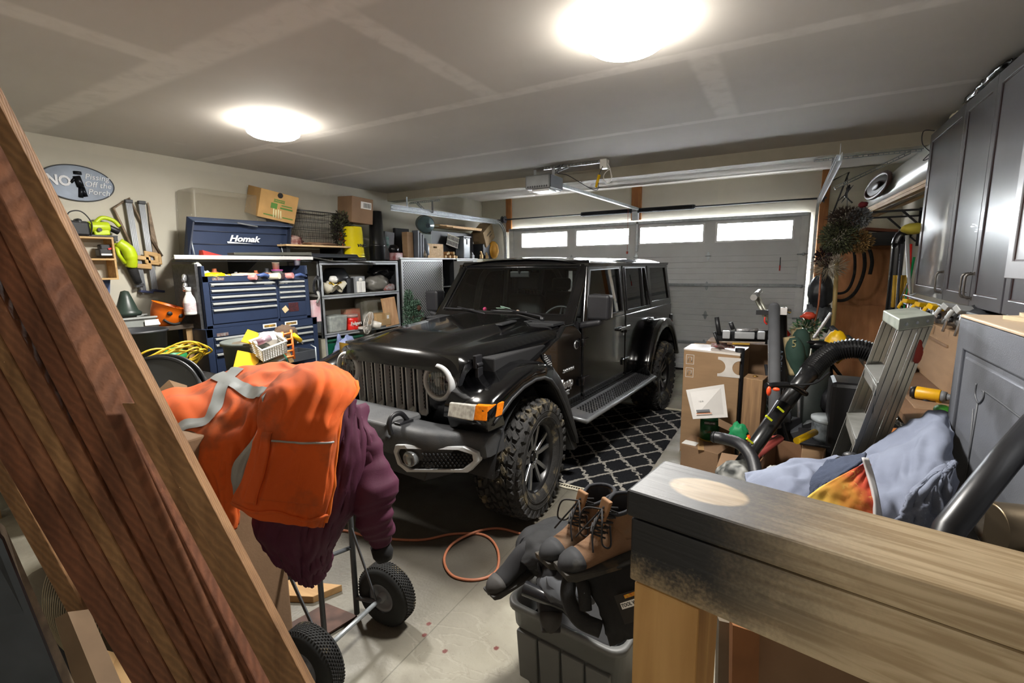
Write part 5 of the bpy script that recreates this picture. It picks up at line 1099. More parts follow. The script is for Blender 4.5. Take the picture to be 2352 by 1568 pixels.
W(MB().ring([(q0.y+.06, bz0+.05), (q0.y+.06, bz0+.27), (q1.y-.05, bz0+.25), (q1.y-.05, bz0+.05)], [(q0.y+.075, bz0+.065), (q0.y+.075, bz0+.255), (q1.y-.065, bz0+.235), (q1.y-.065, bz0+.065)], -5.165, -5.15, 'x'), 'moulded_panel', CLB, bn, bevel=.004)
W(MB().ring([(q0.y-.07, bz0), (q1.y+.06, bz0), (q1.y+.06, bz0+.03), (q0.y-.07, bz0+.03)], [(q0.y-.06, bz0+.005), (q1.y+.05, bz0+.005), (q1.y+.05, bz0+.025), (q0.y-.06, bz0+.025)], -5.17, -5.14, 'x'), 'lip', CLB, bn)
def carton(name, label, cat, c, d, R, m=CRD, tape=True, lab=None, parts=None):
 t = thing(name, label, cat, (c[0], c[1], c[2]-d[2]/2)); Q = Mx.Translation(c) @ Euler([radians(x) for x in R]).to_matrix().to_4x4()
 W(MB().box((0, 0, 0), d, M=Q), 'carton', m, t, bevel=.004)
 if tape: W(MB().box((0, 0, d[2]/2+.001), (d[0]*1.002, .05, .002), M=Q).box((d[0]/2+.001, 0, d[2]/2-.04), (.002, .05, .08), M=Q), 'tape', TAPE, t)
 if lab: W(MB().box((d[0]/2+.0015, lab[0], lab[1]), (.002, lab[2], lab[3]), M=Q), 'shipping_label', PAPER, t)
 return t, Q
# produce box, tilted
q = PX(632, 470, -5.2); t, Q = carton('produce_box', 'cardboard produce box with green print tilted on top of the blue lid', 'box', (-5.24, q.y-.015, q.z), (.36, .42, .31), (-9, 12, -12), mat('carton_tan', 'b08a55', .85), False)
GI = mat('green_ink', '4e7a35', .8); W(MB().box((.181, 0, .06), (.002, .12, .035), M=Q).box((.181, -.05, -.0), (.002, .07, .06), M=Q).box((.181, .09, -.01), (.002, .14, .018), M=Q).box((.181, .09, .02), (.002, .12, .012), M=Q).box((.181, -.08, -.11), (.002, .14, .012), M=Q).box((.181, .12, -.11), (.002, .12, .012), M=Q), 'green_print', GI, t)
m = MB()
for k in range(4): m.tube([Q @ V((.183, -.04+k*.028, -.13)), Q @ V((.183, -.05+k*.026, -.03-.01*(k % 2)))], .008, n=6, flat=.5)
W(m, 'asparagus_print', mat('cream_ink', 'cfc79a', .8), t); W(MB().cyl(Q @ V((.17, 0, .125)), Q @ V((.183, 0, .125)), .03, n=16), 'hand_hole', INK, t)
text('ORGANIC', .028, Q @ Mx.Translation((.183, 0, .06)) @ FX, mat('tan_ink', 'b08a55', .85), t, 'lettering', .001)
# board, wire basket, wreath, brown box and pots further along
bdz = sz+.14
one(MB().bb((XL+.05, PX(655, 530, -4.95).y, bdz), (-4.95, PX(806, 545, -4.95).y+.1, bdz+.02)), 'plywood_shelf', wood('ply_pale', 'b79566', 'd2b387', 1, 3), 'pale plywood board raised behind the flat black cases', 'board', bevel=.001)
for y in (PX(665, 530, -4.95).y, PX(790, 545, -4.95).y): one(MB().bb((XL+.1, y-.02, sz+.009), (-5.0, y+.02, bdz)), 'wood_riser', INT, ('left' if y < 3.9 else 'right')+' dark riser block under the pale plywood board', 'block')
zb2 = bdz+.021
q = PX(725, 505, -5.15); t = thing('wire_basket', 'dark wire mesh basket on the plywood board', 'basket', (-5.2, q.y, zb2)); WR = mat('wire_dark', '2c2a28', .5, .6)
y0, y1 = PX(685, 500, -5.1).y, PX(768, 500, -5.1).y; hB = PX(725, 488, -5.1).z-zb2
m = MB()
for k in range(5): f = k/4; m.tube([(-5.35-.0*f, y0-.02*f, zb2+.005+hB*f), (-5.08+.03*f, y0-.02*f, zb2+.005+hB*f), (-5.08+.03*f, y1+.02*f, zb2+.005+hB*f), (-5.35, y1+.02*f, zb2+.005+hB*f)], .0035 if k < 4 else .007, n=5, closed=True)
W(m, 'hoop', WR, t); m = MB()
for k in range(41): f = k/40; y = y0+(y1-y0)*f; m.tube([(-5.08, y, zb2+.005), (-5.05, y+(f-.5)*.04, zb2+.005+hB)], .0022, n=4)
for k in range(17): f = k/16; m.tube([(-5.35+.27*f, y0, zb2+.005), (-5.35+.29*f, y0-.02, zb2+.005+hB)], .0022, n=4)
for k in range(6): m.tube([(-5.08+.005*k, y0+.0, zb2+.02+hB*k/6), (-5.08+.005*k, y1, zb2+.02+hB*k/6)], .0022, n=4)
W(m, 'mesh', WR, t)['kind'] = 'stuff'
one(MB().ell((-5.1, (y0+y1)/2, zb2+.02), (.1, .26, .022), 30, 8, amp=.5, fr=6, seed=5), 'bark_pieces', mat('bark', '5e4334', .9, col2='80624a', scale=14), 'flat heap of brown bark lying before the wire basket', 'bark')
one(MB().ell((-5.15, PX(676, 545, -5.15).y, zb2+.04), (.08, .09, .07), 20, 10, amp=.5, fr=6, seed=7), 'red_netting', mat('net_red', '6b2a24', .8, col2='a08a80', scale=20), 'dark red netting bag squeezed under the produce box', 'bag')
def foliage(c, r, n, ln, wd, cols, nm, label, cat, seed, par=None, ups=0.):
 R_ = random.Random(seed); m = MB()
 for k in range(n):
  d = V((R_.gauss(0, 1), R_.gauss(0, 1), R_.gauss(0, 1))).normalized(); q = R_.random()**.4
  p = V(c)+V((d.x*r[0], d.y*r[1], d.z*r[2]))*q; e = (d+V((R_.uniform(-.5, .5), R_.uniform(-.5, .5), R_.uniform(-.5, .5)+ups))).normalized()*ln*R_.uniform(.6, 1.2)
  s_ = e.orthogonal().normalized()*wd
  m.add([p, p+e*.5+s_, p+e, p+e*.5-s_], [(0, 1, 2, 3)], R_.randrange(len(cols)))
 o = m.build(nm, cols, par, world=par is not None, clean=False)
 if par is None: tag(o, label, cat, kind='stuff')
 else: o['kind'] = 'stuff'
 return o
q = PX(782, 500, -5.1)
wr = thing('wreath', 'dark dried wreath with orange leaves leaning behind the brown parcel box', 'wreath', (q.x, q.y, zb2))
W(MB().tube([(q.x, q.y+.11*cos(a), zb2+.22+.17*sin(a)) for a in [2*pi*k/24 for k in range(24)]], .03, n=8, closed=True), 'ring', mat('twig', '33291f', .9), wr)
foliage((q.x+.02, q.y, zb2+.22), (.06, .15, .22), 900, .05, .012, [mat('leaf_dark', '3a3428', .9), mat('leaf_olive', '474a30', .9)], 'leaves', '', '', 3, wr)
foliage((q.x+.03, q.y+.02, zb2+.10), (.05, .07, .07), 160, .05, .018, [mat('leaf_orange', '8a4218', .8)], 'orange_leaves', '', '', 4, wr)
# top of the wire rack: boxes, bucket, pots
RX = -4.90; rz1 = PX(912, 600, RX).z
q = PX(832, 482, -4.95); t, Q = carton('parcel_box', 'brown parcel box with white shipping label tipped on the yellow bucket', 'box', (-5.1, q.y+.02, q.z), (.30, .34, .33), (-3, 3, -5), CRD2, False, (.055, .07, .17, .09))
m = MB()
for k in range(14): m.box((.1535, .015+k*.0085, .07), (.001, .003 if k % 3 else .005, .06), M=Q)
W(m, 'barcode', INK, t)
q = PX(830, 580, -4.88); bk = thing('yellow_bucket', 'yellow plastic bucket with black lettering upside down under the parcel box', 'bucket', (-5.02, q.y, rz1+.05)); rb_ = .135; hb = PX(828, 520, -4.88).z-rz1-.05
Mb = Mx.Translation((-5.02, q.y, rz1+.05)); YB2 = mat('bucket_yellow', 'cdbb12', .3, var=.04)
W(MB().lathe([(0, hb), (rb_*.88, hb), (rb_*.92, hb-.01), (rb_*.99, .05), (rb_*1.03, .045), (rb_*1.03, .03), (rb_, .028), (rb_*1.05, .01), (rb_*1.05, 0), (0, 0)], 40, M=Mb), 'shell', YB2, bk)
text('VNC', .055, Mx.Translation((-5.02+rb_*.97, q.y+.02, rz1+.05+hb*.38)) @ FX, INK, bk, 'lettering', .006, shear=.2, sx=1.3)
one(MB().bb((-5.2, q.y-.2, rz1+.012), (-4.92, q.y+.12, rz1+.045)), 'bundle_flat', MM['dark'], 'flat dark bundle under the yellow bucket', 'bundle', bevel=.01)
q = PX(877, 585, -4.95); t = thing('nursery_pots', 'tall stack of nested black nursery pots beside the yellow bucket', 'pots', (-5.03, q.y, rz1+.012)); hp_ = PX(877, 485, -4.95).z-rz1
m = MB(); pr = [(0, 0), (.10, 0)]
for k in range(9): pr += [(.118, .02+k*.022), (.112, .036+k*.022)]
pr += [(.105, .23), (.085, hp_*.98), (0, hp_*.98)]
W(m.lathe(pr, 36, M=Mx.Translation((-5.03, q.y, rz1+.012))), 'stack', mat('pot_black', '141516', .3), t)
q = PX(905, 545, -4.98); t, Q = carton('grey_carton', 'tall grey printed carton leaning behind the black pots', 'box', (-5.12, q.y-.03, rz1+.012+.21), (.16, .17, .40), (-6, 0, -8), mat('carton_grey', '6f7176', .7), False)
W(MB().box((.081, -.03, .05), (.002, .05, .16), (12, 0, 0), M=Q), 'green_logo', mat('teal_print', '3f7a70', .7, col2='8a9496', scale=22), t)
q = PX(917, 585, -4.92); t = thing('wrapped_reel', 'shrink wrapped red and black reel at the end of the rack top', 'reel', (-4.98, q.y, rz1+.012))
W(MB().box((-5.0, q.y, rz1+.07), (.16, .15, .11)), 'red_carton', mat('carton_red', '8a1f20', .35, col2='b9a0a0', scale=12), t, bevel=.008); W(MB().ell((-5.02, q.y-.01, rz1+.17), (.08, .08, .07), 18, 12, amp=.2), 'black_cap', BLKS, t)
# flat black cases sagging over the rack edge
q0, q1 = PX(705, 575, -4.86), PX(822, 572, -4.86)
one(MB().hexa([(-5.25, q0.y, sz+.012), (-4.84, q0.y, sz+.012), (-4.84, q1.y, sz+.015), (-5.25, q1.y, sz+.015), (-5.25, q0.y+.02, sz+.06), (-4.86, q0.y+.02, sz+.06), (-4.86, q1.y-.02, sz+.055), (-5.25, q1.y-.02, sz+.055)]), 'flat_case', mat('case_black', '22252b', .4), 'flat black plastic case on the long shelf before the plywood board', 'case', bevel=.006)
m = MB(); m.grid(lambda u, v: (-5.2+v*.37, q0.y-.03+u*(PX(860, 598, -4.85).y-q0.y+.03), sz+.008-u*.06+.012*sin(u*9+v)+.008*sin(v*5)), 30, 6)
one(m, 'folded_tarp', mat('tarp_black', '1e1e20', .5, col2='5b5b58', scale=3), 'folded black and grey tarpaulin sagging over the rack top', 'tarp', solid=.012)
# ---------- steel rack ----------
ry0, ry1 = PX(737, 680, RX).y, PX(914, 640, RX).y
rk = thing('steel_rack', 'grey steel shelving rack loaded with bags and tins between tool chest and checker plate lockers', 'rack', (RX-.25, (ry0+ry1)/2, 0))
RKM = mat('rack_steel', 'a2a6aa', .4, .2, var=.06)
for x in (RX, XL+.05):
 for y in (ry0, ry1): W(MB().bb((x-.04, y, 0), (x, y+.012, rz1)).bb((x-.006, y, 0), (x, y+.045 if y == ry0 else y-.03, rz1)), 'upright', RKM, rk)
rz = [rz1, PX(745, 690, RX).z-.0, PX(745, 768, RX).z, .12]; rz[1] = PX(900, 668, RX).z
for z in rz:
 W(MB().bb((XL+.05, ry0, z-.012), (RX-.003, ry1, z)), 'shelf_board', mat('shelf_board_grey', '8a8780', .6), rk)
 W(MB().bb((RX-.003, ry0+.01, z-.045), (RX+.004, ry1, z+.004)).bb((RX+.004, ry0+.01, z-.02), (RX+.007, ry1, z-.012), mi=1), 'shelf_beam', [RKM, DGR], rk, bevel=.002)
def ron(px, py, dx, k): return V((RX-dx, PX(px, py, RX-dx).y, rz[k]+.0))
# shelf 1: bells, dispenser, bags
p = ron(765, 665, .15, 1); t = thing('white_bells', 'cream bells with gold ribbon, a holiday ornament on the middle rack shelf', 'ornament', p)
CRM = mat('cream_ceramic', 'c9c2ae', .5)
bell = [(0, .13), (.03, .125), (.04, .09), (.05, .03), (.068, 0), (.062, 0), (.04, .04), (0, .1)]
for dy, ang in ((-.09, (60, 15)), (.06, (-55, 10)), (.0, (20, -50))): W(MB().lathe(bell, 20, M=Mx.Translation(p+V((.03, dy, .075))) @ Euler((radians(ang[0]), radians(ang[1]), 0)).to_matrix().to_4x4()), 'bell', CRM, t)
W(MB().ell(p+V((.02, 0, .19)), (.05, .06, .045), 16, 10, amp=.2), 'bow', WHT, t); W(MB().tube([p+V((.05, .09*cos(a), .135+.02*sin(a*3))) for a in [pi*k/12 for k in range(13)]], .012, n=6), 'gold_ribbon', mat('gold', 'c9a63a', .25, 1), t)
p = ron(823, 663, .12, 1); t = thing('soap_dispenser', 'white double soap dispenser standing on the middle rack shelf', 'dispenser', p)
W(MB().box(p+V((0, 0, .11)), (.10, .16, .22)), 'body', mat('dispenser_grey', '8d9093', .35), t, bevel=.008)
for s_ in (-.036, .036): W(MB().box(p+V((.055, s_, .08)), (.03, .066, .15)), 'chamber', WHT, t, bevel=.01)
W(MB().ell(p+V((.055, 0, .175)), (.015, .03, .025), 12, 8), 'sensor', WHT, t)
one(MB().box(p+V((-.05, -.14, .10)), (.12, .12, .20)), 'black_box', BLK, 'small black box behind the cream bells', 'box', bevel=.006)
p = ron(866, 660, .2, 1); one(MB().ell(p+V((0, 0, .11)), (.15, .20, .12), 26, 16, amp=.25, fr=3, seed=12).map(lambda v: V((v.x, v.y, max(v.z, p.z)))), 'grey_bag', mat('bag_grey', '77756f', .35), 'bulging grey plastic bag on the middle rack shelf', 'bag')
p = ron(893, 660, .08, 1); one(MB().box(p+V((.0, 0, .05)), (.08, .20, .10)), 'bagged_sweets', mat('sweets', 'b8bcc0', .3, col2='8a4a40', scale=30), 'clear bag of colourful packets at the right of the middle rack shelf', 'bag', bevel=.03)
p = ron(880, 640, .25, 1); one(MB().ell(p+V((0, 0, .27)), (.13, .24, .10), 24, 12, amp=.3, fr=3, seed=14), 'black_bin_bag', mat('binbag', '131315', .22), 'shiny black bin bag stuffed under the top of the rack', 'bag')
p = ron(765, 630, .32, 1); one(MB().lathe([(0, 0), (.16, 0), (.19, .2), (.12, .33), (0, .34)], 26, M=Mx.Translation(p+V((0, .03, 0)))), 'dark_helmet', mat('dk', '2a2c2f', .3), 'dark rounded pot behind the cream bells', 'pot')
# shelf 2
p = ron(765, 735, .12, 2)
one(taperbox(MB(), p.x-.1, p.x+.1, p.y-.13, p.y+.13, p.z, p.z+.21, -.12), 'clear_tub', mat('tub_clear', '8b928f', .3, col2='a8aca6', scale=16), 'clear tub of grey odds and ends on the lower rack shelf', 'tub', bevel=.02)
p = ron(807, 735, .08, 2); t = thing('coffee_tin', 'red plastic coffee tin with pale lid on the lower rack shelf', 'tin', p)
W(MB().lathe([(0, 0), (.088, 0), (.09, .01), (.09, .07), (.082, .08), (.09, .09), (.09, .15), (.08, .16), (0, .16)], 30, M=Mx.Translation(p)), 'body', mat('tin_red', 'c9241c', .3), t)
W(MB().cyl(p+V((0, 0, .16)), p+V((0, 0, .20)), .085, n=30), 'lid', mat('lid_clear', '9a7f78', .3), t)
text('Folgers', .062, Mx.Translation(p+V((.093, 0, .085))) @ FX, WHT, t, 'lettering', .003, bold=.001)
one(MB().box(p+V((-.14, .12, .13)), (.1, .26, .26), (0, 0, 5)), 'snack_box', mat('snackbox', 'a88f72', .7, col2='b03a30', scale=5), 'tan and red box behind the coffee tin', 'box', bevel=.003)
p = ron(890, 730, .12, 2); one(MB().box(p+V((-.22, -.12, .20)), (.22, .42, .38)), 'liner_bag', mat('linerbag', 'a3a48e', .35, col2='c4c4bc', scale=7), 'pale bag of liners behind the small carton', 'bag', bevel=.06)
p = ron(873, 738, .03, 2); carton('small_carton', 'small tan carton with white label beside the desk fan', 'box', p+V((-.04, .03, .085)), (.17, .26, .17), (0, 0, -4), mat('carton_light', 'b99a6e', .8), True, (.08, .03, .04, .05))
yb0 = PX(900, 720, RX+.03).y; one(MB().box((RX-.02, yb0+.02, rz[2]+.18), (.02, .26, .40), (3, -7, 0)), 'oak_board', wood('panel_oak', 'b98a5c', 'd3aa7c', 2, 3), 'light wooden panel leaning at the right end of the lower rack shelf', 'panel')
p = ron(760, 700, .3, 2)
junk(8, (XL+.12, ry0+.1, rz[2], RX-.3, ry1-.3), [MM[k] for k in ('dark', 'grey', 'dark', 'white')], [('packet', 'x', 'packet')], 'on the lower rack shelf', 0, (.06, .12), 'dark packets at the back of the lower rack shelf')
# fan on the car side
q = PX(843, 745, RX+.12); t = thing('desk_fan', 'white desk fan turned to the wall on the lower rack shelf', 'fan', (q.x, q.y, q.z-.16)); WF = mat('fan_white', 'cfcac2', .4)
Mf = Mx.Translation(q+V((.0, .02, .02))) @ Euler((radians(75), radians(0), radians(-50))).to_matrix().to_4x4()
m = MB()
for k in range(48):
 a = 2*pi*k/48; m.tube([Mf @ V((r_*cos(a), r_*sin(a), z_)) for r_, z_ in ((.04, .045), (.10, .04), (.145, .012), (.15, -.01))], .0022, n=4)
for k in range(48):
 a = 2*pi*k/48; m.tube([Mf @ V((r_*cos(a), r_*sin(a), z_)) for r_, z_ in ((.04, -.05), (.10, -.05), (.145, -.03), (.15, -.01))], .0022, n=4)
for r_, z_ in ((.15, -.01), (.10, .04), (.10, -.05)): m.tube([Mf @ V((r_*cos(2*pi*k/40), r_*sin(2*pi*k/40), z_)) for k in range(40)], .004, n=5, closed=True)
W(m, 'cage', WF, t); W(MB().cyl(Mf @ V((0, 0, .04)), Mf @ V((0, 0, .055)), .045, n=20), 'hub_cover', WF, t)
for k in range(3): W(MB().ell((.07, 0, 0), (.055, .04, .006), 12, 6, M=Mf @ Mx.Rotation(2*pi*k/3, 4, 'Z')), 'blade', mat('fanblade', 'b9b5ac', .4), t)
W(MB().cyl(Mf @ V((0, 0, -.05)), Mf @ V((0, 0, -.17)), .05, .04, n=20), 'motor', WF, t); W(MB().tube([Mf @ V((0, 0, -.10)), V((q.x-.02, q.y, rz[2]+.05))], .012, n=8).cyl((q.x-.06, q.y+.02, rz[2]+.002), (q.x-.06, q.y+.02, rz[2]+.03), .09, n=24), 'stand', WF, t)
# green tote with lavender bag on the floor level
q = PX(782, 800, RX); t = thing('green_tote', 'dark green storage tote with lid under the rack', 'tote', (RX-.22, ry0+.33, .13)); GT = mat('tote_green', '0f5a42', .4); gz = rz[2]-.08
W(taperbox(MB(), RX-.42, RX-.03, ry0+.06, ry0+.62, .125, gz-.03, -.06), 'tub', GT, t, bevel=.02); W(MB().bb((RX-.44, ry0+.03, gz-.03), (RX, ry0+.65, gz)), 'lid', mat('tote_lid', '124e38', .4), t, bevel=.01)
q = PX(795, 800, RX+.12); one(MB().ell(q+V((0, 0, -.06)), (.1, .17, .2), 26, 18, amp=.35, fr=3.2, seed=31).ell(q+V((0, -.10, .14)), (.02, .03, .06), 10, 8, amp=.3), 'lavender_bag', mat('bag_lavender', '7f8bb4', .45, col2='95a0c4'), 'lavender blue plastic bag hanging before the green tote', 'bag')
q = PX(742, 800, RX+.02); one(MB().bb((RX-.3, ry0-.06, 0), (RX+.02, ry0+.0, rz[2]-.05)), 'foam_sheet', mat('panelcream', 'b5b09c', .6), 'cream panel standing by the left foot of the rack', 'panel')
# ---------- checker plate lockers ----------
DP = bpy.data.materials.new('checker_plate'); DP.use_nodes = True; N, L, b = nodes(DP)
b.inputs['Metallic'].default_value = .45; b.inputs['Roughness'].default_value = .35
tc = N.new('ShaderNodeTexCoord'); sx = N.new('ShaderNodeSeparateXYZ'); L.new(tc.outputs['Object'], sx.inputs[0])
def mth(op, x, y=None, v=None):
 q = N.new('ShaderNodeMath'); q.operation = op
 for i, k in enumerate((x, y)):
  if k is None: continue
  if isinstance(k, (int, float)): q.inputs[i].default_value = k
  else: L.new(k, q.inputs[i])
 return q.outputs[0]
S_ = 22.
u = mth('MULTIPLY', mth('ADD', sx.outputs[1], sx.outputs[2]), S_); v = mth('MULTIPLY', mth('SUBTRACT', sx.outputs[1], sx.outputs[2]), S_)
par = mth('FLOORED_MODULO', mth('ADD', mth('FLOOR', u), mth('FLOOR', v)), 2)
fu = mth('SUBTRACT', mth('FRACT', u), .5); fv = mth('SUBTRACT', mth('FRACT', v), .5)
def bar(a, b_): return mth('LESS_THAN', mth('ADD', mth('POWER', mth('MULTIPLY', mth('ABSOLUTE', a), 2.3), 2), mth('POWER', mth('MULTIPLY', mth('ABSOLUTE', b_), 7.), 2)), 1)
h = mth('ADD', mth('MULTIPLY', par, bar(fu, fv)), mth('MULTIPLY', mth('SUBTRACT', 1, par), bar(fv, fu)))
c = _mix(h, lin('5c5c5c'), lin('d8d8d6')); L.new(c, b.inputs['Base Color'])
bp = N.new('ShaderNodeBump'); bp.inputs['Strength'].default_value = .7; bp.inputs['Distance'].default_value = .004; L.new(h, bp.inputs['Height']); L.new(bp.outputs[0], b.inputs['Normal'])
FRM = mat('locker_frame', 'b5b7b8', .3, .35, var=.05)
lz = PX(990, 592, RX).z
def locker(ya, yb, label, doors, contents=False):
 t = thing('checker_locker', label, 'locker', (RX-.25, (ya+yb)/2, 0))
 W(MB().bb((XL+.05, ya, 0), (RX-.02, ya+.02, lz-.02)).bb((XL+.05, yb-.02, 0), (RX-.02, yb, lz-.02)).bb((XL+.05, ya, 0), (XL+.07, yb, lz-.02)).bb((XL+.05, ya, 0), (RX-.02, yb, .06)), 'body', mat('locker_body', '2c2e31', .5, .3), t)
 W(MB().bb((XL+.04, ya-.01, lz-.022), (RX+.01, yb+.01, lz)), 'top', FRM, t, bevel=.004)
 for z in (.5, 1.0, 1.45): W(MB().bb((XL+.07, ya+.02, z), (RX-.05, yb-.02, z+.015)), 'inner_shelf', RKM, t)
 for a_, b2 in doors:
  d = W(MB().bb((RX-.02, a_, .08), (RX-.0, b2, lz-.03)), 'door', DP, t);
  W(MB().ring([(a_-.0, .07), (b2, .07), (b2, lz-.025), (a_, lz-.025)], [(a_+.035, .11), (b2-.02, .11), (b2-.02, lz-.06), (a_+.035, lz-.06)], RX-.002, RX+.008, 'x'), 'door_frame', FRM, d, bevel=.003)
 return t
la0, la1 = PX(921, 640, RX).y, PX(1047, 640, RX).y; ldo = PX(1017, 640, RX).y
l1 = locker(la0, la1, 'left checker plate steel locker with a gap showing its dark inside', [(la0+.01, ldo)])
W(MB().box((RX+.18, la1-.01, lz/2), (.40, .022, lz-.1)), 'open_door', FRM, l1, bevel=.004)
l2 = locker(la1+.03, la1+.66, 'right checker plate steel locker behind the far car mirror', [(la1+.04, la1+.65)])
for k, z in enumerate((1.465, 1.465, 1.015, .515)):
 one(MB().lathe([(0, 0), (.035, 0), (.037, .1), (.018, .14), (.018, .17), (0, .17)], 14, M=Mx.Translation((RX-.12, ldo+.05+.09*(k % 2), z+.015))), 'spray_can', [MM['white'], MM['dark']][k % 2], ('white can on the top shelf', 'dark can on the top shelf', 'white can on the middle shelf', 'dark can on the bottom shelf')[k]+' inside the gap of the left locker', 'can', 'cans inside the left locker')
# small artificial fir
q = PX(948, 715, RX+.25); base = q.z-.28
fir = thing('artificial_fir', 'small artificial fir with a pine cone in front of the checker plate locker', 'tree', (q.x, q.y, base))
W(MB().cyl((q.x, q.y, base), (q.x, q.y, base+.5), .012, n=8), 'trunk', mat('bark2', '4a3828', .9), fir)
FG = [mat('fir_green', '3c5a45', .8), mat('fir_pale', '6b8a76', .8), mat('fir_deep', '26402f', .8)]
for k, (dy, dz, ry_, rz_) in enumerate(((-.07, .37, .05, .13), (-.03, .24, .10, .10), (.06, .26, .07, .09), (.02, .12, .15, .11), (.02, -.02, .17, .12))):
 foliage((q.x, q.y+dy, base+dz+.08), (ry_, ry_, rz_), 520, .045, .006, FG, 'branch', '', '', 40+k, fir)
W(MB().ell((q.x+.1, q.y+.02, base+.33), (.03, .035, .04), 12, 10, amp=.4, fr=9), 'pine_cone', mat('cone', '4b2c1d', .8), fir)
one(MB().lathe([(0, 0), (.09, 0), (.09, .01), (.07, .02), (0, .02)], 20, M=Mx.Translation((q.x, q.y, base-.021))).cyl((q.x, q.y, .0), (q.x, q.y, base-.021), .03, n=12), 'plant_stand', DGR, 'dark stand holding up the small artificial fir', 'stand')
# ---------- things on top of the lockers ----------
lt = lz
def lon(px, dx, py=590): return V((RX-dx, PX(px, py, RX-dx).y, lt))
p = lon(940, .12); one(MB().box(p+V((0, -.02, .19)), (.10, .14, .38), (0, 0, 4)), 'tall_carton', CRD, 'tall narrow cardboard carton at the left end of the locker tops', 'box', bevel=.004)
one(MB().box(p+V((-.14, 0, .22)), (.05, .3, .44)), 'dark_board', INT, 'dark board standing behind the tall narrow carton', 'board', bevel=.003)
p = lon(962, .07)
for k in range(3): one(MB().box(p+V((.0, -.06+k*.055, .205-.015*k)), (.12, .035, .41-.03*k), (-3, 0, 0)), 'grey_case', mat('case_grey', '5b6068', .45), ('left', 'middle', 'right')[k]+' one of three slim grey cases standing upright on the lockers', 'case', bevel=.008)
p = lon(980, .22); t = thing('water_jug', 'blue-grey clear water jug lying on top of the pile on the lockers', 'jug', (p.x, p.y, lt+.41))
JUG = mat('jug_blue', '5f7478', .2, var=.12); jp = PX(977, 515, RX-.15)
Mj = Mx.Translation(jp) @ Euler((0, radians(100), radians(-40))).to_matrix().to_4x4()
W(MB().lathe([(0, -.17), (.12, -.17), (.135, -.15), (.135, -.05), (.128, -.04), (.135, -.03), (.135, .06), (.11, .12), (.04, .16), (.03, .20), (0, .20)], 32, M=Mj), 'bottle', JUG, t); W(MB().cyl(Mj @ V((0, 0, .19)), Mj @ V((0, 0, .22)), .036, n=16), 'cap', mat('capblue', '3c4d58', .4), t)
p = lon(1000, .15); one(MB().box((RX-.28, jp.y-.02, lt+.20), (.3, .3, .38)), 'olive_box', mat('olive', '4b544c', .6), 'dark olive crate under the water jug', 'crate', bevel=.02)
pj = lon(975, .05); one(MB().lathe([(0, 0), (.07, 0), (.09, .05), (.09, .2), (.05, .3), (0, .3)], 20, M=Mx.Translation((RX-.1, pj.y+.05, lt))), 'grey_flask', mat('flaskgrey', '565e66', .35), 'grey rounded bottle left of the pine crate', 'bottle')
# pine crate with cut hand hole
a, b_ = PX(982, 575, RX-.02), PX(1016, 575, RX-.02); zc = PX(1000, 560, RX-.02).z
t = thing('pine_crate', 'pale pine crate with a hand hole on the locker tops', 'crate', (RX-.12, (a.y+b_.y)/2, lt))
W(MB().ring([(a.y, lt), (b_.y+.02, lt), (b_.y+.02, zc), (a.y, zc)], [((a.y+b_.y)/2-.045, zc-.065), ((a.y+b_.y)/2+.045, zc-.065), ((a.y+b_.y)/2+.045, zc-.04), ((a.y+b_.y)/2-.045, zc-.04)], RX-.03, RX-.015, 'x'), 'front_board', PINE, t, bevel=.002)
for y in (a.y, b_.y+.01): W(MB().bb((RX-.25, y, lt), (RX-.031, y+.012, zc)), 'side_board', PINE, t)
p = lon(985, .3); one(MB().box((RX-.3, a.y+.0, lt+.14), (.2, .26, .27), (0, 0, 15)), 'open_carton', CRD, 'open cardboard carton behind the pine crate', 'box', bevel=.004)
# split logs stacked
k = 0
for (a_, b2, r_) in ((1029, 560, .026), (1041, 562, .026), (1023, 582, .024), (1033, 582, .024), (1043, 580, .026), (1048, 583, .022), (1026, 560, .022)):
 u = PX(a_, 590-(590-b2), RX-.03); zz_ = lt+r_ if b2 > 575 else lt+r_*3+.005
 one(MB().cyl((RX-.25, u.y+.01, zz_), (RX-.02, u.y, zz_), r_, n=16).cyl((RX-.02, u.y, zz_), (RX-.018, u.y, zz_), r_*.93, n=16, mi=1), 'wood_dowel', [mat('dowel_side', 'a87b48', .7), mat('dowel_end', 'd9bd8e', .7)], '%s round dowel in the %s row of the little stack beside the pine crate' % (('left', 'middle', 'leftmost', 'second', 'third', 'rightmost', 'right')[k] if k not in (0, 1, 6) else {6: 'left', 0: 'middle', 1: 'right'}[k], 'upper' if k in (0, 1, 6) else 'lower'), 'dowel', 'stack of round dowels by the pine crate'); k += 1
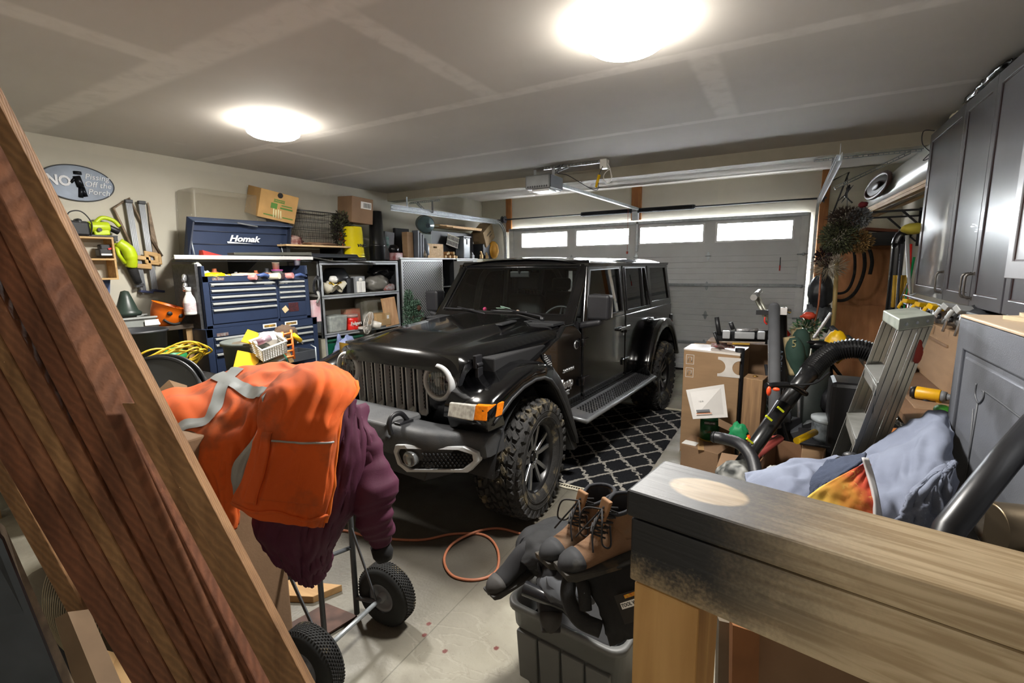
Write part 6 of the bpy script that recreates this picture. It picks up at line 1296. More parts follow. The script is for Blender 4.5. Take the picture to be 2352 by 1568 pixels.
# laundry-like slotted basket, tipped
c1 = PX(1040, 555, RX-.12); t = thing('slotted_basket', 'white slotted plastic basket with black contents tipped over the dowels', 'basket', (c1.x, c1.y, lt+.12))
Qb = Mx.Translation((RX-.12, c1.y, c1.z+.01)) @ Euler((radians(-20), radians(-18), radians(-25))).to_matrix().to_4x4()
W(MB().box((-.1, 0, 0), (.18, .20, .13), M=Qb), 'black_insert', BLK, t, bevel=.01)
m = MB()
for i in range(9): m.box((.0, -.10+i*.025, 0), (.012, .009, .19), M=Qb)
for z_ in (-.095, .095, 0): m.box((.0, 0, z_), (.014, .22, .014), M=Qb)
W(m, 'slotted_front', WHT, t)
p = lon(1067, .08); zg = PX(1067, 545, RX-.05).z; t = thing('grey_bin', 'tall grey plastic bin with latch on the locker tops', 'bin', p)
W(taperbox(MB(), RX-.20, RX-.03, p.y-.09, p.y+.10, lt, zg, -.08), 'bin', mat('bin_grey', '6d747c', .4), t, bevel=.012); W(MB().bb((RX-.21, p.y-.11, zg), (RX-.01, p.y+.12, zg+.02)), 'lid', mat('bin_lid', '4b5056', .4), t, bevel=.005); W(MB().bb((RX-.03, p.y-.0, zg-.12), (RX-.015, p.y+.02, zg)).bb((RX-.03, p.y-.05, zg-.03), (RX-.012, p.y+.07, zg-.01)), 'latch', BLK, t)
# foam/ply sheet on top
a, b_ = PX(990, 520, RX-.2), PX(1098, 522, RX-.2)
for k in range(3): one(MB().box((RX-.28+.02*k, (a.y+b_.y)/2+.05*k, (a.z+b_.z)/2-.015*k+.0), (.42, (b_.y-a.y)*(.95-.1*k), .014), (.5, 2, 2+2*k)), 'plywood_offcut', PINE, ('top', 'middle', 'lowest')[k]+' one of the thin plywood sheets lying over the pile on the lockers', 'board', bevel=.002)
one(MB().bb((RX-.42, a.y+.05, lt), (RX-.25, b_.y-.1, a.z-.05)), 'dark_case', MM['dark'], 'dark case under the thin plywood sheets', 'case', bevel=.01)
one(MB().ell((RX-.2, a.y+.12, a.z+.025), (.06, .15, .02), 16, 8, amp=.4, seed=4).ell((RX-.2, a.y+.42, a.z+.02), (.05, .06, .035), 14, 8, amp=.4, seed=6), 'foam_scraps', mat('foam', 'cfc8b2', .9), 'pale foam scraps on the thin plywood sheets', 'foam')
q = PX(1115, 540, RX-.15); t, Q = carton('tilted_carton', 'worn cardboard carton tilted at the far end of the locker tops', 'box', (RX-.2, q.y, q.z), (.25, .45, .30), (28, 0, 8), mat('carton_old', '8b7350', .85, col2='9c8460'), False)
W(MB().box((.127, .0, .03), (.002, .2, .03), M=Q).box((.127, .05, -.03), (.002, .12, .02), M=Q), 'print', mat('faded_ink', '5b4c38', .9), t)
one(MB().bb((RX-.34, q.y-.2, lt), (RX-.08, q.y+.25, q.z-.17)), 'brown_case', MM['dark'], 'dark low case propping the worn tilted carton', 'case', bevel=.01)
q = PX(1141, 590, RX-.02); zg = PX(1141, 555, RX-.02).z; one(MB().ell((RX-.1, q.y, lt+(zg-lt)*.5), (.09, .16, (zg-lt)*.55), 24, 16).map(lambda v: V((v.x, v.y, max(v.z, lt)))), 'amber_jug', mat('amber_jug', 'c08a28', .25, .2), 'golden amber jug at the far end of the locker tops', 'jug')
for k, (a_, sz_) in enumerate(((1085, .05), (1106, .06), (1118, .05))):
 u = lon(a_, .04); one(MB().box(u+V((0, 0, sz_*.6)), (.05, sz_*1.4, sz_*1.2), (0, 0, 20*k)).box(u+V((0, .0, sz_*1.5)), (.03, .02, sz_*1.6), (30, 0, 0)), 'wood_offcut', PINE if k else MM['grey'], ('grey plastic piece right of the grey bin', 'pine offcut leaning right of the grey bin', 'pine offcut next to the amber jug')[k], 'offcut', bevel=.002)
one(MB().lathe([(0, 0), (.03, 0), (.035, .05), (.02, .1), (0, .13)], 12, M=Mx.Translation(lon(975, .02))), 'tiny_birdhouse', mat('bird', 'b9ad94', .6, col2='4b3b2b', scale=30), 'tiny cream ornament at the foot of the grey cases', 'ornament')
# clutter before the tool chest: grey bucket, yellow folder, basket, orange rack
q = PX(565, 830, -4.0); t = thing('grey_bucket', 'grey plastic waste bucket in front of the rolling cabinet, heaped with odds and ends', 'bucket', (-4.0, q.y, 0)); bh = PX(555, 785, -4.0).z; r_ = .24
W(MB().lathe([(0, 0), (r_*.75, 0), (r_, bh), (r_+.018, bh), (r_+.018, bh-.03), (r_-.012, bh-.02), (r_*.72, .02), (0, .02)], 40, M=Mx.Translation((-4.02, q.y+.10, 0))), 'shell', mat('bucket_grey', '5f645f', .5), t)
cx, cy = -4.02, q.y+.10
Yf = mat('yellow_sheet', 'eab411', .5, var=.03)
def quad(ps, m_, nm, label, cat, th=.006, **k):
 P = [V(p) for p in ps]; n = (P[1]-P[0]).cross(P[3]-P[0]).normalized()*th
 return one(MB().hexa(P+[p+n for p in P]), nm, m_, label, cat, **k)
X_ = -3.80
quad([PX(535, 845, X_+.1), PX(590, 855, X_+.1), PX(595, 815, X_), PX(545, 805, X_)], Yf, 'yellow_sheet', 'bright yellow plastic sheet sticking out of the grey bucket, lower piece', 'sheet')
quad([PX(553, 785, X_), PX(595, 795, X_), PX(592, 765, X_-.1), PX(568, 757, X_-.1)], Yf, 'yellow_sheet', 'bright yellow plastic sheet standing up in the grey bucket, upper piece', 'sheet')
# white basket
bc = PX(617, 797, X_+.06); t = thing('white_basket', 'white woven plastic basket tipped on the grey bucket', 'basket', bc-V((0, 0, .07)))
Qk = Mx.Translation(bc) @ Euler((radians(14), radians(22), radians(0))).to_matrix().to_4x4() @ Mx.Scale(.70, 4); WB = mat('basket_white', 'c9c6be', .5)
m = MB()
for k in range(7): m.box((.12, 0, -.075+k*.025), (.008, .30, .011), M=Qk).box((-.12, 0, -.075+k*.025), (.008, .30, .011), M=Qk).box((0, .15, -.075+k*.025), (.24, .008, .011), M=Qk).box((0, -.15, -.075+k*.025), (.24, .008, .011), M=Qk)
W(m, 'slat_band', WB, t)['kind'] = 'stuff'; m = MB()
for k in range(11): m.box((.12, -.15+k*.03, 0), (.012, .012, .165), M=Qk).box((-.12, -.15+k*.03, 0), (.012, .012, .165), M=Qk)
W(m, 'rib', WB, t)['kind'] = 'stuff'; W(MB().box((0, 0, -.08), (.24, .30, .006), M=Qk), 'basket_floor', WB, t)
W(MB().tube([Qk @ V(p) for p in ((.125, -.155, .085), (.125, .155, .085), (-.125, .155, .085), (-.125, -.155, .085))], .011, n=8, closed=True), 'rim', WB, t)
u = bc+V((.0, -.10, .05)); t = thing('aerosol_can', 'white and pink aerosol can lying in the white basket', 'can', u)
W(MB().cyl(u, u+V((.02, .11, .03)), .026, n=20), 'can', mat('can_silver', 'b9bcc2', .3, .5, col2='b04a6a', scale=9), t); W(MB().cyl(u+V((-.004, -.025, -.006)), u, .022, n=16), 'cap', WHT, t)
q = PX(640, 775, X_); one(MB().ell(bc+V((-.08, .07, .05)), (.08, .11, .07), 22, 14, amp=.3, fr=3, seed=44), 'white_cloth', mat('cloth_white', 'd3d0ca', .9), 'white crumpled cloth behind the white basket', 'cloth')
q = PX(635, 830, X_+.05); one(MB().cyl(q+V((0, -.20, -.05)), q+V((0, .05, .01)), .06, .06, n=24).cyl(q+V((0, .05, .01)), q+V((0, .075, .016)), .055, .045, n=24, mi=1), 'green_bottle', [mat('olive_bottle', '43503b', .3, col2='6a5238'), mat('cap_green2', '1f5a44', .4)], 'large green bottle lying under the white basket', 'bottle')
# orange plastic ladder rack
t = thing('orange_rack', 'small orange plastic ladder-shaped rack leaning beside the white basket', 'rack', PX(665, 830, X_+.05)); OR = mat('orange_rack', 'd87230', .45)
a0, a1, b0, b1 = PX(648, 762, X_), PX(655, 828, X_+.05), PX(668, 757, X_), PX(676, 824, X_+.05)
for a_, b2 in ((a0, a1), (b0, b1)): W(MB().tube([a_, b2], .011, n=6), 'upright', OR, t)
for k in range(5): f = .1+.2*k; W(MB().tube([a0.lerp(a1, f)+V((0, 0, -.0)), b0.lerp(b1, f)], .009, n=6), 'rung', OR, t)
quad([PX(655, 812, X_+.03), PX(664, 834, X_+.03), PX(674, 830, X_+.03), PX(663, 806, X_+.03)], PINE, 'paint_stirrer', 'short pale wooden stick crossing the orange rack', 'stick', .01)
q = PX(683, 776, X_); t = thing('yellow_plug', 'yellow plug end sticking up right of the orange rack', 'plug', q-V((0, 0, .05)))
W(MB().cyl(q+V((0, -.04, .035)), q+V((0, .03, -.03)), .022, n=12), 'plug_body', YEL, t); W(MB().tube([q+V((0, .03, -.03)), q+V((0, .05, -.06))], .008, n=6), 'prong', CHR, t)
one(MB().ell((cx, cy+.02, bh-.06), (.2, .2, .07), 26, 10, amp=.3, seed=3), 'bucket_rubbish', mat('rubbish', '5a5044', .9, col2='77705e'), 'brown rubbish filling the grey bucket', 'rubbish')
one(MB().ell((cx+.05, cy+.27, bh-.0), (.08, .12, .10), 22, 12, amp=.4, fr=6, seed=9), 'twig_bundle', mat('twigs', '4c3a2a', .9), 'brown twiggy bundle between the orange rack and the grey tray', 'bundle')
# dark tarp bag in front of the tubs, lumber scrap
q = PX(470, 850, -3.9); one(MB().tube(bez([(-4.0, q.y-.05, .95), (-3.95, q.y+.05, .6), (-3.8, q.y+.12, .2), (-3.75, q.y+.15, .0)], 8), .07, n=12), 'dark_duffel', mat('duffel', '1c1c1f', .7), 'dark soft bag slumped between the yellow cord and the rolling cabinet', 'bag')
q = PX(735, 850, -4.3); one(MB().ell((-4.35, q.y+.05, .70), (.18, .2, .07), 24, 12, amp=.25, seed=17), 'blue_cover', mat('cover_blue', '30406b', .8), 'blue cloth cover low behind the black car grille', 'cloth')
one(MB().bb((-4.5, q.y-.25, 0), (-4.15, q.y+.25, .63)), 'low_carton', CRD2, 'plain carton hidden below the blue cloth cover', 'box')
# ================= right side =================
ESP = mat('espresso_lacquer', '4c4b50', .3, var=.06, scale=2, st=(6, 6, .4), coat=.3); ESD = mat('espresso_groove', '2a1512', .5)
CX = .98; cz0, cz1 = 1.50, 2.84
cab = thing('wall_cabinet', 'far run of dark grey-brown wall cabinets with three tall doors and arched handles', 'cabinet', (CX+.15, 4.5, cz0))
ye = [PX(2096, 678, CX).y, PX(2163, 689, CX).y, PX(2224, 700, CX).y, PX(2297, 713, CX).y]
W(MB().bb((CX+.02, ye[3]-.01, cz0), (XR, ye[0], cz1)), 'body', ESP, cab, bevel=.003)
def cdoor(t, X, ya, yb, za, zb, hy=None, nm='door', m=ESP):
 d = W(MB().ring([(ya, za), (yb, za), (yb, zb), (ya, zb)], [(ya+.065, za+.075), (yb-.065, za+.075), (yb-.065, zb-.07), (ya+.065, zb-.07)], X, X+.02, 'x'), nm, m, t, bevel=.003)
 W(MB().ring([(ya+.062, za+.072), (yb-.062, za+.072), (yb-.062, zb-.067), (ya+.062, zb-.067)], [(ya+.072, za+.082), (yb-.072, za+.082), (yb-.072, zb-.077), (ya+.072, zb-.077)], X+.006, X+.010, 'x'), 'panel_groove', ESD, d)
 W(MB().bb((X+.009, ya+.06, za+.07), (X+.019, yb-.06, zb-.065)), 'panel', m, d)
 if hy is not None:
  for q in (0,): W(MB().tube(bez([(X, hy, za+.05), (X-.035, hy, za+.065), (X-.04, hy, za+.13), (X-.035, hy, za+.19), (X, hy, za+.20)], 6), [.008]*6+[.006]*12+[.008]*7, n=8).box((X-.002, hy, za+.05), (.008, .022, .02)).box((X-.002, hy, za+.20), (.008, .022, .02)), 'door_handle', mat('pewter', '7d7873', .35, .9), d)
 return d
g = .003
cdoor(cab, CX, ye[1]+g, ye[0], cz0, cz1, ye[1]+.04); cdoor(cab, CX, ye[2]+g, ye[1]-g, cz0, cz1, ye[2]+.035); cdoor(cab, CX, ye[3]+g, ye[2]-g, cz0, cz1, ye[2]-.035)
cab2 = thing('wall_cabinet', 'nearer wall cabinet with one lighter grey door standing proud at the right edge', 'cabinet', (CX+.15, 2.6, cz0))
W(MB().bb((CX+.02, 1.6, cz0), (XR, ye[3]-.02, cz1)), 'body', ESP, cab2, bevel=.003); cdoor(cab2, CX, ye[3]-.50, ye[3]-.02, cz0, cz1)
LG = mat('grey_primer', '8a8b8f', .3, .0, var=.08, scale=5, coat=.25)
XD = CX-.13; zd = PX(2330, 640, XD).z; yd = PX(2311, 600, XD).y
cdoor(cab2, XD, yd-.60, yd, zd, cz1-.02, None, 'proud_door', LG)
W(MB().bb((XD+.02, yd-.58, zd+.01), (CX+.02, yd-.02, cz1-.04)), 'proud_box', ESP, cab2)
q = PX(2270, 200, CX); tpz = cz1+.002
one(MB().ell((CX+.10, q.y+.25, tpz+.035), (.11, .48, .033), 40, 10, amp=.3, fr=5, seed=3).ell((CX+.03, q.y-.05, tpz+.03), (.05, .25, .03), 30, 8, amp=.3, seed=8), 'black_garbage_bag', mat('bagblk', '0c0c0e', .18), 'shiny black plastic bag stuffed between the wall cabinets and the ceiling', 'bag')
one(MB().ell((CX+.08, ye[0]-.45, tpz+.03), (.06, .1, .03), 16, 8, amp=.3).ell((CX+.05, 3.2, tpz+.03), (.06, .2, .03), 16, 8, amp=.3, seed=3), 'rope_bundle', mat('rope_cream', 'cfc4a8', .9), 'cream rope bundle on top of the wall cabinets beside the black bag', 'rope')
one(MB().tube(bez([(CX+.0, ye[0]-.1, tpz+.01), (CX-.05, ye[0]+.02, tpz+.04), (CX-.04, ye[0]+.06, tpz-.06), (CX+.03, ye[0]+.04, tpz-.16), (CX-.03, ye[0]+.03, tpz-.2), (CX+.05, ye[0]+.02, tpz-.1)], 8), .004, n=5), 'wire_coil', DGR, 'thin loose wire curling off the far top corner of the wall cabinets', 'wire')
# kayak on wall brackets with a stack of long boards beneath
ky = thing('kayak', 'white kayak lying on its side on the right wall brackets, dark cockpit facing out', 'kayak', (1.05, 6.3, 2.5))
def kay(u, v):
 t_ = u; y = 7.75-t_*2.17; w_ = .02+.20*sin(pi*.5*min(1, t_*1.3+.02))**.7; a = 2*pi*v
 zc = 2.47+.20*t_; return (.80+.33*t_+w_*.62*cos(a), y, zc+w_*sin(a)*.8+.02*t_)
W(MB().grid(kay, 40, 20), 'hull', mat('kayak_white', 'c4c5c1', .3, var=.05), ky)
CP = PY(2062, 400, 6.75); cy_ = 6.75; W(MB().ell((.79, cy_, 2.60), (.03, .40, .10), 26, 12, R=(0, 0, 7)), 'cockpit', mat('cockpit_dark', '2a1f1c', .6), ky)
W(MB().tube([(.785+.05*cos(a)*-1, cy_+.41*cos(a), 2.60+.105*sin(a)-.03*cos(a)) for a in [2*pi*k/36 for k in range(36)]], .022, n=8, closed=True), 'cockpit_rim', mat('rim_brown', '4a3430', .5), ky)
W(MB().ell((.77, cy_-.05, 2.59), (.03, .22, .04), 16, 8), 'seat', mat('kseat', '3a3230', .5), ky)
bkt = []
for k in range(7):
 xx = .70+.068*(k % 4); zz = -.034*(k//4); y0b = 7.75-.2*(k % 3)
 one(MB().hexa([(xx+.30, 5.56, 2.46+zz), (xx+.362, 5.56, 2.46+zz), (xx+.065, y0b, 2.36+zz), (xx, y0b, 2.36+zz), (xx+.30, 5.56, 2.49+zz), (xx+.362, 5.56, 2.49+zz), (xx+.065, y0b, 2.39+zz), (xx, y0b, 2.39+zz)]), 'long_board', wood('long_board%d' % (k % 3), ('b08c5c', '9d7a50', '8a7a66')[k % 3], ('cdae82', 'bd9b6e', 'a99a86')[k % 3], 1, 2), '%s long board from the wall in the %s layer under the kayak' % (('fourth', 'third', 'second', 'first')[k % 4] if k < 4 else ('third', 'second', 'first')[k % 4], 'upper' if k < 4 else 'lower'), 'board', 'long boards under the kayak')
for k, yb_ in enumerate((6.35, 7.2)):
 one(MB().bb((.72, yb_-.012, 2.28), (XR, yb_+.012, 2.30)).bb((XR-.03, yb_-.012, 1.95), (XR, yb_+.012, 2.38)).hexa([(1.24, yb_-.01, 2.0), (1.26, yb_-.01, 2.0), (1.26, yb_+.01, 2.0), (1.24, yb_+.01, 2.0), (.95, yb_-.01, 2.29), (.98, yb_-.01, 2.29), (.98, yb_+.01, 2.29), (.95, yb_+.01, 2.29)]), 'wall_bracket', BLK, ('black steel wall bracket under the kayak cockpit and boards', 'second black steel wall bracket nearer the kayak nose')[k], 'bracket')
# plywood sheets against the back wall corner
PLB = wood('plywood_brown', '9c663c', 'b67e4e', 2, 1.2, knots=1.5)
a, b_ = PY(1917, 790, 7.7), PY(2048, 560, 7.7)
one(MB().hexa([(a.x, 7.55, 0), (b_.x+.02, 7.55, 0), (b_.x+.02, 7.57, 0), (a.x, 7.57, 0), (a.x-.02, 7.9, b_.z), (b_.x+.02, 7.9, b_.z), (b_.x+.02, 7.92, b_.z), (a.x-.02, 7.92, b_.z)]), 'plywood_sheet', PLB, 'tall brown plywood sheet leaning in the far right corner', 'board')
hz = PY(1960, 700, 7.7).z; one(MB().hexa([(a.x-.01, 7.50, 0), (b_.x+.0, 7.50, 0), (b_.x+.0, 7.52, 0), (a.x-.01, 7.52, 0), (a.x-.03, 7.70, hz), (b_.x+.0, 7.70, hz), (b_.x, 7.72, hz), (a.x-.03, 7.72, hz)]), 'plywood_sheet', PLB, 'shorter brown plywood sheet in front of the tall one', 'board')
# shelf of dark things above plywood
q = PY(2030, 525, 7.6); one(MB().bb((q.x-.25, 7.55, 1.98), (1.2, 8.0, 2.0)).bb((q.x-.2, 7.6, 2.0), (q.x+.12, 7.9, 2.14)), 'dark_crate', MM['dark'], 'dark crate above the tall plywood sheet', 'crate')
for k in range(3): one(MB().box((q.x-.02+.0*k, 7.65+.09*k, 2.17), (.34, .07, .035), (0, 6, 12)), 'brick_red_slat', mat('slat_red', '7a4a34', .8), ('nearest', 'middle', 'farthest')[k]+' reddish wooden slat on the dark crate above the plywood', 'slat')
for nm, pts, r_, lb in (('bicycle_tube', [(1898, 590), (1893, 640), (1905, 680), (1935, 690), (1965, 670), (1985, 620), (1983, 575), (1970, 560)], .020, 'black rubber hose loop hanging in front of the plywood, inner one'), ('bicycle_tube', [(1900, 600), (1899, 650), (1915, 672), (1945, 668), (1962, 630), (1962, 580), (1950, 560)], .016, 'black rubber hose loop hanging in front of the plywood, outer one'), ('bicycle_tube', [(1975, 562), (1995, 570), (2003, 600), (1998, 630)], .02, 'short curved piece of black hose at the right of the hose loops')):
 one(MB().tube(bez([PY(a_, b2, 7.45) for a_, b2 in pts], 6), r_, n=8), nm, RUB, lb, 'hose')
# dried flower bundle hung by a wire
q = PY(1945, 545, 6.0); fb = thing('dried_flower_bundle', 'large bundle of dried flowers hanging upside down by the right door track', 'flowers', (q.x, 6.0, q.z-.2))
cc = lambda a_, b2, y=6.0: PY(a_, b2, y)
for k, (c_, r_, n_, cols, nm, ln, wd) in enumerate(((cc(1975, 500), (.09, .09, .09), 900, ['6d7074', '84878a'], 'grey_hydrangea', .03, .008), (cc(1928, 545), (.16, .14, .16), 1500, ['4d5238', '5e6242', '3b4030'], 'olive_sprays', .05, .008), (cc(1975, 555), (.10, .1, .10), 700, ['7d6238', '8f7040'], 'tan_blooms', .035, .008), (cc(1940, 500), (.13, .12, .09), 700, ['4a3a30', '3b2f28'], 'brown_sprays', .05, .006), (cc(1890, 590), (.07, .08, .09), 350, ['241d20', '3a1c22'], 'dark_berries', .03, .01), (cc(1905, 612), (.12, .1, .08), 500, ['9c917c', '7d735f'], 'pale_stems', .09, .003))):
 foliage(c_, r_, n_, ln, wd, [mat(nm+c2, c2, .9) for c2 in cols], nm, '', '', 60+k, fb)
W(MB().tube([cc(1947, 400), cc(1945, 500)], .003, n=5), 'hanging_wire', DGR, fb); W(MB().ell(cc(1982, 470), (.04, .04, .03), 10, 8, amp=.4, fr=6), 'red_bloom', mat('redbloom', '6d1c20', .8), fb)
# dragonfly stake
df = thing('dragonfly_stake', 'black metal dragonfly garden stake hanging above the dried flowers', 'ornament', cc(1905, 500, 6.3))
W(MB().tube([(.33, 6.3, 2.63), cc(1950, 395, 6.3), cc(1905, 510, 6.3)], .009, n=6), 'stake', BLK, df); W(MB().tube(bez([cc(1952, 430, 6.3), cc(1943, 447, 6.3), cc(1948, 457, 6.3), cc(1958, 466, 6.3)], 5), [.014]*8+[.008]*8, n=6), 'body', BLK, df)
for a_, b2 in (((1943, 445), (1925, 462)), ((1943, 445), (1960, 425)), ((1944, 450), (1932, 466)), ((1944, 442), (1952, 424))):
 p0, p1 = cc(*a_, 6.3), cc(*b2, 6.3); W(MB().tube([p0, p0.lerp(p1, .5), p1], [.004, .028, .008], n=8, flat=.25), 'wing', BLK, df)
one(MB().tube([cc(1922, 600, 6.4), cc(1917, 705, 6.4), (cc(1917, 705, 6.4).x, 6.4, 0)], .022, n=10), 'bamboo_pole', mat('bamboo', 'a88f58', .5, var=.15), 'straw coloured bamboo pole hanging below the dried flowers', 'pole')
one(MB().tube([cc(1886, 620, 6.2), cc(1880, 700, 6.2), cc(1868, 760, 6.2)], .010, n=5), 'copper_strap', mat('copper', '9a5a3a', .5), 'thin copper coloured strap hanging by the door track', 'strap')
bp_ = cc(1885, 670, 6.6); one(MB().ell(bp_, (.13, .13, .20), 24, 16, amp=.2, fr=3, seed=4), 'backpack', mat('pack_black', '1f2226', .4, col2='34373c'), 'black backpack in plastic wrap hanging by the door track', 'bag')
one(MB().ell(bp_+V((.0, .03, -.30)), (.15, .14, .18), 24, 16, amp=.3, fr=4, seed=5), 'grey_bundle', mat('bundle_gr', '3d4045', .5, col2='6c7074', scale=8), 'grey wrapped bundle under the black backpack', 'bundle')
one(MB().ell(cc(1858, 725, 5.6), (.06, .05, .04), 14, 8, amp=.3).tube([cc(1850, 722, 5.6), cc(1838, 728, 5.6)], .012), 'spray_gun', mat('orange_red', 'c4452c', .5), 'orange red nozzle near the bottom of the door track', 'nozzle')
foliage(cc(1855, 755, 5.6), (.12, .1, .08), 300, .06, .012, [mat('leafg', '2f5a38', .7), mat('leafg2', '8a8a70', .7)], 'artificial_greenery', 'green and cream artificial leaves by the door track', 'leaves', 5)
# corner of long-handled tools
q = cc(2065, 555, 5.9)
t = thing('rain_boot', 'black plastic elbow pipe hanging between plywood and cabinets', 'pipe', cc(2062, 575, 5.9)); t.name = 'black_pipe'; WM[t.name] = WM['rain_boot']
W(MB().tube(bez([cc(2085, 548, 5.9), cc(2072, 540, 5.9), cc(2062, 560, 5.9), cc(2060, 600, 5.9), (cc(2060, 600, 5.9).x, 5.9, 0)], 6), .05, n=14), 'pipe', BLKS, t)
for k, (a0, a1, m_, r_, lb) in enumerate((((2092, 560), (2086, 680), RED, .012, 'red handled tool standing between the black pipe and the cabinets'), ((2084, 540), (2088, 640), ALU, .016, 'bare metal handle beside the red handled tool'), ((2072, 560), (2060, 700), DGR, .012, 'dark handle left of the bare metal one'), ((2100, 590), (2078, 700), GRN, .010, 'green handle nearest the cabinet corner'))):
 u0, u1 = cc(*a0, 5.7), cc(*a1, 5.7); d_ = (u1-u0)*1.0; one(MB().tube([u0, u0+d_*(u0.z/(u0.z-u1.z))], r_, n=8), 'garden_tool', m_, lb, 'tool')
m = MB()
for k in range(60): x_ = random.Random(k).uniform(0, 1); m.tube([cc(2052+38*x_, 632, 5.8), cc(2046+40*x_, 705, 5.8)+V((0, .05*sin(k), 0))], .006, n=4)
t = thing('corn_broom', 'yellow straw broom head standing bristles up beside the plywood', 'broom', (cc(2065, 705, 5.8).x, 5.8, 0))
W(m, 'bristles', mat('straw', 'b58f2c', .8), t)['kind'] = 'stuff'; W(MB().cyl((cc(2065, 705, 5.8).x, 5.8, 0), cc(2065, 705, 5.8), .03, n=8), 'handle', PINEZ, t)
one(MB().ell(cc(2100, 525, 5.7), (.10, .08, .05), 16, 8, amp=.2), 'baseball_cap', mat('yel_dull', 'b5a83a', .7), 'dull yellow cap hooked at the far edge of the wall cabinets', 'cap')
# things hanging under the far wall cabinets: clamps on a bar
for k, (a_, b2, m_) in enumerate(((2090, 692, YEL), (2120, 700, YEL), (2150, 705, YEL), (2185, 706, ALU), (2215, 712, ALU))):
 u = PX(a_, b2, .92); t = thing('quick_clamp', ('leftmost yellow clamp', 'second yellow clamp', 'third yellow clamp', 'first bare steel clamp', 'last bare steel clamp')[k]+' hanging under the wall cabinets above the ladder', 'clamp', u-V((0, 0, .06)))
 W(MB().box(u, (.10, .05, .035), (10*k, 8, 30)).tube([u+V((-.05, 0, 0)), u+V((-.07, .02, -.05)), u+V((-.03, .04, -.08))], .014, n=8), 'clamp_body', m_, t, bevel=.006); W(MB().tube([u+V((.0, 0, .01)), u+V((-.02, .03, -.16))], .008, n=6), 'clamp_bar', CHR, t); W(MB().cyl(u+V((-.04, .03, -.06)), u+V((-.06, .03, -.06)), .02, n=10), 'clamp_pad', BLK, t)
one(MB().tube(bez([PX(2085, 650, .93), PX(2075, 672, .93), PX(2068, 690, .93), PX(2085, 700, .93)], 5), .006, n=5), 'thin_rod', STL, 'bent thin metal rod at the far lower corner of the wall cabinets', 'rod')
W(MB().tube([(.93, 3.3, 1.475), (.93, 5.6, 1.475)], .008, n=6).tube([(.93, 3.35, 1.475), (1.0, 3.35, 1.51)], .006).tube([(.93, 5.4, 1.475), (1.0, 5.4, 1.51)], .006), 'hanging_rail', STL, cab)
# workbench under cabinets with boxes, drill, pans
bt = thing('side_bench', 'cluttered bench below the wall cabinets, behind the stepladder', 'workbench', (1.0, 4.0, 0))
W(MB().bb((.62, 2.9, .88), (XR-.01, 5.4, .92)), 'top', mat('bench2', '6d5138', .7), bt)
for y in (2.98, 5.3): W(MB().bb((.68, y-.03, 0), (.74, y+.03, .88)), 'leg', mat('bench2leg', '5d4630', .7), bt)
W(MB().bb((.9, 2.95, 0), (1.2, 5.3, .86)), 'under_storage', INT, bt)
u0, u1 = PX(2098, 880, .94), PX(2195, 765, .94)
t, Q = carton('tan_carton', 'tan double-wall carton on the side bench behind the drill', 'box', (1.09, (u0.y+u1.y)/2-.05, .92+(u1.z-.92)*.5), (.30, abs(u0.y-u1.y)+.15, u1.z-.92), (0, 0, 0), CRD, False)
W(MB().bb((.930, (u0.y+u1.y)/2-.35, u1.z-.11), (.938, (u0.y+u1.y)/2+.2, u1.z-.095)), 'corrugated_strip', CRD2, t)
one(MB().lathe([(0, 0), (.12, 0), (.16, .09), (.17, .1), (.15, .1), (.11, .01), (0, .01)], 28, M=Mx.Translation((1.08, PX(2165, 740, 1.0).y, u1.z+.002))), 'metal_bowl', STL, 'dull metal bowl on the tan carton under the hanging clamps', 'bowl')
for k, (a_, b2) in enumerate(((2140, 730), (2205, 735), (2250, 725))): one(MB().ell(PX(a_, b2, 1.0), (.08, .12, .05), 16, 10, amp=.5, fr=5, seed=k), 'tool_jumble', [MM['dark'], MM['grey'], DGR][k], ('dark jumble of tools behind the ladder top', 'grey jumble of tools under the middle cabinet door', 'dark tools just above the grey locker')[k], 'tools')
# drill
dp = PX(2150, 930, .80)
t = thing('cordless_drill', 'yellow and black cordless drill lying on the bench behind the stepladder', 'power tool', dp-V((0, 0, .12)))
DY = mat('drill_yellow', 'd9a316', .4)
c_ = PX(2132, 905, .80); ax = V((.93, -.36, 0)); ax.normalize(); L_ = .13
W(MB().cyl(c_-ax*.06, c_+ax*.06, .04, .038, n=18), 'motor_housing', DY, t, bevel=.006); W(MB().cyl(c_-ax*.085, c_-ax*.06, .032, .04, n=18), 'end_cap', BLK, t); W(MB().cyl(c_+ax*.06, c_+ax*.085, .034, .03, n=18).cyl(c_+ax*.085, c_+ax*.12, .024, .012, n=16), 'chuck', GRY, t)
W(MB().tube([c_+ax*.0+V((0, 0, -.02)), c_-ax*.015+V((0, 0, -.12))], [.026, .024], n=12), 'grip', BLK, t, bevel=.003); W(MB().box(c_-ax*.005+V((0, 0, -.14)), (.08, .11, .05)), 'battery', BLK, t, bevel=.01)
W(MB().tube([c_+ax*.05+V((0, 0, -.03)), c_+ax*.06+V((0, 0, -.075)), c_+ax*.01+V((0, 0, -.085))], .016, n=8), 'side_frame', DY, t)
one(MB().ell(PX(2165, 942, .78), (.04, .05, .03), 14, 8), 'bottle_top', mat('grass_green', '4fae3a', .5), 'bright green cap below the drill chuck', 'lid').name = 'bottle_top'
bz2 = c_.z-.17
one(MB().bb((.70, c_.y-.22, .925), (.94, c_.y+.25, bz2)), 'side_crate', CRD2, 'brown crate carrying the cordless drill', 'crate', bevel=.004)
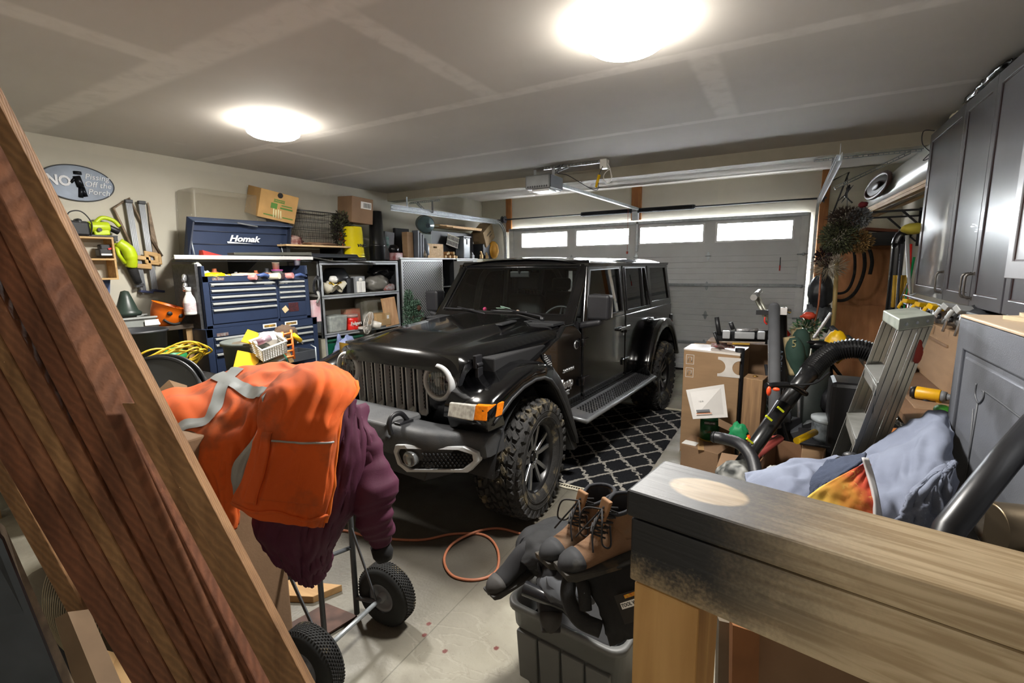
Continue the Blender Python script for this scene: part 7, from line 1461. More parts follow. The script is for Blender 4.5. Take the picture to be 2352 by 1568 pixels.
u = PX(2085, 905, .88); one(MB().hexa([(.86, u.y-.05, bz2), (.88, u.y-.05, bz2), (.88, u.y+.30, bz2), (.86, u.y+.30, bz2), (.90, u.y+.0, bz2+.17), (.92, u.y+.0, bz2+.17), (.92, u.y+.28, bz2+.17), (.90, u.y+.28, bz2+.17)]), 'plastic_case', mat('caselid', '6d747a', .4), 'open grey plastic case lid leaning behind the drill', 'case', bevel=.008)
for k, (a_, b2, m_) in enumerate(((2080, 945, BLK), (2095, 965, WHT), (2070, 970, CHR), (2110, 955, BLK))): one(MB().ell(PX(a_, b2, .76), (.04, .05, .03), 14, 8, amp=.2, seed=k), 'bench_oddment', m_, ('black', 'white', 'chrome', 'small black')[k]+' oddment lying left of the drill', 'oddment')
one(MB().ell(PX(2070, 1000, .68), (.07, .09, .04), 18, 10, amp=.2), 'orange_cloth', mat('orangebrown', 'b06a34', .8), 'orange brown cloth right of the ladder foot', 'cloth')
# ---------- stepladder ----------
lad = thing('stepladder', 'paint-spattered aluminium stepladder folded against the bench in the right clutter', 'stepladder', (.45, 3.2, 0))
LA = mat('ladder_alu', 'a9aaa6', .4, .75, var=.12, scale=14, dirt=('86857a', 8, .55, .25)); PTN = mat('ladder_rail', 'b0b1ae', .38, .8, var=.12, scale=9)
zl_ = 1.53; TL, TR, TB = PZ(2029, 712, zl_), PZ(2066, 732, zl_), PZ(2147, 722, zl_); TK = TL+(TB-TR)
d = V((0, 0, -.055)); o3 = V((.01, -.01, 0))
W(MB().hexa([TL+d, TR+d, TB+d, TK+d, TL, TR, TB, TK]), 'top_cap', mat('cap_alu', '9aa095', .45, .5, var=.2, scale=10, dirt=('5f7a58', 9, .6, .2)), lad, bevel=.006)
wv = (TR-TL); fv = (TB-TR); fl_ = fv.length
dirL = (PZ(1907, 1035, .775)-TL).normalized()
def rail(P, dr, w_, th, nm, z1=.0):
 E_ = P+dr*((P.z-z1)/-dr.z); a_ = fv.normalized()*w_; b2 = wv.normalized()*th
 m = MB(); m.hexa([E_, E_+b2, E_+b2+a_, E_+a_, P, P+b2, P+b2+a_, P+a_])
 for k in (.28, .72): m.hexa([E_+a_*k-b2*.0, E_+b2*1.35+a_*k, E_+b2*1.35+a_*(k+.06), E_+a_*(k+.06), P+a_*k, P+b2*1.35+a_*k, P+b2*1.35+a_*(k+.06), P+a_*(k+.06)])
 return W(m, nm, PTN, lad, bevel=.002)
wn = wv.normalized()*.012; fn = fv.normalized()
for P_ in (TL+d, TR+d-wn): rail(P_, dirL, fl_*.54, .012, 'front_rail'); rail(P_+fv*.57, dirL, fl_*.42, .012, 'rear_rail')
for py_ in (845, 955, 1085):
 lo, hi = 0., 2.2
 for _ in range(24):
  md = (lo+hi)/2; lo, hi = (md, hi) if PROJ(TL+d+dirL*md)[1] < py_ else (lo, md)
 P = TL+d+dirL*lo; sd_ = fn*fl_*.5
 W(MB().hexa([P, P+wv, P+wv+sd_, P+sd_]+[q+V((0, 0, .02)) for q in (P, P+wv, P+wv+sd_, P+sd_)]).hexa([P+V((0, 0, -.045)), P+wv+V((0, 0, -.045)), P+wv+fn*.006+V((0, 0, -.045)), P+fn*.006+V((0, 0, -.045)), P, P+wv, P+wv+fn*.006, P+fn*.006]), 'step', LA, lad, bevel=.003)
 W(MB().hexa([P+wv*.97+V((0, 0, -.13)), P+wv*.97+fn*.004+V((0, 0, -.13)), P+wv*.7+fn*.004, P+wv*.7, P+wv*.97, P+wv*.97+fn*.004, P+wv*.72+fn*.004, P+wv*.72]), 'step_brace', LA, lad)
for k in range(3): W(MB().ell(TR+fv*(.2+.3*k)+d*.5+wv.normalized()*.002, .008, 8, 6), 'rivet', STL, lad)
W(MB().ell(TR+d+fv*.80+dirL*.12+wv.normalized()*.006, (.022, .007, .055), 14, 10, amp=.3, fr=7), 'red_smear', mat('red_smear', '9c3a2c', .8), lad)
# ---------- cardboard boxes left of the ladder ----------
q = PZ(1565, 1000); Yb = 4.62
a, b_ = PY(1570, 820, Yb), PY(1700, 820, Yb); zt_ = PY(1635, 805, Yb).z
t = thing('big_carton', 'tall cardboard carton with white top tape and white printed shape, beside the rug', 'box', ((a.x+b_.x)/2, Yb+.2, 0))
W(MB().hexa([(a.x, Yb, 0), (b_.x, Yb, 0), (b_.x+.05, Yb+.40, 0), (a.x+.03, Yb+.40, 0), (a.x, Yb, zt_), (b_.x, Yb, zt_-.015), (b_.x+.05, Yb+.40, zt_), (a.x+.03, Yb+.40, zt_)]), 'carton', CRD, t, bevel=.006)
W(MB().hexa([(a.x+.0, Yb-.003, zt_-.01), (b_.x, Yb-.003, zt_-.03), (b_.x+.05, Yb+.30, zt_+.002), (a.x+.02, Yb+.30, zt_+.002), (a.x, Yb-.003, zt_+.004), (b_.x, Yb-.003, zt_-.010), (b_.x+.05, Yb+.30, zt_+.006), (a.x+.02, Yb+.30, zt_+.006)]), 'top_tape', mat('tape_white', 'd5cdc4', .25, var=.06), t)
x1 = PY(1648, 850, Yb).x; x2 = PY(1700, 850, Yb).x; z1 = PY(1670, 828, Yb).z; z2 = PY(1670, 858, Yb).z
def arc2(cx, cz, r, a0, a1, n=10): return [(cx+r*cos(a0+(a1-a0)*k/n), cz+r*sin(a0+(a1-a0)*k/n)) for k in range(n+1)]
zc_ = (z1+z2)/2; hh = (z1-z2)/2+.03; W(MB().prism([(x1, zc_+hh)]+arc2(x1-.0, zc_, hh*.72, pi/2, -pi/2)+[(x1, zc_-hh), (x2, zc_-hh)]+arc2(x2+.0, zc_, hh*.72, -pi/2, -3*pi/2)+[(x2, zc_+hh)], Yb-.0035, Yb-.001, 'y'), 'white_print', mat('print_white', 'cfc9c2', .7), t)
for k in range(2):
 z_ = PY(1585, 825+30*k, Yb).z; x_ = PY(1585, 825, Yb).x; W(MB().ring([(x_-.035, z_-.045), (x_+.035, z_-.045), (x_+.035, z_+.045), (x_-.035, z_+.045)], [(x_-.031, z_-.041), (x_+.031, z_-.041), (x_+.031, z_+.041), (x_-.031, z_+.041)], Yb-.003, Yb-.001).tube([(x_-.015, Yb-.002, z_-.02), (x_-.015, Yb-.002, z_+.02), (x_+.015, Yb-.002, z_+.02), (x_+.015, Yb-.002, z_-.02)], .004, n=4), 'handling_mark', mat('print_white2', 'cfc9c2', .7), t)
one(MB().bb((b_.x-.35, Yb+.47, 0), (b_.x+.22, Yb+.80, zt_+.01)), 'rear_carton', CRD2, 'second tall carton directly behind the white taped one', 'box', bevel=.006)
gl = V((PY(1655, 800, Yb+.15).x, Yb+.15, zt_+.012)); one(MB().ell(gl+V((0, 0, .018)), (.08, .05, .022), 20, 10, amp=.6, fr=6, seed=2).tube([gl+V((.05, 0, .01)), gl+V((.12, -.02, .01))], .012), 'work_gloves', mat('glove_mix', 'b8b4ae', .9, col2='8a2430', scale=70), 'red and white knitted gloves on the white taped carton', 'gloves')
# wooden post
a, b_ = PY(1708, 870, 4.15), PY(1753, 870, 4.15); zt2 = PY(1725, 868, 4.15).z
po = thing('wood_post', 'square grey-brown wooden post stub standing beside the tall carton', 'post', ((a.x+b_.x)/2, 4.2, 0))
W(MB().hexa([(a.x, 4.15, 0), (b_.x-.0, 4.10, 0), (b_.x+.03, 4.30, 0), (a.x+.02, 4.32, 0), (a.x, 4.15, zt2), (b_.x, 4.10, zt2-.0), (b_.x+.03, 4.30, zt2), (a.x+.02, 4.32, zt2)]), 'post', wood('post_old', '6b5138', '8d6e4c', 2, 3), po, bevel=.004)
W(MB().ell(((a.x+b_.x)/2+.01, 4.21, zt2+.006), (.02, .02, .008), 10, 6), 'brass_screw', mat('brass', 'a8854a', .4, .9), po)
# small carton and tin
bx0 = PZ(1562, 1070); bx1 = PZ(1655, 1090)
zt3 = PY(1600, 1000, bx0.y+.05).z
zt3 = .21
sc = thing('small_parcel', 'small cardboard parcel on the floor carrying the green coffee tin', 'box', (bx0.x+.17, bx0.y+.1, 0))
W(MB().hexa([(bx0.x, bx0.y, 0), (bx1.x-.02, bx0.y-.10, 0), (bx1.x+.06, bx0.y+.18, 0), (bx0.x+.04, bx0.y+.28, 0), (bx0.x, bx0.y, zt3), (bx1.x-.02, bx0.y-.10, zt3), (bx1.x+.06, bx0.y+.18, zt3), (bx0.x+.04, bx0.y+.28, zt3)]), 'carton', CRD2, sc, bevel=.005)
W(MB().box((bx0.x+.07, bx0.y+.05, zt3+.002), (.12, .10, .002), (0, 0, -10)), 'shipping_label', PAPER, sc); W(MB().box((bx0.x+.15, bx0.y+.08, zt3+.001), (.05, .32, .002), (0, 0, 10)), 'tape', TAPE, sc)
tp = PZ(1625, 1010, zt3); tp = V((tp.x+.01, tp.y+.02, zt3+.003)); tn = thing('green_coffee_tin', 'green coffee tin with green lid on the small parcel', 'tin', tp)
W(MB().lathe([(0, 0), (.082, 0), (.082, .2), (0, .2)], 32, M=Mx.Translation(tp)), 'body', mat('tin_green', '17472c', .3, .2, col2='2a6a3c', scale=8), tn); W(MB().lathe([(.0, .2), (.086, .198), (.088, .23), (.08, .238), (0, .234)], 32, M=Mx.Translation(tp)), 'lid', mat('tinlid', '1f6a4c', .35), tn); W(MB().lathe([(.083, .0), (.083, .015)], 32, M=Mx.Translation(tp)), 'gold_band', mat('goldband', 'b59a4a', .3, .8), tn)
dv = (CAM-tp); dv.z = 0; dv.normalize(); sd = V((-dv.y, dv.x, 0)); Mt = frame(tp+dv*.0845+V((0, 0, .17)), sd, (0, 0, 1))
W(MB().box((0, .005, 0), (.09, .028, .002), M=Mt), 'name_strip', mat('stripdark', '1b1210', .4), tn); text('KIRKLAND', .018, Mt @ Mx.Translation((0, .005, .0012)), WHT, tn, 'lettering', .001); text('Coffee', .03, Mt @ Mx.Translation((0, -.075, .001)), mat('copperink', '8a4a30', .5), tn, 'lettering', .001)
# envelope leaning
e4 = [PD(1592, 962, 3.95), PD(1672, 958, 4.0), PD(1663, 882, 4.1), PD(1576, 895, 4.1)]
nn = (e4[1]-e4[0]).cross(e4[3]-e4[0]).normalized()
ev = thing('white_mailer', 'large white printed mailer leaning on the tall carton', 'mailer', e4[0]); W(MB().hexa(e4+[p-nn*.006 for p in e4]), 'mailer', mat('mailer', 'c6c3bf', .6, var=.04), ev, bevel=.001)
Me = frame(sum(e4, V())/4+nn*.002 if nn.dot(CAM-e4[0]) > 0 else sum(e4, V())/4-nn*.008, e4[1]-e4[0], e4[3]-e4[0])
if nn.dot(CAM-e4[0]) < 0: Me = frame(sum(e4, V())/4-nn*.008, e4[1]-e4[0], e4[3]-e4[0])
text('I C O N  D E S I G N', .018, Me @ Mx.Translation((0, .01, 0)), INK, ev, 'lettering', .0005); W(MB().box((-.07, -.10, 0), (.14, .006, .001), M=Me), 'orange_stripe', mat('stripe_or', 'c07040', .6), ev); W(MB().box((.06, .11, 0), (.09, .006, .001), M=Me).box((-.07, -.075, 0), (.12, .02, .001), M=Me), 'fine_print', GRY, ev)
flp = [PZ(1650, 985, .42), PZ(1690, 985, .42)]
one(MB().hexa([PD(1650, 960, 3.85), PD(1700, 985, 3.85), PD(1697, 1000, 3.85), PD(1650, 978, 3.85)]+[PD(1650, 960, 4.1), PD(1700, 985, 4.1), PD(1697, 1000, 4.1), PD(1650, 978, 4.1)]), 'flattened_box', CRD2, 'folded cardboard flaps right of the green coffee tin', 'box')
one(MB().bb((PD(1697, 1015, 3.7).x-.1, 3.45, 0), (PD(1697, 1015, 3.7).x+.1, 3.75, PD(1697, 1015, 3.7).z-.04)), 'low_box', CRD2, 'low carton under the bright green strap bundle', 'box')
one(MB().ell(PD(1697, 1000, 3.7), (.07, .06, .09), 18, 12, amp=.5, fr=5, seed=12), 'green_strap', mat('strap_green', '0f7a48', .6), 'bright green strap bundle at the foot of the wooden post', 'strap')
one(MB().tube(bez([PD(1716, 1000, 3.65), PD(1722, 1015, 3.65), PD(1712, 1028, 3.65)], 4), .018, n=8), 'spray_trigger', ORG, 'small orange handle below the green strap', 'handle')
# ---------- elliptical trainer pieces, golf clubs, blower ----------
q = PD(1700, 775, 4.3)
tr = thing('tool_rack_console', 'silver and black fitness console with two upright black grips above the cartons', 'fitness machine', (q.x, q.y, 0)); SP_ = mat('silver_plastic', 'b3b5b7', .3, .4)
def sp(a_, b2, D=4.3): return PD(a_, b2, D)
W(MB().hexa([sp(1648, 783), sp(1765, 785), sp(1765, 785, 4.5), sp(1648, 783, 4.5), sp(1640, 762), sp(1768, 758), sp(1768, 758, 4.5), sp(1640, 762, 4.5)]), 'console_base', BLK, tr, bevel=.01)
W(MB().box(sp(1710, 770, 4.26), (.16, .03, .06), (0, 0, 12)), 'centre_panel', SP_, tr, bevel=.006); W(MB().box(sp(1668, 768, 4.26), (.06, .04, .07), (0, 0, 12)), 'side_panel', SP_, tr, bevel=.006); W(MB().box(sp(1748, 770, 4.26), (.06, .04, .07), (0, 0, 12)), 'side_panel', SP_, tr, bevel=.006)
W(MB().tube([sp(1690, 758), sp(1740, 758)], .018, n=8), 'top_bar', CHR, tr); W(MB().box(sp(1702, 789, 4.25), (.14, .01, .015), (0, 0, 12)), 'yellow_strip', mat('strip_y', 'a8842c', .5), tr)
for a0, a1 in (((1652, 768), (1646, 728)), ((1684, 756), (1678, 740))): W(MB().tube([sp(*a0), sp(*a1)], .019, n=10), 'grip', BLK, tr)
for a0, a1 in (((1650, 790), (1640, 762)), ((1760, 790), (1772, 740))): W(MB().tube([sp(*a0), sp(*a1)], .012, n=8), 'arm', BLK, tr)
pb = sp(1700, 800); W(MB().tube([pb, (pb.x, pb.y, 0)], .04, n=10), 'pedestal', BLK, tr)
fm = PD(1780, 700, 4.0);
up_ = thing('exercise_mast', 'tall grey foam-covered upright with silver handle in front of the garage door', 'fitness machine', (fm.x, fm.y, 0))
W(MB().tube([PD(1778, 706, 4.0), PD(1780, 980, 3.55)], .043, n=16).ell(PD(1778, 706, 4.0), .043, 16, 8), 'foam_upright', mat('foam_grey', '4d4e51', .8), up_)
W(MB().tube([PD(1764, 742, 4.05), PD(1735, 682, 4.1)], .018, n=8).tube([PD(1772, 740, 4.1), PD(1742, 682, 4.15)], .014, n=8), 'silver_arm', mat('arm_silver', 'a3a296', .4, .6), up_); W(MB().cyl(PD(1731, 683, 4.0), PD(1744, 670, 4.5), .026, n=16), 'cross_grip', mat('grip_silver', 'b5b5b5', .25, .8), up_); W(MB().tube([PD(1790, 712, 4.05), PD(1815, 715, 4.05)], .02, n=8).box(PD(1800, 714, 4.0), (.05, .05, .06)).tube([PD(1801, 712, 4.0), PD(1801, 704, 4.0)], .008), 'silver_knob', CHR, up_); W(MB().box(PD(1752, 717, 4.05), (.10, .04, .04)), 'black_stop', BLK, up_); W(MB().tube([PD(1768, 960, 3.8), PD(1767, 780, 4.0)], .012, n=6), 'steel_edge', CHR, up_)
W(MB().tube([PD(1797, 720, 4.15), PD(1800, 980, 3.8)], .035, n=8), 'rear_mast', BLK, up_)
text('ADELL', .07, frame(PD(1789, 830, 3.86), V((0, 0, -1)), rt), mat('letter_blue', '9fb8d8', .5), up_, 'lettering', .001)
one(MB().tube(bez([PD(1757, 728, 4.0), PD(1756, 738, 4.0), PD(1762, 745, 4.0)], 4), .006, n=6), 'red_strap', RED, 'little red strap hanging under the silver handle', 'strap')
one(MB().tube([PD(1795, 750, 4.3), PD(1812, 770, 4.3)], .02, n=8), 'red_bar', RED, 'short red bar behind the golf head covers', 'bar')
GD = mat('headcover_green', '243d33', .8); TN = mat('headcover_tan', '9a8a66', .85)
def cover(pts, D, nm_l, num=None):
 t = thing('golf_head_cover', nm_l, 'golf cover', PD(*pts[2], D)-V((0, 0, .05)))
 P = [PD(*p, D) for p in pts]; W(MB().tube(bez(P, 6), [.035, .05, .062, .068, .07, .07, .07, .064, .058, .052, .045, .04, .036][:6*(len(P)-1)+1] if len(P) == 3 else .05, n=16), 'cover', GD, t); W(MB().tube([p+V((-.03, .02, 0)) for p in bez(P, 6)], .045, n=10), 'tan_side', TN, t)
 W(MB().tube([P[-1], (P[-1].x+.05, P[-1].y+.1, .15)], .012, n=6), 'club_shaft', CHR, t)
 if num: f_ = (CAM-P[0]).normalized(); text(num, .085, frame(P[0].lerp(P[1], .32)+f_*.07, rt, up), mat('num_gold', '9a9468', .7), t, 'numeral', .001)
 return t
cover([(1822, 775), (1828, 820), (1835, 862)], 3.9, 'dark green golf head cover marked 5', '5'); cover([(1838, 755), (1842, 790), (1846, 830)], 4.15, 'tan and green golf head cover behind the one marked 5'); cover([(1890, 780), (1886, 810), (1882, 835)], 4.2, 'tan topped golf head cover left of the yellow bag')
gb = PD(1850, 900, 4.1); one(MB().tube([(gb.x, gb.y, .95), (gb.x+.02, gb.y, .02)], [.16, .14], n=20), 'golf_bag', mat('golfbag', '1c2422', .6, col2='2a2f2c'), 'dark golf bag under the head covers', 'golf bag')
one(MB().ell(PD(1920, 795, 4.1), (.09, .07, .13), 18, 12, amp=.3, fr=4, seed=3), 'yellow_bag', YEL, 'bright yellow crumpled bag in front of the plywood', 'bag')
for k, (a0, a1, r_, m_) in enumerate((((1910, 752), (1950, 790), .024, DGR), ((1945, 775), (1990, 810), .028, DGR), ((1965, 790), (1985, 812), .022, ALU))): one(MB().tube([PD(*a0, 4.2), PD(*a1, 4.0)], r_, n=10), 'vacuum_pipe', m_, ('left', 'right', 'bare metal')[k]+' length of dark pipe crossing in front of the plywood', 'pipe')
# chain / bike cluster
bk_ = thing('bicycle', 'black bicycle mostly hidden behind the leaf blower tube', 'bicycle', (PD(1930, 950, 4.3).x, PD(1930, 950, 4.3).y, 0))
for c_, r_ in ((PD(1925, 945, 4.4), .33),):
 c_ = V((c_.x, c_.y, .36)); ax1 = V((.95, .3, 0)); W(MB().tube([c_+ax1*(.33*cos(a))+V((0, 0, .33*sin(a))) for a in [2*pi*k/40 for k in range(40)]], .024, n=8, closed=True), 'tire', RUB, bk_); W(MB().tube([c_+ax1*(.30*cos(a))+V((0, 0, .30*sin(a))) for a in [2*pi*k/40 for k in range(40)]], .01, n=6, closed=True), 'rim', CHR, bk_)
 m = MB()
 for k in range(24): a = 2*pi*k/24; m.tube([c_, c_+ax1*(.30*cos(a))+V((0, 0, .30*sin(a)))], .0015, n=3)
 W(m, 'spoke', CHR, bk_)
W(MB().tube([c_, PD(1905, 830, 4.4), PD(1850, 870, 4.3)], .018, n=8).tube([PD(1905, 830, 4.4), PD(1960, 900, 4.4)], .016, n=8), 'frame', BLKS, bk_); W(MB().tube(bez([PD(1850, 785, 4.1), PD(1880, 790, 4.1), PD(1895, 800, 4.2)], 5), .02, n=8).ell(PD(1880, 792, 4.1), (.1, .05, .04), 14, 8), 'saddle', BLKS, bk_)
m = MB()
for k in range(22):
 f = k/21; p = PD(1870+38*f, 775-55*f, 4.5); m.ell(p, (.016, .012, .016), 8, 5)
one(m, 'steel_chain', CHR, 'bright steel chain hanging in front of the plywood edge', 'chain')
# leaf blower: ribbed hose, tube, handle
lb = thing('leaf_blower', 'black backpack leaf blower tube with ribbed hose and orange trigger slanting down left', 'leaf blower', PD(1700, 1090, 3.0)); LBK = mat('blower_black', '151516', .3)
hp = bez([PD(2010, 812, 3.05), PD(1965, 800, 3.1), PD(1915, 808, 3.15), PD(1880, 832, 3.15), PD(1858, 858, 3.12)], 14)
W(MB().tube(hp, [.056+.010*(k % 2) for k in range(len(hp))], n=20, sm=False), 'ribbed_hose', LBK, lb)
W(MB().tube([PD(1862, 852, 3.12), PD(1840, 878, 3.1), PD(1790, 945, 3.05)], [.058, .05, .046], n=20).tube([PD(1800, 930, 3.06), PD(1740, 1015, 3.0), PD(1690, 1085, 2.95)], [.05, .045, .042], n=20), 'tube', LBK, lb)
for a_, b2 in ((1793, 940), (1766, 960), (1722, 1012), (1700, 1035)): u = PD(a_, b2, 3.0); W(MB().box(u+(CAM-u).normalized()*.045, (.05, .01, .012), (0, 40, 30)), 'yellow_mark', mat('markyellow', 'd9e01c', .5), lb)
W(MB().tube(bez([PD(1852, 905, 3.05), PD(1815, 885, 3.0), PD(1760, 886, 2.95)], 6), [.016]*7+[.02]*6, n=10), 'control_handle', BLKS, lb); W(MB().ell(PD(1766, 898, 2.92), (.014, .014, .03), 10, 8).ell(PD(1783, 894, 2.92), (.02, .01, .012), 10, 6), 'orange_trigger', mat('trigger', 'e0481f', .4), lb)
W(MB().tube(bez([PD(1815, 883, 2.98), PD(1870, 880, 2.95), PD(1905, 855, 3.0)], 8), .006, n=6), 'throttle_cable', BLK, lb)
one(MB().bb((PD(2000, 850, 3.4).x-.25, 3.8, 0), (PD(2000, 850, 3.4).x-.02, 4.1, .98)), 'backpack_blower', BLK, 'black backpack motor block behind the stepladder', 'motor', bevel=.03)
rnd = random.Random(77); GG1 = mat('gear_grey', '55585a', .5); GG2 = mat('gear_green', '27362c', .6)
GL_ = []
for k in range(26):
 a_ = rnd.uniform(1765, 1960); b2 = rnd.uniform(880, 1010); D = rnd.uniform(3.7, 4.5); u = PD(a_, b2, D); u.z = max(.1, u.z); m = MB(); s_ = rnd.uniform(.05, .12)
 if k % 3 == 0: m.ell(u, (s_, s_*.7, s_*1.2), 14, 8, amp=.3, seed=k)
 elif k % 3 == 1: m.tube([(u.x, u.y, 0), u, u+V((rnd.uniform(-.2, .2), .1, .2))], .015+.01*(k % 2), n=8)
 else: m.box((u.x, u.y, u.z), (s_*1.6, s_, s_*2), (rnd.uniform(-30, 30), rnd.uniform(-30, 30), rnd.uniform(0, 90)))
 GL_.append((one(m, 'garden_gear', [BLK, DGR, BLKS, GG1, GG2][k % 5], 'x', 'gear', 'dark gear behind the leaf blower', bevel=.006 if k % 3 == 2 else 0), ('black', 'dark grey', 'glossy black', 'grey', 'dark green')[k % 5]+' '+('lump', 'rod', 'block')[k % 3], a_))
name_all(GL_, 'behind the leaf blower tube')
# open carton with things, black bin, yellow tube, vacuum hose, tote of odds
oc = [PD(1745, 1065, 2.9), PD(1780, 1005, 3.1), PD(1890, 1025, 3.2), PD(1905, 1075, 2.95)]
t = thing('open_carton', 'open dark brown cardboard box between leaf blower and blanket', 'box', (oc[0].x+.2, oc[0].y+.2, 0)); zz = .50
P = [V((p.x, p.y, 0)) for p in (PZ(1725, 1085, zz), PZ(1782, 1008, zz), PZ(1895, 1030, zz), PZ(1880, 1110, zz))]
for a_, b2 in ((0, 1), (1, 2), (2, 3), (3, 0)):
 A_, B_ = P[a_], P[b2]; n_ = (B_-A_).cross(V((0, 0, 1))).normalized()*.006; W(MB().hexa([A_, B_, B_+n_, A_+n_, A_+V((0, 0, zz)), B_+V((0, 0, zz)), B_+n_+V((0, 0, zz)), A_+n_+V((0, 0, zz))]), 'carton_side', mat('carton_brown', '6b4c33', .85), t)
A_ = (P[0]+P[2])/2; one(MB().bb((A_.x-.12, A_.y-.1, .0), (A_.x+.12, A_.y+.12, .38)), 'inner_box', MM['dark'], 'dark box inside the open brown carton', 'box')
for k, m_ in enumerate((WHT, YEL, MM['cream'])): one(MB().ell((A_.x-.09+.08*k, A_.y-.05, .42), (.05, .06, .035), 14, 8, amp=.4, seed=k+5), 'carton_scrap', m_, ('white', 'yellow', 'cream')[k]+' scrap on top of the open brown carton', 'scrap')
u = PD(1905, 985, 3.4); t = thing('clear_jar', 'clear plastic jar of hardware on a dark bin beside the ladder', 'jar', u); JM = mat('jar_clear', '7b8184', .15, .2, col2='3f4346', scale=18)
W(MB().lathe([(0, -.08), (.10, -.08), (.11, -.05), (.11, .06), (.10, .08), (0, .08)], 28, M=Mx.Translation(u)), 'jar', JM, t); W(MB().lathe([(.108, .055), (.118, .065), (.118, .085), (0, .088)], 28, M=Mx.Translation(u)), 'lid', mat('jarlid', '8d9396', .2), t)
one(MB().bb((u.x-.16, u.y-.12, 0), (u.x+.2, u.y+.2, u.z-.10)).bb((u.x-.18, u.y-.14, u.z-.10), (u.x+.22, u.y+.22, u.z-.081), mi=1), 'tan_tote', [CRD, BLK], 'tan box with black rim carrying the clear jar', 'box', bevel=.005)
one(MB().tube([PD(1872, 992, 3.3), PD(1830, 1012, 3.1)], .022, n=12), 'yellow_tube', YEL, 'yellow plastic tube lying above the open brown carton', 'tube')
one(MB().tube([PD(1758, 1000, 3.4), PD(1790, 1006, 3.4), PD(1735, 1045, 3.2)], .03, n=8), 'crowbar', mat('red_dull', '8a3a34', .6), 'dull red lever under the leaf blower tube', 'lever')
vh = bez([PD(1638, 1003, 3.0), PD(1665, 1008, 2.95), PD(1700, 1020, 2.8), PD(1726, 1050, 2.7), PD(1738, 1095, 2.6)], 12)
t = thing('vacuum_hose', 'thick black vacuum hose curving over the small parcel', 'hose', PD(1700, 1090, 2.7)); W(MB().tube(vh, [.034+.002*(k % 2) for k in range(len(vh))], n=16), 'hose', BLK, t); W(MB().cyl(vh[0]+(vh[0]-vh[3])*.6, vh[2], .03, .038, n=16), 'cuff', BLKS, t)
hb_ = PD(1700, 1085, 2.75); one(MB().ell(hb_+V((.0, .1, -.1)), (.14, .12, .13), 26, 16, amp=.15, fr=3), 'camouflage_cover', mat('camo', '1e2220', .6, var=.1, col2='8f8f8a', scale=20, det=1), 'grey and white camouflage patterned cover under the vacuum hose', 'cover')
one(MB().cyl((hb_.x, hb_.y+.12, 0), (hb_.x, hb_.y+.12, hb_.z-.2), .12, n=20), 'plastic_pail', MM['dark'], 'dark pail below the camouflage cover', 'bucket')
# ---------- grey painted cabinet at right ----------
GX = .65; gy = PX(2207, 721, GX).y; gz = PX(2207, 721, GX).z
GC = mat('grey_paint', '70737a', .42, .35, var=.1, scale=4, bump=.1, bs=180, dirt=('606267', 3.5, .56, .12))
gc = thing('grey_cabinet', 'tall grey painted cabinet with raised door panel at the right edge', 'cabinet', (GX+.3, gy-.5, 0))
W(MB().bb((GX+.024, .95, .0), (.955, gy, gz-.02)), 'body', GC, gc, bevel=.006); W(MB().bb((GX, .93, gz-.02), (.96, gy+.005, gz)), 'top', mat('cab_top', 'a8947a', .5, var=.1, scale=3), gc, bevel=.006)
yA_ = gy-.075; W(MB().ring([(.93, .05), (gy, .05), (gy, gz-.005), (.93, gz-.005)], [(1.05, .2), (yA_, .2), (yA_, gz-.14), (1.05, gz-.14)], GX, GX+.024, 'x'), 'door', GC, gc, bevel=.006)
W(MB().ring([(1.05, .2), (yA_, .2), (yA_, gz-.14), (1.05, gz-.14)], [(1.09, .24), (yA_-.04, .24), (yA_-.04, gz-.18), (1.09, gz-.18)], GX+.012, GX+.02, 'x'), 'door_moulding', GC, gc, bevel=.006)
W(MB().bb((GX+.006, 1.075, .225), (GX+.02, yA_-.025, gz-.165)), 'door_panel', GC, gc, bevel=.008)
m = MB(); a0 = yA_-.10
def gp(a_, b2): return PX(a_, b2, GX+.004)
m.tube(bez([gp(2243, 880), gp(2240, 905), gp(2247, 925), gp(2258, 915), gp(2260, 900), (gp(2256, 897))], 6), .0035, n=5); m.tube(bez([gp(2262, 898), gp(2300, 925), gp(2352, 965)], 6), .0035, n=5).tube([gp(2236, 938), gp(2225, 1060), gp(2205, 1150)], .0035, n=5).tube([gp(2246, 925), gp(2215, 1120)], .0035, n=5)
W(m, 'routed_scroll', mat('scroll_grey', '4d4f53', .5), gc)
one(MB().box((GX+.20, gy-.22, gz+.007), (.20, .16, .014), (0, 0, 15)).box((GX+.21, gy-.24, gz+.02), (.18, .14, .012), (0, 0, -8)), 'folded_papers', mat('papers_tan', 'b5a488', .8), 'small pile of tan papers on top of the grey cabinet', 'paper'); one(MB().ell((GX+.24, gy-.42, gz+.045), (.07, .08, .04), 20, 12, amp=.5, fr=5, seed=6), 'crumpled_bag', mat('bagwhite', 'b9b6b0', .4), 'crumpled clear bag beside the papers on the grey cabinet', 'bag')
one(MB().tube([PD(2010, 1700, 1.15), PD(2180, 1215, 1.2), PD(2300, 1065, 1.35), PD(2420, 925, 1.5)], [.03, .033, .036, .036], n=20), 'black_pole', mat('pole_black', '1b1b1d', .35), 'thick black plastic pole slanting in front of the grey cabinet', 'pole')
u = PD(2305, 1210, 1.45); t = thing('round_lamp', 'round brushed bronze lamp with glass face below the black pole', 'lamp', u-V((0, 0, .1))); axl = (V((-.9, -.55, .05))).normalized()
Ml = frame(u, axl.orthogonal(), V((0, 0, 1)));  BRZ = mat('bronze', '8a7a62', .35, .9, var=.08)
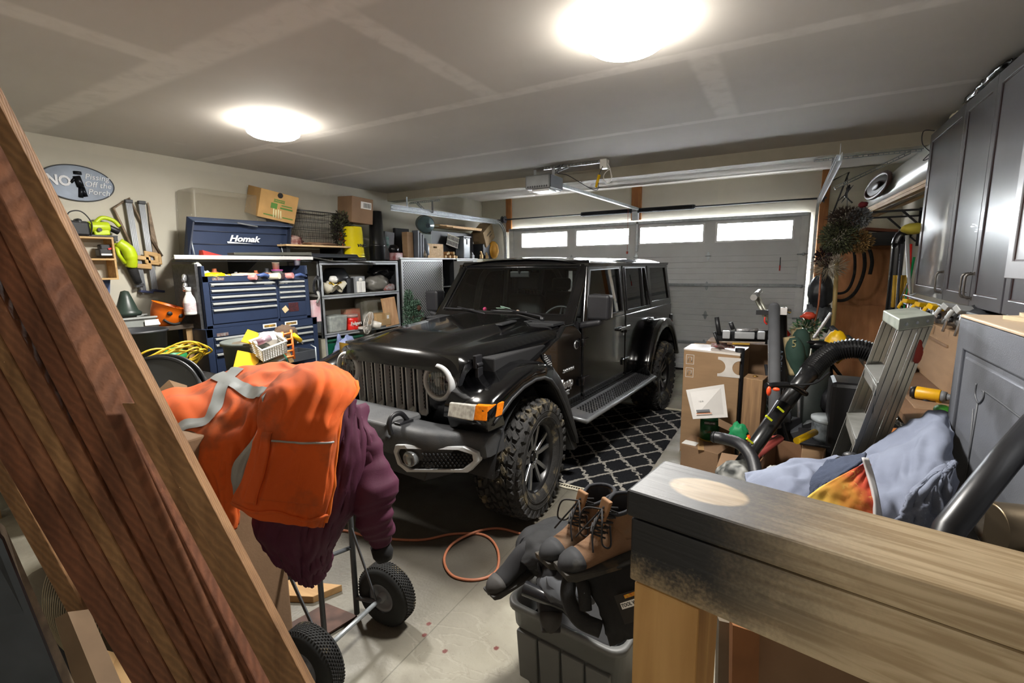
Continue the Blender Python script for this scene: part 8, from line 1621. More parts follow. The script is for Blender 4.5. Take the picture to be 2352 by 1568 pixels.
W(MB().cyl(u+V((.06, .0, 0)), u+V((-.03, -.02, 0)), .078, n=40, cap=False).cyl(u+V((.14, .02, 0)), u+V((.06, 0, 0)), .07, .078, n=40).cyl(u+V((-.03, -.02, 0)), u+V((-.033, -.021, 0)), .078, .07, n=40), 'housing', BRZ, t); W(MB().cyl(u+V((-.025, -.018, 0)), u+V((-.029, -.02, 0)), .07, n=40), 'lens', mat('lamp_glass', '8d8a80', .08, .5, col2='5d4a38', scale=22), t); W(MB().tube([u+V((.1, 0, -.06)), V((u.x+.1, u.y, .0))], .02, n=10), 'stand', BRZ, t)
# ================= cloth helper =================
def catm(P, t):
 n = len(P)-1; f = min(max(t, 0), .99999)*n; i = int(f); t_ = f-i
 g_ = lambda k: P[k] if 0 <= k <= n else (P[0]*2-P[1] if k < 0 else P[n]*2-P[n-1])
 a, b_, c_, d = g_(i-1), g_(i), g_(i+1), g_(i+2)
 return .5*((2*b_)+(c_-a)*t_+(2*a-5*b_+4*c_-d)*t_*t_+(3*b_-a-3*c_+d)*t_**3)
def sheet_fn(rows, amp=.0, fr=6., seed=0, fu=1., fv_=1.):
 def fn(u, v, off=0.):
  cols = [catm(r, v) for r in rows]; p = catm(cols, u)
  if amp or off:
   e = .01; pu = catm([catm(r, v) for r in rows], min(1, u+e))-p if u < .98 else p-catm(cols, u-e); pv = catm([catm(r, min(1, v+e)) for r in rows], u)-p if v < .98 else p-catm([catm(r, v-e) for r in rows], u)
   n = pu.cross(pv); n = n.normalized() if n.length > 1e-9 else V((0, 0, 1))
   if n.dot(CAM-p) < 0: n = -n
   k = noise.noise(V((u*fr*fu, v*fr*fv_, seed*3.7)))+.45*noise.noise(V((u*fr*fu*2.3, v*fr*fv_*2.3, seed+9)))
   p = p+n*(amp*(1-2*abs(k))+off)
  return p
 return fn
def sheet(rows, nu, nv, **k): f = sheet_fn(rows, **k); return MB().grid(lambda u, v: f(u, v), nu, nv)
def strip(fn, a, b_, w_, off=.004, n=24):
 m = MB(); P = [(V((x[0], x[1], 0))) for x in a]
 def q(s, t): c_ = catm(P, s); d = catm(P, min(1, s+.02))-catm(P, max(0, s-.02)); nn_ = V((-d.y, d.x, 0)); nn_ = nn_.normalized() if nn_.length else V((1, 0, 0)); c_ = c_+nn_*(t-.5)*w_; return fn(min(1, max(0, c_.x)), min(1, max(0, c_.y)), off)
 return m.grid(q, n, 4)
OCL = mat('orange_cloth', 'dd5f1a', .85, var=.06, scale=3, bump=.12, bs=500, dirt=('7d4a2c', 6, .52, .22)); REFL = mat('reflective_tape', '9ea3a3', .45, .1, var=.06)
MAR = mat('maroon_cloth', '4e1a36', .75, var=.12, scale=4, bump=.1, bs=400)
# ---------- hand truck ----------
HT = mat('truck_grey', '55585c', .5, .3, var=.12, scale=16)
w1 = PZ(888, 1362, .155); w2 = PZ(715, 1520, .155); ax_ = (w2-w1).normalized(); W_ = (w2-w1).length
ht = thing('hand_truck', 'grey steel hand truck with two fat black tyres, buried under the coats', 'hand truck', (w1.x, w1.y, 0))
def smallwheel(c, nm):
 M_ = frame(c, V((0, 0, 1)).cross(ax_), V((0, 0, 1))); t = W(MB().lathe([(.075, -.045), (.10, -.052), (.14, -.045), (.153, -.03), (.155, 0), (.153, .03), (.14, .045), (.10, .052), (.075, .045)], 48, M=M_), 'tyre', mat('tyre_black', '1f2121', .75, var=.2), ht)
 m = MB()
 for j in range(-3, 4):
  for k in range(60): a = 2*pi*(k+.5*(j % 2))/60; p = M_ @ V((.155*cos(a), .155*sin(a), j*.0095)); m.box(p, (.008, .008, .006), M_.to_3x3() @ Euler((0, 0, a)).to_matrix())
 W(m, 'tread', TMAT, t)['kind'] = 'stuff'
 W(MB().lathe([(0, .02), (.055, .02), (.06, .035), (.078, .04), (.08, .03), (.08, -.03), (.078, -.04), (.06, -.035), (.055, -.02), (0, -.02)], 32, M=M_).cyl(M_ @ V((0, 0, -.05)), M_ @ V((0, 0, .05)), .022, n=16), 'hub', mat('hub_grey', '85878b', .5), t)
smallwheel(w1, 'r'); smallwheel(w2, 'l')
W(MB().cyl(w1-ax_*.05, w2+ax_*.05, .011, n=12), 'axle', STL, ht)
fwd = ax_.cross(V((0, 0, 1))).normalized()
if fwd.dot(V((-1, .6, 0))) < 0: fwd = -fwd
pr_ = PZ(820, 1408, .03); pl = PZ(668, 1500, .03);
for p in (pr_, pl):
 W(MB().tube([p, V((p.x, p.y, 1.22))], .014, n=10), 'upright', HT, ht)
 wc = w1 if p is pr_ else w2; pin = wc+ax_*(.07 if p is pr_ else -.07)
 W(MB().hexa([pin+V((0, 0, -.015)), pin+V((0, 0, .015)), pin+V((0, 0, .015))+ax_*.006, pin+V((0, 0, -.015))+ax_*.006]+[V((p.x, p.y, z_))+o for z_, o in ((.50, V()), (.54, V()), (.54, ax_*.006), (.50, ax_*.006))]), 'wheel_brace', HT, ht)
 W(MB().tube([pin, V((p.x, p.y, .12))], .012, n=6), 'lower_brace', HT, ht)
pm = pr_.lerp(pl, .52); W(MB().tube([V((pm.x, pm.y, .03)), V((pm.x, pm.y, 1.0))], .013, n=8, flat=1), 'centre_strut', HT, ht)
for z_ in (.40, .75, 1.15): W(MB().tube([V((pr_.x, pr_.y, z_)), V((pm.x, pm.y, z_))+fwd*.03, V((pl.x, pl.y, z_))], .010, n=6), 'crossbar', HT, ht)
W(MB().hexa([V((pr_.x, pr_.y, .01)), V((pl.x, pl.y, .01)), V((pl.x, pl.y, .01))+fwd*.22, V((pr_.x, pr_.y, .01))+fwd*.22]+[q+V((0, 0, .008)) for q in (V((pr_.x, pr_.y, .01)), V((pl.x, pl.y, .01)), V((pl.x, pl.y, .01))+fwd*.22, V((pr_.x, pr_.y, .01))+fwd*.22)]), 'nose_plate', mat('rusty_plate', '4a3228', .6, .3, var=.3, scale=14), ht)
tz = 1.22; W(MB().tube(bez([V((pr_.x, pr_.y, tz-.05)), V((pr_.x, pr_.y, tz)), V((pm.x, pm.y, tz+.03)), V((pl.x, pl.y, tz)), V((pl.x, pl.y, tz-.05))], 5), .016, n=10), 'handle', HT, ht)
# load behind: carton under the coat
one(MB().bb((-2.45, .75, 0), (-1.86, 1.20, 1.17)), 'load_carton', CRD2, 'worn carton under the orange coat behind the hand truck', 'box', bevel=.008)
one(MB().hexa([PD(352, 905, 2.35), PD(388, 872, 2.4), PD(430, 885, 2.4), PD(430, 930, 2.3)]+[PD(352, 905, 2.42), PD(388, 872, 2.47), PD(430, 885, 2.47), PD(430, 930, 2.37)]), 'torn_carton', CRD, 'torn tan paper flap sticking up beside the orange coat', 'paper')
D = PD
def rows(R): return [[PD(*p) for p in r] for r in R]
# maroon jacket
mj = thing('maroon_jacket', 'maroon winter jacket hanging from the hand truck under the orange coat', 'jacket', (pm.x, pm.y, .5))
A = rows([[(690, 900, 1.80), (750, 890, 1.78), (800, 905, 1.80), (822, 960, 1.86)],
  [(660, 1020, 1.80), (730, 1020, 1.74), (790, 1020, 1.76), (850, 1040, 1.86)],
  [(620, 1140, 1.84), (700, 1150, 1.76), (770, 1150, 1.76), (830, 1140, 1.86)],
  [(600, 1220, 1.88), (680, 1240, 1.80), (745, 1240, 1.80), (790, 1190, 1.90)],
  [(640, 1285, 1.94), (690, 1300, 1.86), (735, 1290, 1.86), (765, 1240, 1.94)],
  [(680, 1320, 1.95), (705, 1338, 1.90), (730, 1330, 1.90), (755, 1290, 1.95)]])
W(sheet(A, 60, 50, amp=.012, fr=5, seed=4, fv_=1.8), 'body', MAR, mj, solid=.02)
B = rows([[(590, 1150, 1.92), (640, 1160, 1.9)], [(585, 1205, 1.92), (645, 1215, 1.88)], [(610, 1260, 1.92), (650, 1265, 1.88)], [(640, 1298, 1.92), (662, 1285, 1.90)]])
W(sheet(B, 30, 16, amp=.008, fr=4, seed=8), 'left_flap', MAR, mj, solid=.015)
slv = bez([PD(812, 930, 1.92), PD(835, 1030, 1.90), PD(850, 1110, 1.88), PD(862, 1170, 1.88), PD(874, 1215, 1.90), PD(872, 1252, 1.92)], 10)
rr_ = [.045+.035*sin(pi*min(1, k/46))+.016*noise.noise(V((k*.35, 0, 0)))+(.004 if k % 4 < 2 and 24 < k < 32 else 0) for k in range(len(slv))]
W(MB().tube(slv, [r if i < 44 else r*(1-(i-44)*.06) for i, r in enumerate(rr_)], n=28).map(lambda p: V(p)+V((noise.noise(V(p)*9)*.03, noise.noise(V(p)*9+V((5, 5, 5)))*.03, noise.noise(V(p)*11)*.016))), 'sleeve', MAR, mj)
W(MB().tube([PD(872, 1250, 1.92), PD(880, 1270, 1.93), PD(884, 1286, 1.93)], [.038, .042, .03], n=18), 'knit_cuff', mat('cuff_black', '141416', .9), mj); W(MB().box(PD(715, 1340, 1.9), (.02, .01, .03)), 'hem_tab', MAR, mj)
W(MB().cyl(PD(650, 1284, 1.88), PD(650, 1284, 1.865), .009, n=12), 'snap', BLK, mj)
# orange coat: back part and hanging front with pocket
oj = thing('orange_coat', 'dirty orange work coat with silver reflective tape draped over the hand truck', 'coat', (-1.9, 1.1, .8))
A = rows([[(290, 925, 2.05), (385, 900, 2.25), (470, 880, 2.35), (560, 850, 2.40), (650, 840, 2.35), (720, 850, 2.15)],
  [(300, 955, 1.95), (390, 925, 2.05), (480, 905, 2.10), (570, 885, 2.12), (650, 870, 2.06), (705, 880, 1.95)],
  [(330, 1010, 1.90), (420, 985, 1.90), (500, 960, 1.90), (570, 930, 1.88), (620, 905, 1.86), (660, 900, 1.82)],
  [(400, 1080, 1.86), (440, 1040, 1.82), (500, 1010, 1.80), (560, 985, 1.78), (600, 960, 1.78), (630, 960, 1.78)],
  [(430, 1130, 1.88), (470, 1100, 1.82), (510, 1080, 1.79), (545, 1060, 1.78), (570, 1060, 1.80), (590, 1080, 1.84)],
  [(470, 1180, 1.90), (495, 1170, 1.84), (515, 1160, 1.82), (532, 1150, 1.82), (540, 1130, 1.86), (550, 1130, 1.90)],
  [(490, 1235, 1.92), (510, 1230, 1.86), (522, 1225, 1.84), (530, 1215, 1.85), (533, 1205, 1.90), (535, 1195, 1.94)]])
fa = sheet_fn(A, amp=.020, fr=3.4, seed=2, fu=1.0, fv_=1.3)
W(MB().grid(lambda u, v: fa(u, v), 90, 90), 'coat_back', OCL, oj, solid=.012)
for pts in ([(.02, .58), (.10, .50), (.22, .45), (.36, .36), (.34, .22), (.42, .05)], [(.0, .47), (.08, .50), (.2, .56), (.30, .66), (.36, .80)]): W(strip(fa, pts, 0, .075, .012, 50), 'reflective_tape', REFL, oj)
Bf = rows([[(612, 905, 1.76), (650, 865, 1.85), (700, 842, 1.92), (740, 838, 1.95), (780, 850, 1.92), (822, 880, 1.84)],
  [(600, 925, 1.72), (650, 900, 1.70), (710, 880, 1.70), (755, 880, 1.72), (795, 895, 1.74), (815, 900, 1.78)],
  [(598, 965, 1.69), (640, 960, 1.655), (690, 955, 1.64), (730, 955, 1.64), (765, 955, 1.66), (782, 950, 1.70)],
  [(590, 1010, 1.68), (630, 1010, 1.64), (680, 1010, 1.625), (720, 1010, 1.625), (755, 1012, 1.64), (770, 1010, 1.68)],
  [(570, 1070, 1.69), (620, 1075, 1.65), (670, 1080, 1.635), (710, 1085, 1.635), (745, 1090, 1.65), (765, 1085, 1.69)],
  [(545, 1130, 1.71), (600, 1140, 1.665), (650, 1145, 1.65), (695, 1150, 1.65), (735, 1155, 1.665), (757, 1150, 1.70)],
  [(538, 1158, 1.74), (590, 1185, 1.69), (640, 1198, 1.67), (685, 1203, 1.67), (720, 1206, 1.68), (740, 1206, 1.71)]])
fb_ = sheet_fn(Bf, amp=.009, fr=3.6, seed=6, fv_=1.2)
W(MB().grid(lambda u, v: fb_(u, v), 90, 70), 'coat_front', OCL, oj, solid=.014)
W(MB().grid(lambda u, v: fb_(.50+u*.34, .22+v*.60, .006), 24, 24), 'patch_pocket', OCL, oj, solid=.006)
W(MB().tube([fb_(.50+.012*sin(pi*k/20), .22+.6*k/20, .013) for k in range(21)], .0035, n=6), 'pocket_hem', REFL, oj)
W(MB().grid(lambda u, v: fb_(.44+u*.44, .10+v*.10, .012), 16, 6), 'button_tab', OCL, oj, solid=.006)
W(MB().tube([fb_(.93+.02*sin(k*.4), k/30, .008) for k in range(31)], .006, n=6), 'hem_band', OCL, oj)
W(MB().tube([fb_(.02+k*.0325, .985, .004) for k in range(30)], .009, n=8).map(lambda p: V(p)+V((0, 0, .002*sin(p[2]*400)))), 'frayed_edge', mat('orange_edge', 'e0701f', .95), oj)
TPE = rows([[(600, 912, 1.71), (635, 885, 1.77)], [(606, 940, 1.69), (632, 935, 1.69)], [(598, 975, 1.685), (612, 980, 1.67)], [(580, 1010, 1.70), (600, 1015, 1.68)], [(540, 1060, 1.71), (570, 1060, 1.70)], [(533, 1100, 1.73), (560, 1100, 1.715)], [(540, 1145, 1.76), (552, 1140, 1.75)]])
W(sheet(TPE, 40, 6, amp=.004, fr=6, seed=1), 'reflective_tape', REFL, oj, solid=.004)
# ---------- leaning lumber ----------
RW = [wood('rough_cedar%d' % k, a, b_, 2, 1.5, rough=.8, bump=.5, saw=22, knots=1.1) for k, (a, b_) in enumerate((('5d3521', '86563a'), ('5a301f', '80482f'), ('6b4527', '94683f')))]
def at2(line, y):
 (x0, y0), (x1, y1) = line; return x0+(x1-x0)*(y-y0)/(y1-y0)
def lumber(l, r, d0, label, back, ytop=-250, k=0, shrink=None):
 y0, y1 = ytop, 1568+700; P = []
 def pt(line, y): return PD(at2(line, y), y, d0+(y-800)*.00004)
 a, b_, c_, d_ = pt(l, y1), pt(r, y1), pt(r, y0), pt(l, y0)
 if a.z < 0:
  for (p, q_) in ((a, d_), (b_, c_)): s_ = (p.z-.004)/(p.z-q_.z); p += (q_-p)*s_
 if d_.z > 2.9:
  for (p, q_) in ((d_, a), (c_, b_)): s_ = (p.z-2.9)/(p.z-q_.z); p += (q_-p)*s_
 t = (d_-a).normalized(); bk = V(back); o = [a, b_, c_, d_]; o2 = [p+bk for p in o]
 m = MB().hexa(o+o2); c0 = a.copy(); M_ = frame(c0, (b_-a).normalized(), t); Mi = M_.inverted()
 m.map(lambda p: Mi @ V(p)); ob = m.build('leaning_board', RWY[k % 3], bevel=.003); ob.matrix_world = M_; tag(ob, label, 'board')
 WM[ob.name] = M_; return ob
RWY = [wood('rough_cedar_y%d' % k, a, b_, 1, 1.5, rough=.85, bump=.55, saw=26, knots=1.3, band=.2) for k, (a, b_) in enumerate((('5f3a25', '86583c'), ('5a3520', '7d4d33'), ('6e4d2e', '96704a')))]
bk = (-.050, .055, -.01)
lumber(((3, 340), (643, 1568)), ((52, 340), (703, 1568)), .97, 'rightmost rough board leaning alone in front of the lime saw', (-.062, .045, -.02), k=2)
lumber(((370, 1100), (560, 1458)), ((409, 1100), (600, 1458)), 1.06, 'short rough board second from the right, its top ending behind the orange coat', (-.003, .03, -.01), ytop=925, k=2)
lumber(((197, 860), (540, 1568)), ((232, 860), (588, 1568)), 1.07, 'smooth-faced board third from the right of the leaning stack', (-.03, .06, 0), k=1)
lumber(((156, 860), (505, 1568)), ((199, 860), (542, 1568)), 1.045, 'reddish rough board beside the smooth-faced one', (-.01, .06, 0), k=0)
lumber(((111, 860), (478, 1568)), ((158, 860), (507, 1568)), 1.04, 'rough brown board just right of the dark gap', (-.04, .05, 0), k=1)
lumber(((46, 860), (445, 1568)), ((97, 860), (477, 1568)), 1.03, 'rough board just left of the dark gap', (-.04, .05, 0), k=0)
lumber(((2, 860), (401, 1568)), ((47, 860), (444, 1568)), 1.025, 'fourth rough board from the left of the leaning stack', (-.03, .05, 0), k=2)
lumber(((-48, 860), (357, 1568)), ((3, 860), (400, 1568)), 1.02, 'third rough board from the left of the leaning stack', (-.03, .05, 0), k=0)
lumber(((-115, 860), (300, 1568)), ((-49, 860), (356, 1568)), 1.015, 'leftmost wide rough board of the leaning stack', (-.04, .05, 0), k=1)
lumber(((-95, 960), (205, 1500)), ((-50, 960), (250, 1500)), 1.45, 'dull olive board standing behind the left of the leaning stack', (-.03, .05, 0), ytop=700, k=2)
# bottom-left: scuffed sheet-metal panel edged with plywood, blocks, netting roll
def slab(nm, lab, cat, ps, th, m_, **k):
 P = [V(p) for p in ps]; n = (P[1]-P[0]).cross(P[3]-P[0]).normalized(); n = n if n.dot(CAM-P[0]) < 0 else -n
 return one(MB().hexa(P+[p+n*th for p in P]), nm, m_, lab, cat, **k)
slab('sheet_metal', 'scuffed blue-grey metal panel at the bottom left corner', 'panel', [D(-120, 1100, .9), D(5, 1240, .95), D(150, 1600, 1.0), D(-120, 1650, .95)], .01, mat('scuffed_panel', '3d4248', .45, .3, var=.25, scale=9, dirt=('8d8a80', 6, .58, .2)))
slab('plywood_strip', 'thin plywood strip along the edge of the scuffed metal panel', 'board', [D(-10, 1190, .97), D(12, 1210, 1.0), D(185, 1600, 1.05), D(135, 1600, 1.0)], .012, mat('ply_edge', '6d5f4c', .8, col2='8a7a62', scale=30))
slab('wood_block', 'grey brown wooden block standing at the lower left behind the plywood strip', 'block', [D(125, 1420, 1.3), D(155, 1405, 1.3), D(235, 1600, 1.2), D(185, 1620, 1.2)], .06, mat('blockw', '7a644c', .8, var=.15))
slab('wood_block', 'pale sawn wooden block at the bottom beside the leaning boards', 'block', [D(200, 1480, 1.35), D(270, 1500, 1.4), D(330, 1600, 1.25), D(215, 1640, 1.2)], .05, PINE)
u = D(180, 1410, 1.6); t = thing('netting_roll', 'roll of tan wire netting behind the wooden blocks at the lower left', 'netting', u-V((0, 0, .08)))
m = MB()
for k in range(26):
 a_ = -1.2+2.6*k/25; m.tube([u+V((-.25+.02*j, .08*cos(a_+j*.12), .08*sin(a_+j*.12))) for j in range(28)], .0018, n=3)
for j in range(20): m.tube([u+V((-.25+.027*j, .08*cos(a_), .08*sin(a_))) for a_ in [-1.2+2.8*k/14 for k in range(15)]], .0018, n=3)
W(m, 'mesh', mat('net_tan', '8a7c60', .6), t)['kind'] = 'stuff'; W(MB().tube([u+V((-.3, 0, 0)), u+V((.3, .02, 0))], .07, n=20), 'core', mat('net_core', '4d4435', .9), t)
one(MB().bb((u.x-.35, u.y-.15, 0), (u.x+.35, u.y+.25, u.z-.085)), 'floor_crate', MM['dark'], 'dark crate under the roll of netting', 'crate')
# plank on the floor and cable
p0, p1 = PZ(590, 1345, .06), PZ(735, 1355, .06); sd = V((.05, .12, 0))
one(MB().hexa([V((p0.x-.25, p0.y-.16, .02)), V((p1.x, p1.y, .02))-sd*.3, V((p1.x, p1.y, .02))+sd*.9, V((p0.x-.25, p0.y+.02, .02)), V((p0.x-.25, p0.y-.16, .06)), V((p1.x, p1.y, .06))-sd*.3, V((p1.x, p1.y, .06))+sd*.9, V((p0.x-.25, p0.y+.02, .06))]), 'floor_plank', wood('plank_floor', 'a07a4c', 'bd9765', 0, 2.5, knots=2), 'yellow-brown plank lying on the floor beside the hand truck', 'plank', bevel=.003).location.z = 0
# orange air hose
hs = [(640, 1290), (700, 1245), (780, 1218), (850, 1232), (960, 1240), (1040, 1226), (1110, 1228), (1142, 1260), (1140, 1310), (1095, 1331), (1040, 1322), (1020, 1285), (1040, 1248), (1090, 1222), (1140, 1213), (1185, 1222), (1230, 1240)]
one(MB().tube(bez([PZ(a_, b2, .009 + (.012 if k in (12, 13) else 0)) for k, (a_, b2) in enumerate(hs)], 10), .0085, n=8), 'air_hose', mat('hose_orange', 'a8694c', .5), 'faded orange air hose looped on the concrete floor', 'hose')
# ---------- rug ----------
RM_ = bpy.data.materials.new('shag_rug'); RM_.use_nodes = True; N, L, b = nodes(RM_); b.inputs['Roughness'].default_value = .95; b.inputs['Specular IOR Level'].default_value = .1
tc = N.new('ShaderNodeTexCoord'); nz = _noise(22, 2); sx = N.new('ShaderNodeSeparateXYZ'); L.new(tc.outputs['Object'], sx.inputs[0])
wob = mth('MULTIPLY', mth('SUBTRACT', nz.outputs[0], .5), .075)
X_u = mth('ADD', sx.outputs[0], wob); Y_u = mth('ADD', sx.outputs[1], wob)
def tri(x, per): return mth('MULTIPLY', mth('ABSOLUTE', mth('SUBTRACT', mth('FRACT', mth('DIVIDE', x, per)), .5)), 2)
# zig-zag lines and their mirror give a lattice of diamonds
za = mth('FRACT', mth('DIVIDE', mth('ADD', Y_u, mth('MULTIPLY', tri(X_u, .27), .18)), .36)); zb = mth('FRACT', mth('DIVIDE', mth('ADD', mth('SUBTRACT', Y_u, mth('MULTIPLY', tri(X_u, .27), .18)), .0), .36))
da = mth('ABSOLUTE', mth('SUBTRACT', za, .5)); db = mth('ABSOLUTE', mth('SUBTRACT', zb, .5)); dm = mth('MINIMUM', da, db)
k_ = _rng(dm, .04, .075, 1, 0); nf = _noise(150, 2); c = _mix(nf.outputs[0], lin('08090b'), lin('2a2b2f')); c2_ = _mix(nf.outputs[0], lin('6f6c66'), lin('b9b5ac'))
m_ = N.new('ShaderNodeMix'); m_.data_type = 'RGBA'; L.new(k_, m_.inputs[0]); L.new(c, m_.inputs[6]); L.new(c2_, m_.inputs[7]); L.new(m_.outputs[2], b.inputs['Base Color'])
bp = N.new('ShaderNodeBump'); bp.inputs['Strength'].default_value = .9; bp.inputs['Distance'].default_value = .012; L.new(nf.outputs[0], bp.inputs['Height']); L.new(bp.outputs[0], b.inputs['Normal'])
rx0, rx1, ry0r, ry1r = -2.15, -.93, 3.42, 5.92
rg = thing('shag_rug', 'black shag rug with cream diamond lattice and fringed ends beside the car', 'rug', ((rx0+rx1)/2, (ry0r+ry1r)/2, 0))
W(MB().grid(lambda u, v: (rx0+(rx1-rx0)*u+.004*noise.noise(V((u*3, v*30, 0))), ry0r+(ry1r-ry0r)*v, .004+.018*min(1, 30*min(u, 1-u, v, 1-v))+.005*noise.noise(V((u*60, v*110, 0)))), 120, 220), 'pile', RM_, rg)
m = MB(); FRG = mat('fringe_cream', 'c9c2ae', .9)
for k in range(58):
 x = rx0+(rx1-rx0)*k/57
 for y, s_ in ((ry0r, -1), (ry1r, 1)): m.tube([(x, y, .008), (x+.003*sin(k), y+s_*.045, .006)], .004, n=4)
for y, s_ in ((ry0r, -1), (ry1r, 1)): m.tube([(rx0+(rx1-rx0)*k/40, y+s_*(.046+.003*sin(k*1.7)), .008) for k in range(41)], .009, n=5).tube([(rx0, y, .01), (rx1, y, .01)], .006, n=5)
W(m, 'fringe', FRG, rg)['kind'] = 'stuff'
# ---------- grey tote full of footwear ----------
zr_ = .385; A_ = PZ(1168, 1375, zr_); B_ = PZ(1425, 1500, zr_); ux = (B_-A_); Lx = ux.length; ux.normalize(); uy = V((-ux.y, ux.x, 0)); uy = uy if uy.dot(V((0, 1, 0))) > 0 else -uy
Wt = .40; TM_ = Mx(((ux.x, uy.x, 0, A_.x), (ux.y, uy.y, 0, A_.y), (0, 0, 1, 0), (0, 0, 0, 1)))
tt = thing('grey_tote', 'grey plastic storage tote heaped with boots and a tool bag', 'tote', TM_ @ V((Lx/2, Wt/2, 0))); TG = mat('tote_grey', '686967', .5, var=.05)
def rrect(x0, x1, y0, y1, r, n=5):
 o = []
 for cx_, cy_, a0 in ((x1-r, y1-r, 0), (x0+r, y1-r, pi/2), (x0+r, y0+r, pi), (x1-r, y0+r, 1.5*pi)): o += [(cx_+r*cos(a0+pi/2*k/n), cy_+r*sin(a0+pi/2*k/n)) for k in range(n+1)]
 return o
m = MB(); lv = [(.035, 0, .0), (.03, .0, .02), (.012, .0, .27), (.004, 0, .275), (.0, 0, zr_-.03), (-.014, 0, zr_-.028), (-.014, 0, zr_-.004), (-.008, 0, zr_), (.006, 0, zr_), (.012, 0, zr_-.03), (.02, 0, .26), (.04, 0, .02)]
rings = [[(x, y, z) for x, y in rrect(i_, Lx-i_, i_, Wt-i_, .06)] for i_, _, z in lv]; n_ = len(rings[0]); vs = sum(rings, [])
m.add(vs, [(a*n_+k, a*n_+(k+1) % n_, (a+1)*n_+(k+1) % n_, (a+1)*n_+k) for a in range(len(rings)-1) for k in range(n_)], 0, True, TM_); m.add(rings[0], [tuple(range(n_))], 0, False, TM_); m.add(rings[-1], [tuple(range(n_))], 0, False, TM_)
W(m, 'tub', TG, tt)
for k in range(4): x = .09+k*(Lx-.18)/3; W(MB().hexa([TM_ @ V(p) for p in ((x-.045, .010, .03), (x+.045, .010, .03), (x+.045, .03, .03), (x-.045, .03, .03), (x-.05, -.004, .262), (x+.05, -.004, .262), (x+.05, .02, .262), (x-.05, .02, .262))]), 'moulded_rib', TG, tt, bevel=.006)
